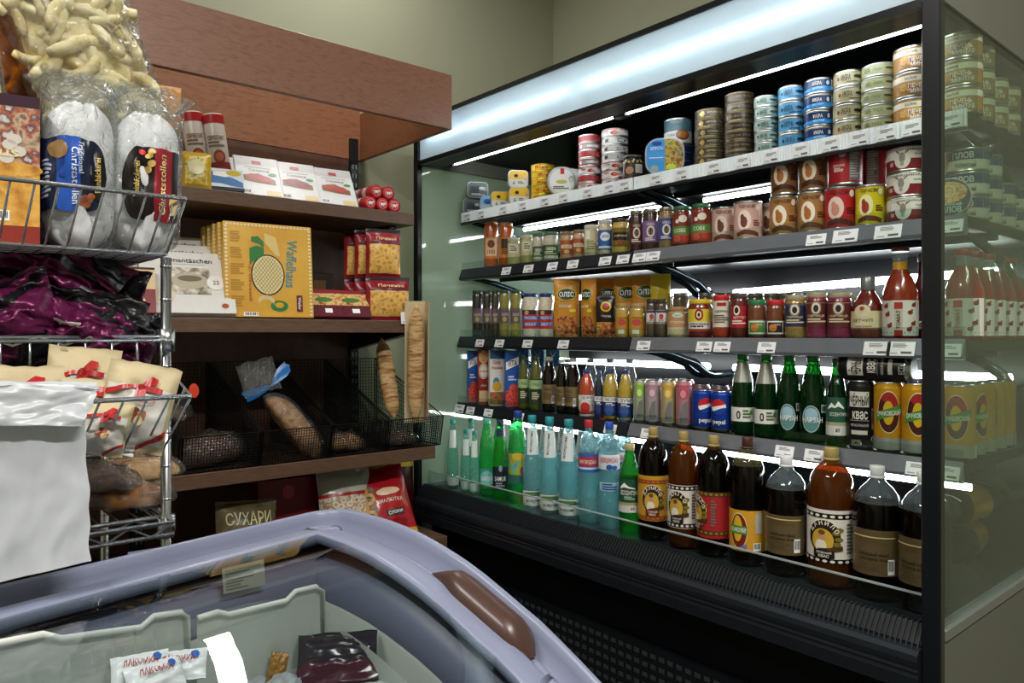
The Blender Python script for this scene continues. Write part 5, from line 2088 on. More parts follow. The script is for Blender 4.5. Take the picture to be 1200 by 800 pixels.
def pr_bor(p, S, R, h):
    p.text(S, 'BORJOMI', 0, h * .08, h * .035, C('#2a3a4a'), w=R * 1.5)
    p.ell(S, 0, h * .16, R * 1.1, h * .02, C('#4f7a4a'))
    p.rect(S, -R * 2, R * 2, h * .135, h * .15, C('#3a5a4a'))


def pr_borneck(p, S, R, h):
    p.text(S, 'BORJOMI', -R * .2, h * .72, R * .45, C('#2f4a5a'), w=h * .22, rot=PI / 2 - .08)


bl_ = [(.03, .19, '#dfe2dc', pr_bor, 3.0), (.58, .86, '#dfe6e4', pr_borneck, 1.9)]
bs_ = [(.03, .16, '#c9d3cc', None, 3.0), (.58, .84, '#dfe6e4', None, 1.7)]
wbot(530.5, 14, 492, teal, '#2f9a94', bs_, 'clear glass water bottle with teal cap nearest the glass end')
wbot(546, 13, 504, teal, '#2f8a8a', bs_, 'shorter clear water bottle with teal cap beside the nearest one to the glass end')
wbot(556, 13, 506, teal, '#2f8a8a', bs_, 'shorter clear water bottle with teal cap beside the green bottle')
wbot(552, 13, 491, teal, '#2f9a94', bs_, 'clear glass water bottle with teal cap in the back row behind the shorter ones', back=.09)
wbot(570.5, 19, 492, gpet, '#3fae8a', [(.1, .36, '#3f9a8a', lambda p, S, R, h: (p.ell(S, 0, h * .23, R * .9, h * .1, C('#7ac0b8')), p.text(S, 'НАРЗАН', 0, h * .23, h * .06, WHITE, w=R * 1.4), p.rect(S, -R * 1.1, R * 1.1, h * .1, h * .16, C('#2f7a3c'))), 2.4)], 'green plastic water bottle with mountain label and teal cap', prof=petprof, rows=1)
wbot(586.5, 19, 494, gpet2, '#23324a', [(.13, .42, '#1c2a34', lambda p, S, R, h: (p.text(S, 'SAMUK', 0, h * .27, h * .06, WHITE, w=R * 1.5), p.ell(S, 0, h * .40, R * .22, h * .04, C('#8d9aa8')), p.lines(S, -R * .6, R * .6, h * .16, h * .22, 2, C('#8d9aa8'))), 2.6), (.80, .90, '#23324a', None, 3)], 'bright green bottle with black label and navy cap')
ldm = ramp_mat('landscape_print', ['#2f6ab8', '#5da0d0', '#7ab84a', '#c9a03c', '#3a7a3a'], 35)
wbot(607, 22, 483, gpet, '#2343a0', [(.22, .56, '#2f6a5a', lambda p, S, R, h: (p.rect(S, -R * 1.5, R * 1.5, h * .32, h * .55, ldm, .0006, nz=2), p.ell(S, 0, h * .52, R * .7, h * .04, C('#d8b83c')), p.ell(S, R * .5, h * .36, R * .3, h * .05, C('#a83a4a'), .0012)), 3.0)], 'green plastic water bottle with landscape label and blue cap', prof=petprof)
wbot(601, 14, 491, gpet, '#3fae8a', [], 'green bottle in the back row behind the landscape labelled one', back=.09)
wbot(623.5, 22, 488, aqua, '#2f9aa0', bl_, 'aqua water bottle with white neck label, first of three beside the green ones', kk=8, rows=1)
wbot(644, 23, 490, aqua, '#2f9aa0', bl_, 'aqua water bottle with white neck label, middle of three', kk=4, rows=1)
wbot(666.5, 24, 493, aqua, '#2f9aa0', bl_, 'aqua water bottle with white neck label beside the red capped water', kk=-14, rows=1)


def ribbed(r, h):
    pf = [(r * .75, 0), (r * .95, .004), (r, .014)]
    z = .05
    i = 0
    while z < .62:
        pf.append((r * (.97 if i % 2 else 1), h * z))
        z += .045
        i += 1
    return pf + [(r, h * .66), (r * .93, h * .74), (r * .7, h * .83), (r * .36, h * .90), (r * .33, h * .94)]


wbot(690, 25, 494, aqua, '#c4303a', [(.50, .68, '#3a5fa8', lambda p, S, R, h: (p.rect(S, -R * 3, R * 3, h * .56, h * .65, C('#c23a44'), .0006), p.text(S, 'МИРГОРОДСЬКА', -R * .1, h * .60, h * .045, WHITE, w=R * 1.7), p.rect(S, -R * 3, R * 3, h * .53, h * .55, C('#c9d8ec'), .0006)), 6.28)], 'large clear water bottle with red cap and red blue label', prof=ribbed, capr=.4, rows=1)
wbot(714, 25, 496, aqua, '#2f55b8', [(.56, .70, '#d9e3ea', lambda p, S, R, h: (p.text(S, 'МОРШИНСЬКА', 0, h * .65, h * .05, C('#c23a4a'), w=R * 1.8), p.ell(S, 0, h * .585, R * .3, h * .025, C('#2f55a8')), p.ell(S, R * .5, h * .58, R * .3, h * .02, C('#3a66b8'))), 6.28), (.36, .44, '#9cc8d8', lambda p, S, R, h: p.lines(S, -R * .7, R * .8, h * .36, h * .43, 3, C('#2f4a8a')), 2.2)], 'large clear water bottle with blue cap and red lettering', prof=ribbed, capr=.4, rows=1)
wbot(738, 26, 522, gpet2, '#b8a878', [(.36, .62, '#22503a', lambda p, S, R, h: (p.poly(S, [(-R * .9, h * .53), (-R * .5, h * .58), (-R * .1, h * .54), (R * .5, h * .52)], [(-R * .9, h * .51), (-R * .5, h * .53), (-R * .1, h * .52), (R * .5, h * .51)], WHITE), p.text(S, 'ЕССЕНТУКИ', 0, h * .47, h * .05, WHITE, w=R * 1.7), p.lines(S, -R * .5, R * .5, h * .39, h * .43, 2, C('#a8c0b0'))), 6.28), (.25, .36, '#cfcfc4', lambda p, S, R, h: (p.rect(S, -R * 2, R * 2, h * .33, h * .36, C('#a89a72'), .0006), p.bars(S, 0, R * .5, h * .26, h * .32, INK, WHITE)), 6.28)], 'green plastic water bottle with tan cap and dark green label', prof=petprof, capr=.44)


# two litre kvass bottles
def big(r, h):
    return [(r * .7, 0), (r * .93, .004), (r, .016), (r, h * .55), (r * .995, h * .63), (r * .965, h * .71), (r * .87, h * .78), (r * .69, h * .84), (r * .44, h * .885), (r * .28, h * .91), (r * .27, h * .945)]


def pr_danilo(field, edge, word, ribbon, alt=False, shift=-.05):
    def f(h):
        z0, z1 = h * .18, h * .55
        H = z1 - z0
        def g(p, S, R):
            for zz in (z0 + H * .015, z1 - H * .115):
                p.rect(S, -R * 3.1, R * 3.1, zz, zz + H * .10, C(edge), .0006, n=24)
                for i in range(19):
                    s = -R * 2.8 + i * R * .31
                    p.ell(S, s, zz + H * .05, R * .10, H * .028, C('#e3ddcf' if not alt else '#8c7a2c'), .0012, 6)
            s = shift * R
            p.ell(S, s, z0 + H * .52, R * .72, H * .36, C('#e9e2cc' if not alt else '#d8c48a'), .0008, 18)
            p.ell(S, s, z0 + H * .52, R * .68, H * .335, C('#2b1d12'), .0012, 18)
            p.ell(S, s - R * .06, z0 + H * .46, R * .46, H * .23, C('#c9a33a'), .0016, 16)
            # figure: coat, face, cap
            p.ell(S, s - R * .12, z0 + H * .36, R * .24, H * .12, C('#e0d8c4'), .002)
            p.ell(S, s - R * .08, z0 + H * .55, R * .12, H * .085, C('#c98f6a'), .0022)
            p.ell(S, s - R * .08, z0 + H * .62, R * .14, H * .05, C('#6b4a26'), .0025)
            for q, (ds, dz_) in enumerate(((.5, .62), (.6, .5), (.62, .68), (.52, .4))):
                p.ell(S, s + ds * R, z0 + dz_ * H, R * .17, H * .045, C('#7a6a2a'), .002, 8)
            n = len(word)
            for i, ch in enumerate(word):
                a = math.radians(62 - 124 * i / (n - 1)) + PI / 2 - PI / 2
                a = math.radians(90 + 62 - 124 * i / (n - 1))
                p.text(S, ch, s + R * .58 * math.cos(a), z0 + H * .52 + H * .285 * math.sin(a), H * .085, C('#f0eadb'), o=.0022, rot=a - PI / 2, bold=.016)
            p.poly(S, [(s - R * .25, z0 + H * .30), (s + R * .2, z0 + H * .33), (s + R * .75, z0 + H * .38)], [(s - R * .25, z0 + H * .21), (s + R * .2, z0 + H * .24), (s + R * .75, z0 + H * .29)], C('#4a331c'), .0024)
            p.poly(S, [(s - R * .42, z0 + H * .27), (s, z0 + H * .29), (s + R * .42, z0 + H * .27)], [(s - R * .34, z0 + H * .13), (s, z0 + H * .115), (s + R * .34, z0 + H * .13)], C(ribbon), .0028)
            p.text(S, 'ХЛІБНИЙ', s, z0 + H * .235, H * .05, C('#f0eadb'), w=R * .6, o=.0034)
            p.text(S, 'КВАС', s, z0 + H * .165, H * .055, C('#f0eadb'), w=R * .42, o=.0034)
            p.lines(S, R * .9, R * 1.25, z0 + H * .2, z0 + H * .8, 9, C('#6d6558'))
        return g
    return f


amber = G('#7a3f10', var=.06, vs=8, sss=0.)
amberh = clear_mat('amber_headspace', '#d89a3c', 1.5, .03, haze=.25, hazecol='#b8701c')
ambert = clear_mat('amber_kvass', '#8a4a16', 1.45, .04, haze=.5, hazecol='#6b3a10', glass=.3)
darkk = mat('#070403', .08, var=.2, vs=20, spec=.35)
GOLDC = '#a8935a'


def kv(u, w, v, liq, head, capc, lab, z0, z1, prn, lb, span=6.28, kk=0., fill=8, prof=big, capr=.31):
    r, X, h = bot(u, w, v)
    pf = prof(r, h)
    k = bottle('kvass_bottle', pf, [liq] * fill + [head] * (len(pf) - 1 - fill), C(capc), (r * capr, h * .93, h), h * z0, h * z1, C(lab), prn(h) if prn else None, span=span, n=28,
               extra=lambda k: k.part('cap_ring', MB().lathe([(r * .3, h * .905), (r * .36, h * .912), (r * .36, h * .922), (r * .3, h * .928)], C(capc), 18)))
    put(k, u, X, Z, lb, GR, kk)
    return k


kv(765.5, 36, 503, darkk, headam, GOLDC, '#c4932a', .18, .58, pr_danilo('#c4932a', '#a33a22', 'ДАНИЛО', '#6b1f1a', True), 'dark kvass bottle with yellow label and red borders', kk=0)
kv(801, 37, 508, ambert, amberh, GOLDC, '#ddd8cc', .18, .55, pr_danilo('#ddd8cc', '#16130f', 'DANILO', '#16130f'), 'amber kvass bottle with white label beside the yellow labelled one', kk=-22)
kv(836.5, 39, 513, darkk, headam, GOLDC, '#a5262c', .16, .54, pr_danilo('#a5262c', '#5a3a1c', 'ДАНИЛО', '#5a3a1c', True), 'dark kvass bottle with red label and gold cap', kk=-62)


def pr_ochb(h):
    z0, z1 = h * .12, h * .44
    H = z1 - z0
    def g(p, S, R):
        p.ell(S, -R * .35, z0 + H * .5, R * .5, H * .44, C('#e0d0a0'), .0008, 18)
        p.ell(S, -R * .35, z0 + H * .5, R * .46, H * .41, C('#7a1f1c'), .0012, 18)
        p.ell(S, -R * .4, z0 + H * .55, R * .26, H * .32, C('#d8b02c'), .0016, 16)
        p.rect(S, -R * .85, R * .12, z0 + H * .42, z0 + H * .62, C('#4f8a34'), .002)
        p.text(S, 'OCHAKOVSKIY', -R * .36, z0 + H * .52, H * .11, WHITE, w=R * .88, o=.0026)
        for i in range(4):
            p.poly(S, [(R * .1 + i * R * .1, z0 + H * .95), (R * .3 + i * R * .12, z0 + H * .6), (R * .25 + i * R * .12, z0 + H * .2)], [(R * .06 + i * R * .1, z0 + H * .95), (R * .26 + i * R * .12, z0 + H * .58), (R * .21 + i * R * .12, z0 + H * .2)], C('#e6c878'), .001)
        p.rect(S, R * .55, R * 1.0, z0 + H * .45, z0 + H * .95, C('#b9b4a4'), .0012)
        p.lines(S, R * .58, R * .98, z0 + H * .48, z0 + H * .92, 8, C('#6a655a'))
        p.bars(S, R * .45, R * .9, z0 + H * .03, z0 + H * .22, INK, WHITE)
        p.rect(S, -R * .5, R * .1, z0 + H * .03, z0 + H * .18, C('#6b7a9a'), .0012)
    return g


kb_o = kv(876, 42, 515, darkk, clear_mat('olive_headspace', '#d3d2b0', 1.5, .03, haze=.14, hazecol='#a8a478'), '#4a2f24', '#d39a2c', .12, .44, pr_ochb, 'dark kvass bottle with brown cap and orange label', kk=-8, fill=6)


def clearb(r, h):
    return [(r * .7, 0), (r * .93, .004), (r, .016), (r, h * .58), (r * .985, h * .66), (r * .96, h * .73), (r * .86, h * .78), (r * .66, h * .83), (r * .42, h * .87), (r * .29, h * .90), (r * .27, h * .94)]


def pr_tan(h):
    z0, z1 = h * .20, h * .52
    H = z1 - z0
    def g(p, S, R):
        p.text(S, 'ХЛЕБНЫЙ КВАС', 0, z0 + H * .5, H * .09, C('#2a1c10'), w=R * 1.2)
        p.text(S, 'RYE DRINK KVAS', 0, z0 + H * .38, H * .07, C('#2a1c10'), w=R * 1.15)
        p.lines(S, -R * .65, R * .45, z0 + H * .1, z0 + H * .32, 5, C('#5c4a30'))
        p.lines(S, -R * .6, R * .6, z0 + H * .72, z0 + H * .86, 2, C('#5c4a30'))
        p.rect(S, -R * .9, R * .9, z0 + H * .88, z0 + H * .91, C('#d0b878'), .001)
        p.bars(S, R * .55, R * .85, z0 + H * .04, z0 + H * .4, INK, WHITE)
    return g


clrh = clear_mat('clear_headspace', '#eef6f8', 1.5, .02, haze=.07, hazecol='#dfeef2')
kv(921.5, 49, 538, darkk, clrh, '#d9dcdc', '#5d4f34', .19, .52, pr_tan, 'dark kvass bottle with white cap and tan label beside the orange labelled one', span=2.3, kk=-12, fill=5, prof=clearb, capr=.32)
kv(974, 54, 528, ambert, amberh, GOLDC, '#ddd8cc', .19, .57, pr_danilo('#ddd8cc', '#16130f', 'ДАНИЛО', '#16130f'), 'large amber kvass bottle with white label between two dark bottles', kk=-14)
kb_ = kv(1028, 54, 550, darkk, clrh, '#d9dcdc', '#5d4f34', .20, .54, pr_tan, 'dark kvass bottle with white cap and tan label beside the large amber one', span=2.3, kk=-8, fill=5, prof=clearb, capr=.32)
r, X, h = bot(1028, 54, 550)
put(kb_, 1084, X, Z, 'dark kvass bottle with white cap partly behind the front post', GR, -28)
# two bottles lying down, seen through the end glass
x, y = spot(1100, X)
for i, (dx, dz, a) in enumerate(((.30, .0, .12), (.24, .105, -.1))):
    o = kb_o.place((x + dx + .1, y + .10, Z + r + dz), (0, 0, 0), 'dark kvass bottle with orange label lying behind the end glass, %s' % ('lower one', 'upper one')[i], GR)
    o.rotation_euler = (Matrix.Rotation(a + PI * .5, 4, 'Z') @ Matrix.Rotation(PI / 2, 4, 'X') @ Matrix.Rotation(.6, 4, 'Z')).to_euler()
# ================================================================ goods on the wooden shelves
film = clear_mat('clear_film', '#f4f6f5', 1.5, .12, haze=.06, hazecol='#e8ecec', amount=1.7, bump=.9, bs=60)
filmh = clear_mat('hazy_film', '#f0f2f2', 1.5, .18, haze=.16, hazecol='#e6eaea', amount=1.5, bump=1., bs=38)


def facing(Y, u, v=391):
    p = atY(u, v, Y)
    return p


def dpx(p, px):
    return px * depth(p) / FPX


GA = 'groceries on the top wooden shelf'
za, ya_ = SHZ['a']
zb, yb_ = SHZ['b']
zc, yc_ = SHZ['c']
zd, yd_ = SHZ['d']


# two tall sausage tubes leaning at the back
def sausage(name, r, L, wrap, prn, endm, cat='sausage'):
    k = Kind(name, cat)
    k.part('casing', MB().lathe([(r * .5, 0), (r * .9, .004), (r, .012), (r, L - .012), (r * .9, L - .004), (r * .5, L), (.0001, L)], wrap, 18))
    p = MB()
    prn(p, cyl(r + .0005), r, L)
    k.part('print', p)
    k.part('end_clip', MB().lathe([(r * .9, -.0005), (r * .92, .004), (r * .6, -.002), (.0001, -.002)][::-1][:1] + [(r * .3, -.003), (r * .85, -.001), (r * 1.005, .004), (r * 1.005, .012)], endm, 18))
    return k


def pr_sal(p, S, R, L):
    p.rect(S, -R * 3, R * 3, L * .87, L * .97, C('#b5282c'), n=16)
    p.rect(S, -R * 3, R * 3, L * .03, L * .12, C('#b5282c'), n=16)
    p.rect(S, -R * 3, R * 3, L * .32, L * .42, C('#a83a34'), n=16)
    p.text(S, 'СЕРВЕЛАТ', 0, L * .70, L * .05, C('#7a2a22'), w=R * 1.6)
    p.ell(S, R * .1, L * .48, R * .55, L * .08, C('#a5442e'))
    p.ell(S, R * .1, L * .48, R * .38, L * .05, C('#c9765a'), .0012)
    p.ell(S, -R * .1, L * .27, R * .5, L * .03, WHITE)
    p.lines(S, -R * .8, R * .8, L * .58, L * .66, 2, C('#8a7468'))


p = atY(239, 132, 2.52)
ksal = sausage('sausage_tube', dpx(p, 12), p.z - za, C('#d8cfc4'), pr_sal, C('#b5282c'))
for u, k_, lb in ((239, -.05, 'tall white sausage tube with red bands standing beside the chips bag'), (261, .09, 'tall white sausage tube with red bands standing behind the blue box')):
    q = atY(u, 391, 2.52)
    ksal.place((q.x, 2.52 if u < 250 else 2.50, za + .001), (0, -.14, -phi(q.x, q.y)), lb, GA)

# orange and maroon crisps bag at the back
p = atY(194, 103, 2.6)
w_, h_ = .15, p.z - za


def chips_paint(s, z):
    return C('#7a1a3a', rough=.25) if s < -.05 else C('#d8912a', rough=.25)


kb2 = pouch('crisps_bag', w_, h_, .06, chips_paint, C('#d8912a', rough=.25), lambda p, S, w, h: (p.text(S, 'chips', -w * .05, h * .8, h * .06, INK, w=w * .4, o=.004), p.ell(S, w * .1, h * .5, w * .3, h * .14, C('#e8c84a'), .004)), cat='bag', seed=21, wr=.004)
kb2.place((p.x - .03, 2.6, za), (.05, 0, -.2), 'orange and maroon crisps bag behind the sausage tubes', GA)

# yellow bag and blue box at the shelf edge
p = atY(228, 178, 2.40)
w_, h_ = dpx(p, 34), p.z - za
yp = ramp_mat('pasta_photo', ['#b58a1c', '#d8b83c', '#efe3a8', '#7a8a3c'], 50)
pouch('snack_bag', w_, h_, .05, lambda s, z: yp if abs(s) < .36 and .12 < z < .85 else C('#c9a62c'), C('#c9a62c'), lambda p, S, w, h: p.ell(S, 0, h * .55, w * .28, h * .2, C('#e6dcb0'), .003, nz=3), cat='bag', seed=23, wr=.003).place((p.x, 2.385, za), (-.12, 0, -.25), 'small yellow snack bag at the edge of the top shelf', GA)


def pr_tinbox(p, S, w, h):
    p.rect(S, -w / 2, w / 2, h * .14, h, C('#d5dbe2'), .0004)
    p.poly(S, [(-w * .48, h * .95), (-w * .1, h * .7), (w * .2, h * .6), (w * .48, h * .4)], [(-w * .48, h * .3), (-w * .1, h * .3), (w * .2, h * .2), (w * .48, h * .16)], C('#4a78b0'))
    p.ell(S, w * .25, h * .82, w * .2, h * .13, C('#c9b02c'))
    p.poly(S, [(-w * .3, h * .8), (0, h * .86), (w * .1, h * .7)], [(-w * .3, h * .65), (0, h * .6), (w * .1, h * .62)], WHITE, .0014)
    p.rect(S, -w / 2, w / 2, 0, h * .14, C('#2a2c33'), .0008)


q = atY(264, 205, 2.375)
carton('sweets_box', dpx(q, 42), .02, .085, C('#3a3f4a'), pr_tinbox, cat='box').place((q.x, 2.375, za + .004), (-.5, 0, -.2), 'blue and yellow flat sweets box leaning at the edge of the top shelf', GA)


# sliced meat packs
def pr_slice(c):
    def f(p, S, w, h):
        p.rect(S, -w * .1, w * .1, h * .80, h * .88, C('#c4282c'))
        p.rect(S, -w * .3, w * .3, h * .70, h * .72, C('#b9a9a4'))
        p.poly(S, [(-w * .34, h * .50), (0, h * .56), (w * .36, h * .42)], [(-w * .36, h * .36), (0, h * .32), (w * .36, h * .30)], C('#8a5a3c'))
        p.ell(S, -w * .12, h * .46, w * .17, h * .08, C(c), .0014)
        p.ell(S, w * .12, h * .42, w * .17, h * .08, C(c), .0016)
        p.ell(S, w * .32, h * .56, w * .09, h * .035, C('#3f9a4a'), .0014)
        p.rect(S, w * .12, w * .44, h * .02, h * .14, C('#e0c890'))
        p.bars(S, -w * .42, -w * .2, h * .03, h * .13, INK, WHITE)
        p.text(S, 'Салями', w * .02, h * .64, h * .06, C('#8a8a90'), w=w * .45)
    return f


for i, (u0, u1, v0, c) in enumerate(((277, 330, 186, '#b5403a'), (323, 374, 196, '#8c2f2a'), (369, 418, 204, '#b54a38'))):
    q = atY((u0 + u1) / 2, 391, 2.40)
    w_ = dpx(q, (u1 - u0) * .98)
    k = carton('sliced_meat_pack', w_, .010, .172, C('#e3e4e6'), pr_slice(c), cat='pack', b=.003)
    nm = ('beside the blue box', 'in the middle', 'beside the small sausages')[i]
    k.place((q.x, 2.375, za + .003), (-.56, 0, -.12), f'white sliced meat pack leaning {nm}, front row', GA)
    k.place((q.x - .01, 2.435, za + .006), (-.56, 0, -.12), f'white sliced meat pack leaning {nm}, second row', GA)
    k.place((q.x - .02, 2.50, za + .010), (-.56, 0, -.12), f'white sliced meat pack leaning {nm}, back row', GA)

# five small sausages lying with their red ends out
r_ = .0245


def pr_small(p, S, R, L):
    p.rect(S, -R * 3.14, R * 3.14, L * .0, L * .2, C('#c4242c'), n=18)
    p.rect(S, -R * 3.14, R * 3.14, L * .35, L * .5, C('#b5384a'), n=18)
    p.text(S, 'КОЛБАСА', 0, L * .28, R * .5, C('#7a4a44'), w=L * .14, rot=PI / 2)


ks5 = Kind('small_sausage', 'sausage')
ks5.part('casing', MB().lathe([(r_ * .9, 0), (r_, .004), (r_, .17), (r_ * .7, .18), (.0001, .182)], C('#d8cfc8'), 18))
pp = MB()
pr_small(pp, cyl(r_ + .0005), r_, .18)
ks5.part('print', pp)
em = MB().lathe([(.0001, -.002), (r_ * .8, -.002), (r_ * .97, 0), (r_ * .98, .004)], C('#c4242c'), 18)
SE = lambda s, z, o: (s, -z, -.002 - o)
em.ring(SE, 0, 0, r_ * .62, r_ * .62, .0012, C('#f0d8d4'), .0006)
em.ell(SE, -r_ * .05, r_ * .02, r_ * .36, r_ * .2, WHITE, .0008)
em.rect(SE, -r_ * .32, -r_ * .2, -r_ * .32, 0, WHITE, .0008)
em.rect(SE, r_ * .12, r_ * .24, -r_ * .32, 0, WHITE, .0008)
em.ell(SE, r_ * .35, r_ * .1, r_ * .16, r_ * .14, WHITE, .0008)
ks5.part('end_cap', em)
for i, (u, v) in enumerate(((434, 237.5), (449, 239.7), (464.5, 241.5), (434.5, 224), (452, 226))):
    q = atY(u, v, 2.355)
    zz = za + r_ + .001 if i < 3 else za + r_ * 2.75 + .001
    x0_ = atY(434, 391, 2.355).x + (i if i < 3 else (i - 3) + .5) * r_ * 2.02
    o = ks5.place((x0_, 2.355, zz), (0, 0, 0), 'small red capped sausage lying %s' % ('bottom row, first beside the meat packs', 'bottom row, middle', 'bottom row, last at the shelf end', 'top row beside the meat packs', 'top row nearer the shelf end')[i], GA)
    o.rotation_euler = (-PI / 2, 0, 0)

# ---------------------------------------------------------------- second wooden shelf
GB = 'biscuits and boxes on the second wooden shelf'


def pr_ham(p, S, w, h):
    p.text(S, 'Hamantäschen', 0, h * .86, h * .075, INK, w=w * .55)
    p.rect(S, -w * .2, w * .2, h * .79, h * .795, GREYINK)
    ph = ramp_mat('sepia_photo', ['#3a352e', '#8a8172', '#c9c0ae', '#e3dccb'], 45)
    p.rect(S, -w * .24, w * .24, h * .3, h * .74, ph, .0007)
    p.ell(S, w * .02, h * .52, w * .2, h * .13, C('#b8ae9a'), .0012)
    p.ell(S, w * .02, h * .56, w * .13, h * .05, C('#756b5a'), .0016)
    p.ell(S, w * .3, h * .5, w * .1, h * .12, C('#ece9e2'), .0018)
    p.text(S, '25', w * .3, h * .5, h * .07, GREYINK, o=.0024)
    p.ell(S, -w * .3, h * .26, w * .15, h * .14, C('#d8cdb8'), .001)
    p.ell(S, w * .38, h * .12, w * .04, h * .04, C('#a8502c'), .0012)


q = atY(225, 369, 2.29)
w_ = dpx(q, 104)
kham = carton('biscuit_box', w_, .035, w_ * .78, C('#dcdad6'), pr_ham, cat='box', b=.001)
kham.place((q.x, 2.31, zb + .008), (-.42, 0, -.12), 'white biscuit box with sepia photo, front one leaning on the others', GB)
kham.place((q.x + .004, 2.395, zb + .040), (-.42, 0, -.10), 'white biscuit box, second one behind the front box', GB)
kham.place((q.x + .004, 2.475, zb + .072), (-.40, 0, -.10), 'white biscuit box, highest one at the back', GB)
tag(MB().box(q.x - w_ * .45, q.x + w_ * .45, 2.35, 2.55, zb, zb + .038, C('#d6d3ce'), .001).build('biscuit_box'), 'white biscuit box lying flat under the leaning white boxes', 'box', GB)
# red biscuit box beside
q = atY(150, 369, 2.30)
w_ = dpx(q, 62)


def pr_redbox(p, S, w, h):
    p.rect(S, -w / 2, w / 2, h * .52, h * .95, C('#d3b888'), .0005)
    p.ell(S, w * .12, h * .72, w * .2, h * .12, C('#5a1a1c'))
    p.text(S, 'Печенье', w * .12, h * .72, h * .08, C('#e6cf9a'), w=w * .32, o=.0016)
    p.ell(S, -w * .2, h * .74, w * .1, h * .16, C('#8c2a24'))
    p.ell(S, w * .1, h * .25, w * .22, h * .16, ramp_mat('biscuit_photo', ['#8a5a26', '#c9974c', '#e3c27e', '#a8702f'], 70))
    p.rect(S, -w / 2, w / 2, h * .95, h, C('#3a1a18'))


carton('biscuit_box', w_, .04, w_ * .95, C('#7a1f22'), pr_redbox, cat='box').place((q.x, 2.315, zb + .006), (-.35, 0, -.15), 'dark red and cream biscuit box beside the white boxes', GB)

# yellow wafer boxes
q = atY(318, 369, 2.285)
w_ = dpx(q, 103)
h_ = .30


def pr_waf(p, S, w, h):
    wv = C('#e6dcae')
    for sx in (-w * .49, w * .455):
        for i in range(24):
            z = h * (.02 + .04 * i)
            p.ell(S, sx + w * .015, z + h * .01, w * .017, h * .013, wv, .0008, 6)
    for i in range(24):
        p.ell(S, -w * .46 + i * w * .04, h * .975, w * .016, h * .012, wv, .0008, 6)
    gr = C('#2f7a3c')
    p.poly(S, [(-w * .22, h * .73), (-w * .14, h * .76), (-w * .06, h * .74)], [(-w * .25, h * .55), (-w * .18, h * .62), (-w * .12, h * .6)], gr)
    p.poly(S, [(-w * .20, h * .85), (-w * .12, h * .86), (-w * .06, h * .8)], [(-w * .16, h * .80), (-w * .12, h * .78), (-w * .06, h * .74)], gr)
    p.ell(S, w * .1, h * .12, w * .1, h * .06, gr)
    p.ell(S, w * .1, h * .13, w * .05, h * .03, C('#d8a42c'), .0014)
    p.ell(S, -w * .02, h * .45, w * .19, h * .22, INK, .0008, 20)
    p.ell(S, -w * .02, h * .45, w * .175, h * .205, C('#ead9a4'), .0012, 20)
    lt = C('#8f7a42')
    for i in range(-5, 6):
        for sg in (-1, 1):
            L_ = math.sqrt(max(0, 1 - (i / 5.8) ** 2))
            cx, cz = -w * .02 + i * w * .028 * .7, h * .45 - sg * i * h * .033 * .7
            dx_, dz_ = w * .115 * L_, sg * h * .14 * L_
            a, b = (cx - dx_, cz - dz_), (cx + dx_, cz + dz_)
            p.add([S(a[0], a[1] - .0012, .0018), S(b[0], b[1] - .0012, .0018), S(b[0], b[1] + .0012, .0018), S(a[0], a[1] + .0012, .0018)], [(0, 1, 2, 3)], lt)
    p.text(S, 'Waffelhaus', w * .25, h * .58, w * .12, C('#3f8a96'), w=h * .52, rot=-PI / 2 - .06, o=.0016)
    p.text(S, 'Торт вафельный', -w * .22, h * .38, w * .05, C('#b5622c'), w=h * .42, rot=-PI / 2, o=.0014)
    for i in range(5):
        p.lines(S, -w * .43, -w * .28, h * (.1 + .17 * i), h * (.22 + .17 * i), 5, C('#b5862c'), .0011, i)
    p.rect(S, w * .3, w * .37, h * .06, h * .24, C('#6b1f33'))
    p.text(S, 'Wafer', w * .335, h * .15, w * .035, WHITE, w=h * .14, rot=-PI / 2, o=.0016)
    p.poly(S, [(-w * .05, h * .9), (.08 * w, h * .86), (w * .12, h * .68)], [(-w * .05, h * .8), (.08 * w, h * .66), (w * .12, h * .66)], C('#ddc47c'), .0007)
    p.bars(S, -w * .3, -w * .14, h * .01, h * .05, INK, WHITE)
    for i in range(9):
        a = .3 + i * .28
        p.ell(S, -w * .05 + w * .09 * math.cos(a), h * .14 + h * .07 * math.sin(a), w * .012, h * .03, C('#d9c48a'), .0009, 6)


kw = carton('wafer_box', w_, .034, h_, ramp_mat('wafer_yellow', ['#c98f22', '#d8a436', '#dfb04a'], 6), pr_waf, cat='box', b=.001)
for i in range(5):
    kw.place((q.x - .002 * i, 2.30 + .042 * i, zb + .004), (-.10, 0, -.10 - .01 * i), 'yellow wafer box with green ribbon and lattice picture, %s' % ('front one', 'second one back', 'third one back', 'fourth one back', 'last one at the back')[i], GB)
# small dark box behind
q = atY(374, 340, 2.5)
carton('sweets_box', dpx(q, 28), .05, .17, C('#2a1a16'), lambda p, S, w, h: (p.rect(S, -w * .3, w * .2, h * .55, h * .85, C('#6b4a26')), p.rect(S, w * .2, w * .4, h * .5, h * .65, WHITE), p.lines(S, -w * .4, w * .3, h * .2, h * .4, 4, C('#a8904c'))), cat='box').place((q.x, 2.5, zb + .001), (0, 0, -.2), 'small dark brown box behind the wafer and cookie trays', GB)


# cookie trays
def pr_tray(p, S, w, h):
    p.rect(S, -w / 2, w / 2, h * .42, h, ramp_mat('cookie_photo', ['#7a3a1c', '#c98a44', '#e3c684', '#5a7a34'], 90), .0006)
    p.rect(S, -w / 2, w / 2, h * .86, h, C('#8c1f2c'), .001)
    p.ell(S, -w * .1, h * .62, w * .3, h * .09, C('#4f7a3a'), .001)
    p.rect(S, -w * .1, w * .14, h * .14, h * .3, WHITE)


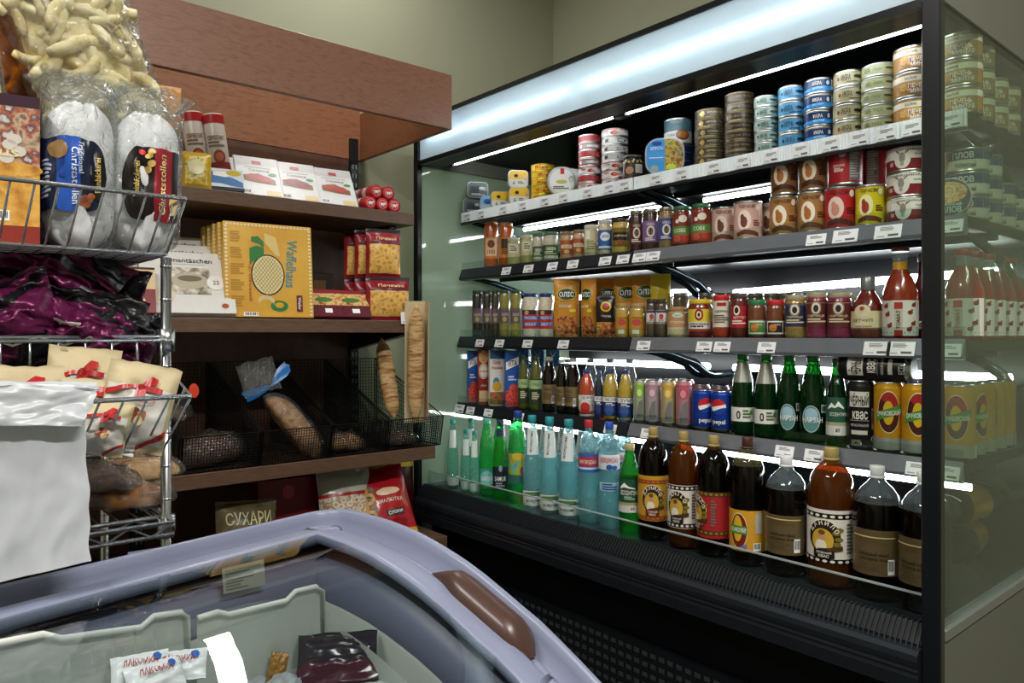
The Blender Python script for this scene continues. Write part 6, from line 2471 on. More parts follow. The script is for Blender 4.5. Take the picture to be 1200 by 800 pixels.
for i, (u0, u1) in enumerate(((369, 405), (400, 438))):
    q = atY((u0 + u1) / 2, 372, 2.285)
    carton('cookie_tray', dpx(q, u1 - u0), .03, .105, C('#5c1a26'), pr_tray, cat='box').place((q.x, 2.30 + .0 * i, zb + .004), (-.5, 0, -.15), 'maroon cookie tray with picture strip, %s' % ('beside the wafer boxes', 'beside the red cookie packs')[i], GB)

# red cookie packs
ckm = ramp_mat('cracker_photo', ['#a8661c', '#d89a3c', '#eac06a', '#b87a2c'], 55, 'voronoi', bump=.3)
redp = C('#8c1c2c', rough=.22)


def ck_paint(s, z):
    if z < .66 and s > -.42 and (z > .08) and (s + .5) * 1.4 + .1 > (.66 - z) * .2:
        return ckm
    if z > .9:
        return C('#2a1616', rough=.3)
    return redp


def ck_print(p, S, w, h):
    p.text(S, 'Печенье', w * .05, h * .80, h * .07, C('#e8cf9a'), w=w * .6, o=.003)
    p.rect(S, -w * .4, w * .42, h * .7, h * .735, C('#5c2a4a'), .002)


q = atY(451, 330, 2.33)
q2 = atY(458, 372, 2.275)
kck = pouch('cookie_pack', dpx(q2, 54), .155, .05, ck_paint, redp, ck_print, cat='pack', seed=31, wr=.004)
kck2 = pouch('cookie_pack', dpx(q, 42), .175, .055, ck_paint, redp, ck_print, cat='pack', seed=33, wr=.004)
for i in range(3):
    kck.place((q2.x - .010 * i, 2.295 + .06 * i, zb), (-.03, 0, -.2), 'red cookie pack on the lower tier, %s' % ('front one by the price tag', 'second one back', 'third one back')[i], GB)
    kck2.place((q.x - .015 - .012 * i, 2.315 + .06 * i, zb + .152), (-.02, 0, -.2), 'red cookie pack on the upper tier, %s' % ('front one', 'second one back', 'third one back')[i], GB)

# ---------------------------------------------------------------- third wooden shelf: black mesh baskets with bread
bw = mat('#0c0d0f', .4, .3, var=.1)
GC = 'black mesh baskets on the third wooden shelf'


def mesh_panel(b, P, nu, nv, r=.0011, rim=.0024):
    """wire grid over a quad P(a, b) with a, b in 0..1"""
    for i in range(nu + 1):
        t = i / nu
        b.tube([P(t, 0), P(t, 1)], rim if i in (0, nu) else r, bw, 4)
    for j in range(nv + 1):
        t = j / nv
        b.tube([P(0, t), P(1, t)], rim if j in (0, nv) else r, bw, 4)


def mesh_basket(x0, x1, label):
    yf, yk, z0 = yc_ + .012, YB - .09, zc + .001
    hf, hk = .105, .30
    k = empty('mesh_basket', ((x0 + x1) / 2, yf, z0))
    tag(k, label, 'basket', GC)
    w = x1 - x0
    D = yk - yf
    n = max(6, int(w / .0085))
    b = MB()
    mesh_panel(b, lambda a, t: (-w / 2 + w * a, -.02 * t, hf * t), n, 12)
    b.build('front_mesh', k)
    b = MB()
    mesh_panel(b, lambda a, t: (-w / 2 + w * a, D, hk * t), int(n * .7), 24)
    b.build('back_mesh', k)
    for sx in (-1, 1):
        b = MB()
        mesh_panel(b, lambda a, t: (sx * w / 2, (D + .02) * a - .02 * t * (1 - a), (hf + (hk - hf) * min(1, max(0, (a - .25) / .6))) * t), 44, 14)
        b.build('side_mesh', k)
    b = MB()
    mesh_panel(b, lambda a, t: (-w / 2 + w * a, D * t, .001), int(n * .5), 20)
    b.build('base_mesh', k)
    return k


ed = [atY(u, 391, yc_).x for u in (115, 212, 306, 390, 456, 519)]
XB_ = ed
for i in range(5):
    mesh_basket(ed[i] + .004, ed[i + 1] - .004, 'black wire mesh bread basket %s' % ('behind the chrome rack', 'holding the dark loaf in clear film', 'holding the loaf with the blue tie', 'holding the small dark bread', 'holding the baguettes at the shelf end')[i])


def loaf(name, L, w, h, m, seed=1, flat_=.35, nx=18, ny=12, bump=.006, slash=0):
    """bread: long rounded body lying along X"""
    b = MB()
    vs, fs = [], []
    for i in range(nx + 1):
        t = -math.cos(PI * i / nx)
        q = max(.02, (1 - abs(t) ** 3.2)) ** .5
        for j in range(ny):
            a = 2 * PI * j / ny
            y, z = math.cos(a) * w / 2 * q, math.sin(a) * h / 2 * q
            if z < 0:
                z *= flat_
            n_ = noise.noise(Vector((t * 3 + seed, math.cos(a) * 2, math.sin(a) * 2)))
            if slash and z > 0:
                n_ -= .8 * max(0, math.sin(t * slash * PI)) ** 6
            f = 1 + bump * n_ / max(.01, h) * 2
            vs.append((t * L / 2, y * f, h / 2 * flat_ + z * f))
    for i in range(nx):
        for j in range(ny):
            j2 = (j + 1) % ny
            fs.append((i * ny + j, (i + 1) * ny + j, (i + 1) * ny + j2, i * ny + j2))
    fs.append(tuple(range(ny)))
    fs.append(tuple(range(nx * ny, nx * ny + ny))[::-1])
    return b.add(vs, fs, m, True)


def bagged_loaf(name, L, w, h, m, label, loc, rot, grp, seed=1, cat='bread', extra=None, filmm=None):
    k = Kind(name, cat)
    k.part('loaf', loaf('loaf', L, w, h, m, seed))
    k.part('film', loaf('film', L * 1.12, w * 1.10, h * 1.12, filmm or film, seed + 3, bump=.022))
    if extra:
        extra(k)
    return k.place(loc, rot, label, grp)


dkbread = ramp_mat('dark_bread', ['#2c1a12', '#4a2e1e', '#5d3c28', '#39231a'], 30, bump=.4, rough=.7)
brbread = ramp_mat('brown_bread', ['#6b4526', '#8d6238', '#a87c4a', '#7a5230'], 26, bump=.3, rough=.7)
tanbread = ramp_mat('tan_bread', ['#8a5a2c', '#b8844a', '#d3a566', '#9c6a36'], 22, bump=.3, rough=.65)
GD = 'bread in the mesh baskets'
zc2 = zc + .004


def mid(i):
    return (ed[i] + ed[i + 1]) / 2


bagged_loaf('wrapped_bread', .20, .13, .12, brbread, 'brown loaf in film in the basket behind the chrome rack', (mid(0), 2.32, zc2), (0, 0, .1), GD, 3)


def redtag(k):
    S = flat(-.075)
    k.part('sticker', MB().ell(S, -.05, .125, .018, .024, C('#e0421e'), .0, 12))


bagged_loaf('wrapped_bread', .22, .13, .13, dkbread, 'dark loaf in crinkled clear film in the second basket', (mid(1) - .005, 2.31, zc2), (0, -.12, .15), GD, 5)
# crumpled film top and red round sticker
km = Kind('wrapped_bread', 'bread')
km.part('loaf', loaf('loaf', .18, .11, .10, dkbread, 9))
km.part('film', loaf('film', .22, .13, .125, film, 12, bump=.03))
km.part('sticker', MB().ell(lambda s, z, o: (s, -.07 - o, z), .085, .10, .016, .022, C('#e0421e'), 0, 14))
q = atY(222, 470, 2.30)
km.place((q.x - .06, 2.40, zc2 + .115), (0, -.1, .2), 'dark loaf with round red sticker on top in the second basket', GD)

# loaf with the blue tie, standing on end
kt3 = Kind('wrapped_bread', 'bread')
kt3.part('loaf', loaf('loaf', .26, .12, .12, brbread, 15))
kt3.part('film', loaf('film', .285, .132, .135, film, 17, bump=.012))
blu = C('#2277c4', rough=.25)
b = MB()
for sx, L_ in ((-1, .075), (1, .085)):
    vs, fs = [], []
    for i in range(7):
        t = i / 6
        wd2 = .006 + .026 * math.sin(t * PI * .62)
        for j in range(5):
            vs.append((.155 + sx * .0 + (j - 2) / 2 * wd2 * .6 + t * .02, -.02 - .03 * t * (1 if sx < 0 else .5), .06 + sx * (.004 + t * L_) + .006 * math.sin(j * 2.1 + t * 4)))
    for i in range(6):
        for j in range(4):
            fs.append((i * 5 + j, i * 5 + j + 1, i * 5 + j + 6, i * 5 + j + 5))
    b.add(vs, fs, blu, True)
kt3.part('blue_tie', b, label='blue plastic tie and ruffle')
kt3.part('blue_label', MB().rect(lambda s, z, o: (s, -.072 - o, z), -.11, -.05, .02, .08, blu, 0))
a_, b_ = atY(366, 548, 2.26), atY(303, 470, 2.34)
m_ = (a_ + b_) / 2
d_ = (b_ - a_).normalized()
o = kt3.place(m_ - Vector((0, 0, .0)), (0, 0, 0), 'brown loaf in film closed with a bright blue tie, standing in the third basket', GD)
yy_ = Vector((0, 1, .25))
zz_ = d_.cross(yy_).normalized()
if zz_.z < 0:
    zz_ = -zz_
yy_ = zz_.cross(d_).normalized()
o.rotation_euler = Matrix((d_, yy_, zz_)).transposed().to_euler()
# clear crumpled film end
bm_, f_ = bagmesh(.12, .11, .035, lambda s, z: film, film, .02, 41, 14, 14, .02)
bm_.build('film_twist', o, (.15, -.02, .03), (0, 1.2, 0))
q = atY(400, 520, 2.30)
bagged_loaf('wrapped_bread', .15, .12, .085, brbread, 'small dark bread in film in the fourth basket', (mid(3) - .02, 2.30, zc2), (0, .05, .2), GD, 22)
bagged_loaf('wrapped_bread', .14, .11, .08, dkbread, 'dark bread in film behind the small one in the fourth basket', (mid(3) - .03, 2.43, zc2), (0, -.3, .3), GD, 24)
bagged_loaf('wrapped_bread', .14, .12, .07, dkbread, 'low dark bread in film under the baguettes', (mid(4) - .02, 2.29, zc2), (0, 0, .2), GD, 26)

# baguettes
bagm = ramp_mat('baguette', ['#6b4526', '#a87c4a', '#cfae7c', '#8a6238'], 14, stretch=(1, 1, 5), bump=.3, rough=.75)


def baguette(p0, p1, r, label, paper=False):
    p0, p1 = Vector(p0), Vector(p1)
    L_ = (p1 - p0).length
    rt = (p1 - p0).to_track_quat('Z', 'Y')
    b = MB()
    n, m_ = 26, 12
    vs, fs = [], []
    for i in range(n + 1):
        t = i / n
        q_ = max(.1, 1 - abs(2 * t - 1) ** 5)
        for j in range(m_):
            a = 2 * PI * j / m_
            f = 1 + .10 * math.sin(t * 30 + a) * max(0, math.sin(a)) + .05 * noise.noise(Vector((t * 8, a, 0)))
            vs.append((r * q_ * f * math.cos(a), r * .85 * q_ * f * math.sin(a), L_ * t))
    for i in range(n):
        for j in range(m_):
            fs.append((i * m_ + j, i * m_ + (j + 1) % m_, (i + 1) * m_ + (j + 1) % m_, (i + 1) * m_ + j))
    fs.append(tuple(range(n * m_, n * m_ + m_)))
    b.add(vs, fs, bagm, True)
    k = Kind('baguette', 'bread')
    k.part('crust', b)
    if paper:
        pb = MB()
        pm = mat('#cbb894', .7, var=.05, vs=30)
        S = lambda s, z, o: (-r * 1.25 + .3 * s * .0 + .0, -r * 1.1 - o, z)
        # open paper sleeve: back sheet and one folded side
        pb.box(-r * 1.15, r * 1.35, r * .92, r * .97, .0, L_ * 1.03, pm)
        pb.box(r * 1.31, r * 1.36, -r * .9, r * .95, .0, L_ * 1.03, pm)
        k.part('paper_sleeve', pb)
        tx = MB()
        tx.text(lambda s, z, o: (r * 1.30 - s * 0 - .001, -r * .05 - s, z), 'МОЛОЧНЫЙ БАТОН', 0, L_ * .62, r * .5, INK, w=L_ * .5, rot=PI / 2)
        tx.text(lambda s, z, o: (r * 1.365, r * .0 + s, z), 'МОЛОЧНЫЙ БАТОН', 0, L_ * .62, r * .5, INK, w=L_ * .5, rot=PI / 2)
        k.part('print', tx)
    o = k.place(p0, (0, 0, 0), label, 'baguettes')
    o.rotation_mode = 'QUATERNION'
    o.rotation_quaternion = rt
    return o


baguette(atY(462, 490, 2.31), atY(447, 396, 2.40), .031, 'darker baguette leaning under the shelf edge')
a_, b_ = atY(487, 496, 2.225), atY(490, 357, 2.205)
o = baguette(a_, b_, .030, 'pale baguette in an open paper sleeve at the shelf end', True)
L_ = (b_ - a_).length
o.rotation_mode = 'XYZ'
o.rotation_euler = (math.asin((a_.y - b_.y) / L_), math.asin((b_.x - a_.x) / L_), -.35)

# ---------------------------------------------------------------- bottom wooden shelf
GE = 'bags and boxes on the bottom wooden shelf'
kh = ramp_mat('khaki_print', ['#3a3324', '#5c5138', '#6b5f42'], 20)
p0 = atY(292, 606, 2.25)
pouch('rusk_bag', dpx(p0, 72), .20, .08, lambda s, z: kh if z > .22 else ramp_mat('rusk_photo', ['#8a5a22', '#c99a4c', '#5a3a1c'], 60), kh, lambda p, S, w, h: (p.text(S, 'СУХАРИ', 0, h * .72, h * .2, C('#d3c796'), w=w * .75, o=.004), p.rect(S, -w * .18, w * .4, h * .4, h * .54, C('#1c1814'), .003), p.text(S, 'ВАНИЛЬНЫЕ', w * .11, h * .47, h * .08, C('#e3dcc4'), w=w * .5, o=.005)), cat='bag', seed=51, wr=.006).place((p0.x, 2.27, zd + .002), (-.25, .06, -.1), 'olive rusk bag with cream lettering on the bottom shelf', GE)
p0 = atY(340, 575, 2.40)
carton('biscuit_box', dpx(p0, 70), .12, .23, C('#6b1722'), lambda p, S, w, h: (p.text(S, 'Amaretti', 0, h * .4, h * .16, C('#a8434c'), w=w * .6), p.ell(S, 0, h * .8, w * .1, h * .1, C('#a8434c'))), cat='box').place((p0.x, 2.46, zd + .001), (0, 0, -.1), 'dark red biscuit box at the back of the bottom shelf', GE)
p0 = atY(362, 598, 2.28)
carton('biscuit_box', dpx(p0, 74), .16, .10, C('#8c1a26'), lambda p, S, w, h: (p.ell(S, 0, h * .5, w * .06, h * .3, C('#e0c4c4')), p.rect(S, -w * .45, w * .45, h * .82, h * .9, C('#c9606a'))), cat='box').place((p0.x, 2.34, zd + .001), (0, 0, .05), 'flat red biscuit box lying on the bottom shelf', GE)
p0 = atY(410, 598, 2.27)
mixb = ramp_mat('mixed_biscuits', ['#7a4a26', '#c9a878', '#e6e0d4', '#a8783c', '#e8e4dc'], 50, 'voronoi')
pouch('biscuit_bag', dpx(p0, 66), .26, .09, lambda s, z: mixb if z < .62 else (C('#a8232c', rough=.3) if abs(z - .66) < .04 else C('#b9b4a8', rough=.25)), mixb, None, cat='bag', seed=53, wr=.008).place((p0.x, 2.27, zd + .001), (-.3, 0, -.15), 'clear bag of mixed biscuits with pale label', GE)
p0 = atY(478, 628, 2.17)
redb = C('#b01f26', rough=.22)
ring_ph = C('#c99a58')
kk5 = Kind('ring_biscuit_bag', 'bag')


def sush_paint(s, z):
    if s < -.12 and .15 < z < .75:
        return ramp_mat('ring_back', ['#5a3a1c', '#8a5a2a'], 30)
    if z < .12 and s > .1:
        return C('#d8b32c', rough=.25)
    return redb


bm_, f_ = bagmesh(dpx(p0, 74), .27, .09, sush_paint, redb, .007, 55, 18, 26, .04)
kk5.part('body', bm_)
pr_ = MB()
w_, h_ = dpx(p0, 74), .27
for i, (s, z) in enumerate(((-.3, .68), (-.22, .56), (-.34, .46), (-.24, .34), (-.36, .26), (-.28, .2))):
    S_r = lambda s_, z_, o_: f_(s_, z_, o_ + .003)
    pr_.ring(S_r, s * w_, z * h_, w_ * .1, w_ * .1, w_ * .055, ring_ph, .003)
pr_.rect(f_, w_ * .02, w_ * .32, h_ * .3, h_ * .38, INK, .004, nz=2)
pr_.text(f_, 'СУШКИ', w_ * .17, h_ * .34, h_ * .045, WHITE, w=w_ * .24, o=.006)
pr_.text(f_, 'МАЛЮТКА', w_ * .14, h_ * .5, h_ * .05, C('#f0d8c4'), w=w_ * .4, o=.005)
pr_.ell(f_, w_ * .12, h_ * .62, w_ * .2, h_ * .05, C('#e6c4a4'), .004, nz=3)
pr_.ell(f_, w_ * .2, h_ * .2, w_ * .16, h_ * .05, C('#8c1216'), .004, nz=3)
kk5.part('print', pr_)
kk5.place((p0.x - .045, 2.215, zd + .001), (-.5, -.12, -.25), 'red bag of ring biscuits at the end of the bottom shelf', GE)
p0 = atY(428, 570, 2.45)
pouch('rusk_bag', .2, .24, .08, lambda s, z: C('#4a1018', rough=.3) if z < .8 else C('#c9a62c'), C('#4a1018'), None, cat='bag', seed=57, wr=.006).place((p0.x + .14, 2.5, zd + .001), (-.1, 0, -.2), 'dark maroon bag behind the red ring biscuits', GE)
p0 = atY(222, 612, 2.22)
bagged_loaf('wrapped_bread', .15, .11, .07, tanbread, 'tan rolls in film with white and red tag on the bottom shelf', (p0.x, 2.26, zd + .002), (0, 0, -.1), GE, 33, extra=lambda k: k.part('tag', MB().box(-.05, .07, -.03, .02, .082, .084, C('#e3dcd8')).box(-.05, .07, -.034, -.03, .082, .085, C('#c4303a'))))
# ================================================================ goods on the chrome rack
GF = 'bags and cakes on the chrome rack'
rr = random.Random(12)

# corn puffs in a big clear bag, leaning
puffm = ramp_mat('corn_puff', ['#d8c07c', '#ecd9a0', '#f6ecc4', '#e3cd8c'], 40, rough=.8, bump=.3)
puffd = ramp_mat('corn_puff_dark', ['#8a6a1c', '#b8902c', '#cfa843', '#9c7a22'], 40, rough=.8, bump=.3)


def puff_bag(w, h, t, m, n, seed, label, loc, rot, fm, size_=1.):
    rr = random.Random(seed)
    k = Kind('corn_puff_bag', 'bag')
    b = MB()
    for i in range(n):
        s = rr.uniform(-.42, .42) * w
        z = rr.uniform(.05, .95) * h
        th = t / 2 * (max(0, 1 - (abs(s) / (w / 2)) ** 2.4)) ** .6 * max(.2, math.sin(PI * min(1, max(0, z / h)))) ** .5
        y = -th + rr.uniform(.010, .035)
        a = rr.uniform(0, PI)
        L = rr.uniform(.022, .034) * size_
        c_ = rr.uniform(-.5, .5)
        pts = []
        for j in range(5):
            q = (j / 4 - .5) * 2
            bx, bz = q * L, c_ * L * (1 - q * q)
            pts.append((s + bx * math.cos(a) - bz * math.sin(a), y + rr.uniform(-.002, .002), z + bx * math.sin(a) + bz * math.cos(a)))
        r0 = rr.uniform(.008, .0105) * size_
        b.tube(pts, [r0 * .7, r0, r0 * 1.04, r0, r0 * .7], m, 7)
    # the deeper layer of the filling
    cm, _ = bagmesh(w * .9, h * .94, t * .7, lambda s, z: m, m, .006, seed + 2, 10, 12, .02)
    b.add(cm.v, cm.f, m, True, Matrix.Translation((0, .006, h * .03)))
    k.part('corn_puffs', b, kind='stuff')
    f, _ = bagmesh(w * 1.03, h * 1.04, t * 1.22, lambda s, z: fm, fm, .007, seed, 26, 34, .03)
    k.part('film', f)
    return k.place(loc, rot, label, GF)


# panettone carton with fruit picture
p0, p1 = atY(53, 288, 1.19), atY(53, 118, 1.19)
hb_ = p1.z - ZTB
wb_ = .17
fruit = ramp_mat('fruit_cake_photo', ['#3a2a20', '#7a5a42', '#b9a48c', '#a8603c', '#5a3a4a', '#c8bfb4'], 60, 'noise')
pastry = ramp_mat('pastry_photo', ['#8a5216', '#c48a34', '#dba850', '#a86a20'], 35, bump=.2)


def pr_pan(p, S, w, h):
    p.rect(S, -w / 2, w / 2, h * .92, h, C('#3a2230'), .0006)
    p.rect(S, -w / 2, w / 2, h * .5, h * .92, fruit, .0006)
    p.rect(S, -w / 2, w / 2, h * .12, h * .5, pastry, .0006)
    p.rect(S, -w / 2, w / 2, 0, h * .12, C('#8a2f26'), .0006)
    p.ell(S, w * .3, h * .5, w * .22, h * .05, pastry, .001)
    for i, (s, z) in enumerate(((.30, .66), (.36, .62), (.28, .57), (.33, .70))):
        p.ell(S, s * w, z * h, w * .05, h * .035, C('#cfc6bc'), .0014)
    p.text(S, 'natius', w * .18, h * .61, h * .06, C('#e0d3a0'), w=w * .36, o=.0022)
    p.ell(S, w * .08, h * .80, w * .11, h * .04, C('#c4303a'), .0014)
    p.text(S, 'best', w * .08, h * .80, h * .03, WHITE, o=.002)
    p.rect(S, -w * .3, w * .04, h * .83, h * .92, C('#cfc8a8'), .001)
    p.bars(S, w * .22, w * .3, h * .15, h * .22, INK, WHITE)


k = carton('panettone_box', wb_, .12, hb_, C('#3a2230'), pr_pan, cat='box')
xb_ = p0.x - wb_ / 2 + .004
k.place((xb_, 1.255, ZTB), (0, 0, -.17), 'brown cake carton with fruit picture at the picture edge of the top basket', GF)
k.place((xb_ + .01, 1.40, ZTB), (0, 0, -.17), 'brown cake carton behind the one at the picture edge', GF)
zbx = ZTB + hb_ + .001


# two dusted stollen cakes in film
snow = ramp_mat('powder_sugar', ['#b0b0b4', '#cfcfd2', '#dcdcde', '#c2c2c6'], 18, rough=.9, bump=.5)


def stollen(w, h, t, label, loc, rot, lab, seed):
    k = Kind('stollen_cake', 'cake')
    b, f = bagmesh(w, h, t, lambda s, z: snow, snow, .007, seed, 18, 30, .0, lump=.006, rd=5)
    k.part('cake', b)
    fb, ff = bagmesh(w * 1.1, h * 1.2, t * 1.16, lambda s, z: film, film, .010, seed + 1, 26, 40, .02, rd=12)
    k.part('film', fb)
    # ruffled open top of the film
    vs, fs = [], []
    n = 40
    for i in range(n + 1):
        a = 2 * PI * i / n
        for j in range(5):
            q = j / 4
            rx = w * (.42 + .22 * q) + .010 * q * math.sin(a * 7 + seed)
            ry = t * (.22 + .30 * q) + .008 * q * math.sin(a * 9 + 2 * seed)
            vs.append((rx * math.cos(a), ry * math.sin(a), h * .99 + q * h * .15 + .008 * q * math.sin(a * 5)))
    for i in range(n):
        for j in range(4):
            fs.append((i * 5 + j, (i + 1) * 5 + j, (i + 1) * 5 + j + 1, i * 5 + j + 1))
    k.part('film_ruffle', MB().add(vs, fs, film, True))
    p = MB()
    S = lambda s, z, o: ff(s, z, o + .002)
    lab(p, S, w, h)
    k.part('label', p)
    return k.place(loc, rot, label, GF)


def lab1(p, S, w, h):
    # broad band: dark blue field with blue centre stripe, rounded on its right end
    n = 26
    zc_, hz = h * .47, h * .24
    cols = []
    for i in range(n + 1):
        s = -w * .52 + w * .92 * i / n
        e = max(0, (s - w * .12) / (w * .28))
        c = hz * math.sqrt(max(0, 1 - e ** 2.6))
        cols.append((s, zc_ - c, zc_ + c))
    p.patch(S, cols, C('#141c33'), .0006, 8)
    p.patch(S, clip(cols, -w * .30, w * .06), C('#2450a8'), .0012, 8)
    p.patch(S, clip(cols, -w * .30, -w * .14, z0=zc_ - hz * .1), C('#1c3a80'), .0014, 6)
    p.ell(S, -w * .26, zc_ + hz * .62, w * .14, hz * .24, C('#8a6a44'), .002, nz=4)
    p.text(S, 'Christstollen', -w * .02, zc_ - hz * .05, w * .10, C('#dfe6f4'), w=hz * 1.5, rot=-PI / 2, o=.0026)
    p.text(S, 'Traditional', w * .06, zc_ + hz * .45, w * .07, C('#b9c8e8'), w=hz * .9, rot=-PI / 2, o=.0026)
    p.ell(S, w * .28, zc_, w * .10, hz * .72, C('#0c0e14'), .0018, nz=6)
    p.text(S, 'Feinbäckerei', w * .28, zc_, w * .08, C('#d8bb62'), w=hz * 1.0, rot=PI / 2, o=.003)
    for i, (a, b) in enumerate(((.10, -.62), (.16, -.7), (.06, -.75), (.13, -.82), (.19, -.6))):
        p.ell(S, w * a, zc_ + hz * b, w * .05, hz * .09, C('#a8623c'), .0024, nz=2)
    p.lines(S, -w * .48, -w * .33, zc_ - hz * .7, zc_ + hz * .3, 9, C('#8d93a8'), .002)


def lab2(p, S, w, h):
    n = 26
    zc_, hz = h * .46, h * .25
    cols = []
    for i in range(n + 1):
        s = -w * .30 + w * .80 * i / n
        e = max(0, (-w * .0 - s) / (w * .30))
        c = hz * math.sqrt(max(.06, 1 - e ** 2.6))
        cols.append((s, zc_ - c, zc_ + c))
    p.patch(S, cols, C('#1a1013'), .0006, 8)
    p.patch(S, clip(cols, w * .16, w * .42), C('#8c1f2c'), .0012, 8)
    p.ell(S, -w * .08, zc_, w * .10, hz * .72, C('#0c0b0c'), .0014, nz=6)
    p.text(S, 'Feinbäckerei', -w * .09, zc_ + hz * .1, w * .08, C('#d8bb62'), w=hz * 1.0, rot=PI / 2, o=.003)
    p.text(S, 'Christstollen', w * .28, zc_, w * .09, C('#e3c98a'), w=hz * 1.6, rot=PI / 2, o=.0026)
    for i, (a, b) in enumerate(((.08, .72), (.12, .5), (.06, .35), (.12, .86))):
        p.ell(S, w * a, zc_ + hz * b, w * .06, hz * .09, C('#cfae62'), .0022, nz=2)
    p.ell(S, -w * .02, zc_ + hz * .84, w * .05, hz * .08, C('#c4303a'), .0022)
    p.ell(S, w * .44, zc_ - hz * .5, w * .06, hz * .3, C('#d8b870'), .0024, nz=3)


p0 = atY(93, 294, 1.20)
p1 = atY(88, 118, 1.20)
stollen(dpx(p0, 76), p1.z - p0.z, .075, 'sugar dusted stollen in film with blue and black label', (p0.x, 1.205, p0.z + .002), (-.04, .0, -.22), lab1, 61)
p0 = atY(168, 298, 1.20)
p1 = atY(170, 132, 1.20)
stollen(dpx(p0, 74), p1.z - p0.z, .075, 'sugar dusted stollen in film with black and red label', (p0.x, 1.205, p0.z + .002), (-.04, .03, -.30), lab2, 66)

p0 = atY(93, 294, 1.31)
stollen(.085, .185, .07, 'sugar dusted stollen in the second row behind the blue labelled one', (p0.x + .03, 1.315, ZTB), (0, 0, -.22), lab1, 63)
p0 = atY(168, 298, 1.31)
stollen(.085, .185, .07, 'sugar dusted stollen in the second row behind the black labelled one', (p0.x - .005, 1.315, ZTB), (0, 0, -.25), lab2, 64)
p0 = atY(122, 128, 1.31)
puff_bag(.185, .36, .12, puffm, 130, 5, 'large clear bag of pale corn puffs leaning on the rack top', (p0.x + .012, 1.32, p0.z - .03), (.05, -.33, -.3), film)
p0 = atY(28, 125, 1.36)
puff_bag(.20, .34, .10, puffd, 80, 8, 'amber corn puff bag behind the pale one', (p0.x - .045, 1.40, zbx), (.05, -.2, -.3), clear_mat('amber_film', '#e0b86a', 1.5, .12, haze=.05, hazecol='#b88a3c', amount=1.3, bump=.8), 1.)
p0 = atY(2, 112, 1.24)
puff_bag(.11, .15, .07, puffm, 30, 9, 'small clear bag of corn puffs at the edge of the rack top', (p0.x - .045, 1.27, zbx), (.05, -.1, -.3), film, .8)

# purple and black foil bags behind the fence
foilp = mat('#5e1643', .28, .35, var=.15, vs=25)
foilk = mat('#16151a', .3, .3, var=.15, vs=25)


def purple(seed):
    k = (seed * 37 % 11) / 11
    def f(s, z):
        q = z + (.9 - 1.8 * k) * s + .10 * noise.noise(Vector((s * 3, z * 3, seed)))
        return foilk if (q > .80 or q < .10 or (.38 + .2 * k < q < .50 + .2 * k and seed % 2)) else foilp
    return f


PB = [(35, 440, 1.33, .21, .20, .1, .35, 1), (82, 438, 1.34, .16, .15, .1, .2, 2), (122, 438, 1.25, .12, .10, .09, .3, 3),
      (60, 440, 1.24, .20, .13, .09, .25, 4), (8, 440, 1.22, .17, .13, .09, -.3, 5), (100, 440, 1.22, .14, .10, .08, .1, 6), (20, 360, 1.30, .20, .13, .09, .6, 7), (40, 362, 1.38, .18, .11, .09, .4, 8)]
for i, (u, v, Y, w, h, t, a, sd) in enumerate(PB):
    p0 = atY(u, 440 if v > 400 else v, Y)
    k = Kind('foil_bag', 'bag')
    b, f_ = bagmesh(w, h, t, purple(sd), foilp, .020, 70 + sd, 44, 44, .05, lump=.02)
    k.part('body', b)
    if sd in (2, 4):
        k.part('sticker', MB().rect(f_, -w * .12, w * .12, h * .42, h * .52, WHITE, .004, nz=4))
    zb_ = 1.146 if v > 400 else 1.146 + .10
    k.place((p0.x, Y, zb_), (-.15, a, -.25), 'crumpled purple and black foil bag %s' % ('upright at the back of the middle rack shelf', 'with small white sticker near the rack hook', 'beside the front rack post', 'slumped behind the wire fence with white sticker', 'at the edge of the picture behind the fence',
            'low behind the fence under the hook', 'tilted on top of the others at the picture edge', 'lying across the top of the pile')[i], GF)
# small blue white card behind the purple bags
p0 = atY(98, 315, 1.45)
carton('sweets_box', .035, .02, .09, C('#cfd8dc'), lambda p, S, w, h: (p.rect(S, -w * .5, w * .5, 0, h * .4, C('#5aa0cc')), p.ell(S, 0, h * .7, w * .3, h * .2, C('#5a5a60'))), cat='box').place((p0.x, 1.45, 1.25), (0, 0, -.2), 'small blue and white packet behind the foil bags', GF)

# cream gift bags with red ribbon print
cream = mat('#b5a682', .6, var=.06, vs=30)
creamw = mat('#c6c3bb', .35, var=.05, vs=20)


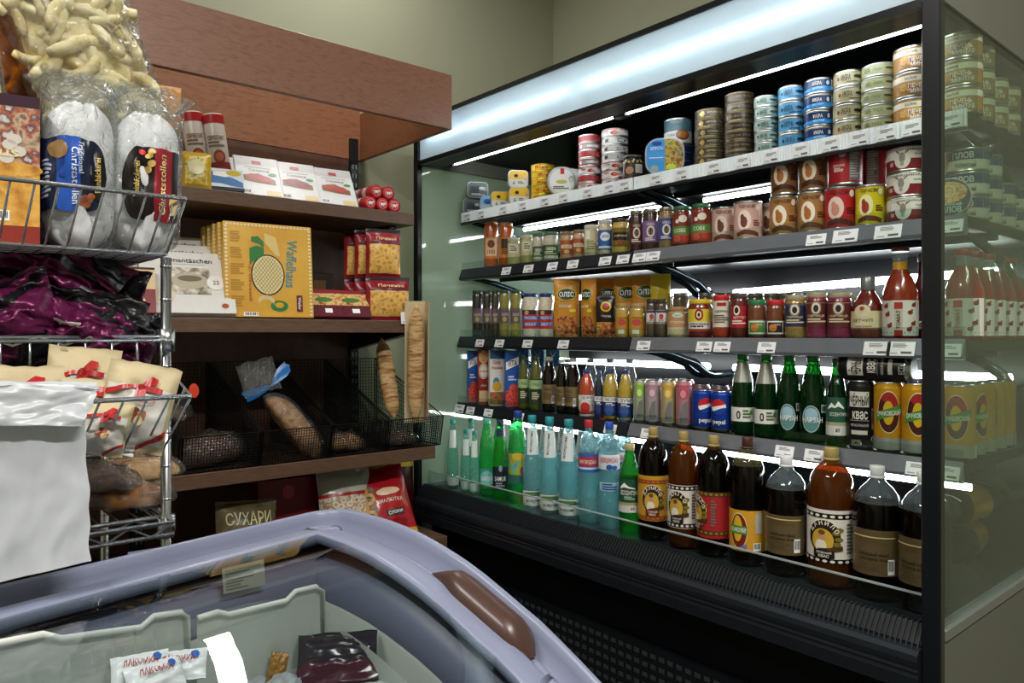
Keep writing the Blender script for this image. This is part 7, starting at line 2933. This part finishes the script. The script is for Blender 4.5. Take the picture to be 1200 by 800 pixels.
def gift(seed):
    def paint(s, z):
        if z > .72 or (z < .1 and s > .1):
            return cream
        if abs(s) > .46:
            return cream
        return creamw

    def prn(p, S, w, h):
        red = C('#a51f22')
        p.poly(S, [(-w * .46, h * .66), (-w * .2, h * .72), (0, h * .76)], [(-w * .46, h * .60), (-w * .2, h * .67), (0, h * .72)], red, .003)
        p.poly(S, [(0, h * .76), (w * .12, h * .86), (w * .22, h * .84)], [(0, h * .73), (w * .12, h * .76), (w * .22, h * .78)], red, .004)
        p.poly(S, [(0, h * .76), (w * .15, h * .76), (w * .32, h * .74)], [(0, h * .72), (w * .15, h * .70), (w * .32, h * .68)], red, .0045)
        p.poly(S, [(-w * .04, h * .75), (w * .03, h * .74), (w * .1, h * .72)], [(-w * .06, h * .58), (w * .0, h * .6), (w * .05, h * .62)], red, .0045)
        p.ell(S, w * .02, h * .74, w * .05, h * .035, C('#8c1518'), .0055)
        p.poly(S, [(w * .12, h * .06), (w * .3, h * .16), (w * .48, h * .28)], [(w * .12, h * .01), (w * .3, h * .10), (w * .48, h * .20)], red, .003)
        for i, (a, b, c) in enumerate(((-.02, .40, '#8a4a2c'), (.09, .36, '#d9b98a'), (.03, .45, '#6b331c'), (.12, .43, '#a8623a'))):
            p.ell(S, w * a, h * b, w * .06, h * .05, C(c), .004, nz=2)
        p.ell(S, -w * .3, h * .30, w * .06, h * .05, C('#3f8fd0'), .003)
        p.ring(S, w * .12, h * .60, w * .14, h * .05, w * .012, C('#c46a70'), .0035)
        p.text(S, 'GIFT', w * .12, h * .60, h * .03, C('#b5484e'), o=.004)
    return paint, prn


for i, (u, v, Y, w, h, rot, lb) in enumerate(((86, 478, 1.13, .088, .082, (-.15, .10, -.3), 'cream gift bag with red ribbon print standing at the back of the front basket'),
                                              (147, 528, 1.06, .088, .115, (-.10, .22, -.35), 'cream gift bag with red ribbon and hazelnuts, the largest one in the front basket'),
                                              (112, 533, 1.04, .06, .07, (-.1, .22, -.3), 'low cream gift bag half behind the white plastic bag'),
                                              (98, 480, 1.075, .075, .042, (-.3, .1, -.3), 'cream gift bag with red bow lying behind the white plastic bag'),
                                              (22, 478, 1.12, .11, .055, (-.2, .05, -.2), 'cream gift bag at the picture edge of the front basket'))):
    p0 = atY(u, v, Y)
    h += max(0, p0.z - ZFB)
    p0.z = min(p0.z, ZFB)
    pa, pn = gift(i)
    pouch('gift_bag', w, h, .05, pa, cream, pn, cat='bag', seed=81 + i, wr=.006, nx=18, nz=22).place(p0, rot, lb, GF)

# breads on the lower rack shelf
zr = .93
p0 = atY(120, 573, 1.26)
bagged_loaf('wrapped_bread', .13, .09, .06, dkbread, 'dark rye loaf in film with white tag lying on top on the lower rack shelf', (p0.x - .02, 1.26, p0.z), (0, .1, -.2), GF, 91, extra=lambda k: k.part('tag', MB().box(-.03, .04, -.02, .03, .066, .068, PAPER, M=Matrix.Rotation(.25, 4, 'Y'))))
p0 = atY(120, 612, 1.24)
choc = ramp_mat('swirl_loaf', ['#20110b', '#5a3418', '#a06a30', '#7a4a22'], 16, 'noise', rough=.6, detail=2)
bagged_loaf('wrapped_bread', .17, .11, .056, choc, 'swirled brown sweet loaf in film under the rye loaf', (p0.x + .015, 1.27, zr + .004), (0, .05, -.2), GF, 93, extra=lambda k: k.part('tag', MB().box(-.075, -.03, -.072, -.070, .05, .062, C('#d8c05a'))))
p0 = atY(150, 616, 1.42)
bagged_loaf('wrapped_bread', .2, .12, .06, tanbread, 'tan loaf in film at the back of the lower rack shelf', (p0.x, 1.47, zr + .004), (0, 0, .1), GF, 95)

# white plastic carrier bags hanging in front
pl = bpy.data.materials.new('m_white_plastic')
pl.use_nodes = True
b_ = pl.node_tree.nodes['Principled BSDF']
b_.inputs['Base Color'].default_value = lin('#c9ccd2')
b_.inputs['Roughness'].default_value = .3
tln = pl.node_tree.nodes.new('ShaderNodeBsdfTranslucent')
tln.inputs[0].default_value = lin('#dfe2e4')
trn = pl.node_tree.nodes.new('ShaderNodeBsdfTransparent')
m1 = pl.node_tree.nodes.new('ShaderNodeMixShader')
m1.inputs[0].default_value = .25
m2 = pl.node_tree.nodes.new('ShaderNodeMixShader')
m2.inputs[0].default_value = .05
outn = [n for n in pl.node_tree.nodes if n.type == 'OUTPUT_MATERIAL'][0]
pl.node_tree.links.new(b_.outputs[0], m1.inputs[1])
pl.node_tree.links.new(tln.outputs[0], m1.inputs[2])
pl.node_tree.links.new(m1.outputs[0], m2.inputs[1])
pl.node_tree.links.new(trn.outputs[0], m2.inputs[2])
pl.node_tree.links.new(m2.outputs[0], outn.inputs[0])


def sheet_grid(corners, nx, nz, amp, seed, fx=4., fz=3., thick=.002):
    """crinkled plastic sheet between four corners (tl, tr, br, bl)"""
    tl_, tr_2, br, bl2 = [Vector(c) for c in corners]
    nrm = (tr_2 - tl_).cross(bl2 - tl_).normalized()
    vs, fs = [], []
    for side in (0, 1):
        for i in range(nx + 1):
            for j in range(nz + 1):
                a, b = i / nx, j / nz
                p = (tl_ * (1 - a) + tr_2 * a) * (1 - b) + (bl2 * (1 - a) + br * a) * b
                d = noise.noise(Vector((a * fx + seed, b * fz, seed))) * amp + noise.noise(Vector((a * fx * 3 + b * 4 + seed, b * fz * 2.2 - a * 5, 3))) * amp * .35
                e = noise.noise(Vector((b * 5, seed, 1))) * .004 * (a if a > .5 else 0)
                vs.append(p + nrm * (d + (thick if side else 0)) + (tr_2 - tl_).normalized() * e)
    N = (nx + 1) * (nz + 1)
    for side in (0, 1):
        for i in range(nx):
            for j in range(nz):
                q = side * N + i * (nz + 1) + j
                f = (q, q + 1, q + nz + 2, q + nz + 1)
                fs.append(f if side else f[::-1])
    return vs, fs


bagr = empty('carrier_bag', atY(60, 447, .955))
tag(bagr, 'white plastic carrier bags hanging folded from the front basket', 'plastic bag')
o0 = bagr.location.copy()
for nm, cs, am, sd in (('hanging_sheet', [(-240, 486, .965), (100, 492, .965), (107, 657, .93), (-240, 738, .93)], .006, 3),
                       ('hanging_sheet', [(-240, 482, .972), (93, 490, .972), (96, 640, .945), (-240, 716, .945)], .006, 7),
                       ('folded_top', [(-240, 440, .962), (118, 452, .962), (96, 499, .945), (-240, 496, .945)], .005, 11),
                       ('folded_top', [(-240, 438, .985), (112, 449, .985), (118, 455, .960), (-240, 442, .960)], .004, 13)):
    vs, fs = sheet_grid([atY(*c) - o0 for c in cs], 52, 30, am, sd, fx=9.)
    MB().add(vs, fs, pl, True).build(nm, bagr)

# ================================================================ inside the freezer
GZ = 'packs inside the freezer'
Mi = fz.matrix_basis.copy()
Mi = Matrix.Translation((fc.x, fc.y, 0)) @ Matrix.Rotation(FR, 4, 'Z')
Minv = Mi.inverted()


def onplane(u, v, s):
    """point on the upright plane inside the freezer at distance s from its back edge, in freezer coordinates"""
    o = Minv @ Vector((0, 0, CAMH))
    d = Minv.to_3x3() @ ray(u, v)
    return o + d * ((-s - o.y) / d.y)


ZT = onplane(379, 770, .165).z
# white coated basket frames with stepped rims, and pale panels below them
coat = mat('#c3c6c2', .35, var=.03)
panelm = clear_mat('basket_panel', '#dfe6e0', 1.45, .1, haze=.8, hazecol='#d3d8d0')
for i, pts in enumerate((((-40, 760), (5, 752), (50, 743), (72, 748), (165, 735), (180, 722), (212, 717), (219, 722), (221, 790)),
                         ((232, 724), (255, 717), (268, 720), (335, 704), (346, 693), (370, 687), (378, 692), (379, 770)))):
    L_ = [onplane(u, v, .16 + .004 * i) for u, v in pts]
    kb_e = empty('freezer_basket', Mi @ Vector((L_[0].x, L_[0].y, ZT)), (0, 0, FR))
    tag(kb_e, 'pale coated freezer basket divider with stepped rim, %s' % ('nearer the carrier bags', 'nearer the lid grip')[i], 'basket', 'freezer basket dividers')
    o0 = Vector((L_[0].x, L_[0].y, ZT))
    MB().tube([p - o0 for p in L_], .0035, coat, 8).build('rim', kb_e)
    top_ = [p - o0 for p in L_[:-1]]
    vs, fs = [], []
    for p in top_:
        vs += [(p.x, p.y + .002, p.z), (p.x, p.y + .002, 0)]
    for j in range(len(top_) - 1):
        fs.append((2 * j, 2 * j + 1, 2 * j + 3, 2 * j + 2))
    MB().add(vs, fs, panelm).build('panel', kb_e)
    for j in range(6):
        x = top_[0].x + (top_[-1].x - top_[0].x) * (j + .5) / 6
        MB().tube([(x, top_[0].y + .004, .0), (x, top_[0].y + .004, min(p.z for p in top_) - .002)], .002, coat, 5).build('upright', kb_e)

q_ = [onplane(u, v, .1005) for u, v in ((260, 666), (309, 655), (311, 685), (262, 696))]
tag_refl = MB().add(q_, [(3, 2, 1, 0)], mat('#8f988f', .5))
for i in range(7):
    t = .12 + i * .12
    a_, b_ = q_[0].lerp(q_[3], t), q_[1].lerp(q_[2], t)
    c_, d_ = q_[0].lerp(q_[3], t + .05), q_[1].lerp(q_[2], t + .05)
    e_ = .9 if i == 0 else rr.uniform(.4, .9)
    tag_refl.add([a_.lerp(b_, .06) + Vector((0, -.0006, 0)), a_.lerp(b_, e_) + Vector((0, -.0006, 0)), c_.lerp(d_, e_) + Vector((0, -.0006, 0)), c_.lerp(d_, .06) + Vector((0, -.0006, 0))], [(3, 2, 1, 0)], mat('#5d6a62', .5))
tag_refl.build('sticker', fz)  # dim lined sheet standing in for a tag mirrored in the lid
icew = C('#dcdde0', rough=.3)


def ice_print(p, S, w, h):
    p.text(S, 'ЛАКОМКА', 0, h * .55, h * .2, C('#b5282c'), w=w * .6, o=.004)
    p.ell(S, w * .3, h * .7, w * .08, h * .1, C('#2f62b8'), .003)


frost = ramp_mat('frosted_tray', ['#6d7172', '#8f9394', '#aeb2b2', '#7d8182'], 45, rough=.6, bump=.5)
xr_ = onplane(379, 720, .165).x
MB().box(-FL + .12, xr_ + .004, -FW + .16, -.150, ZT - .012, ZT, frost, .003).build('tray', fz)
sw = MB()
vs = []
for j in range(9):
    s_ = .165 + (FW - .165 - .165) * j / 8
    vs += [(xr_, -s_, ZT - .01), (xr_, -s_, ztop(s_) - .075 - .02 * (j % 8 > 0))]
sw.add(vs, [(2 * j, 2 * j + 2, 2 * j + 3, 2 * j + 1) for j in range(8)], panelm)
sw.build('inner_side', fz)
kice = pouch('ice_cream_pack', .055, .035, .018, lambda s, z: icew, icew, ice_print, cat='pack', seed=101, wr=.003)
for i, (u, v, rz, lb) in enumerate(((165, 803, .3, 'white ice cream pack with red lettering nearer the carrier bags'), (208, 799, .1, 'white ice cream pack with red lettering nearer the lid grip'), (186, 812, .5, 'white ice cream pack between the two others at the picture edge'))):
    p0 = Mi @ onplane(u, v, .20 + .012 * i)
    kice.place(p0, (-.9, 0, -.5 + rz), lb, GZ)
    kice.place((p0.x + .01, p0.y, ZT + .003), (-1.2, 0, rz), 'white ice cream pack on the freezer tray under the %s' % ('one nearer the carrier bags', 'one nearer the lid grip', 'one between')[i], GZ)
p0 = atZ(322, 800, ZT + .002)
pouch('ice_cream_pack', .022, .035, .01, lambda s, z: C('#8a6226'), C('#8a6226'), None, cat='pack', seed=103, wr=.003).place((p0.x, p0.y, ZT + .002), (-.3, .2, -.4), 'gold brown ice cream pack standing in the freezer', GZ)
p0 = atZ(395, 800, ZT + .003)
pouch('ice_cream_pack', .10, .07, .025, lambda s, z: C('#1c1620', rough=.2) if z > .3 else C('#3a1626', rough=.2), C('#1c1620', rough=.2), None, cat='pack', seed=104, wr=.006).place((p0.x, p0.y, ZT + .003), (-1.0, 0, -.5), 'dark crumpled ice cream pack in the freezer corner', GZ)
for i, (u, v) in enumerate(((290, 808), (350, 812))):
    p0 = atZ(u, v, ZT + .002)
    MBk = pouch('ice_cream_pack', .06, .04, .016, lambda s, z: C('#8d9196', rough=.3), C('#8d9196', rough=.3), None, cat='pack', seed=110 + i, wr=.004)
    MBk.place((p0.x, p0.y, ZT + .002), (-1.3, 0, i * .7), 'plain grey wrapped ice cream pack %s' % ('beside the white packs', 'beside the gold pack')[i], GZ)
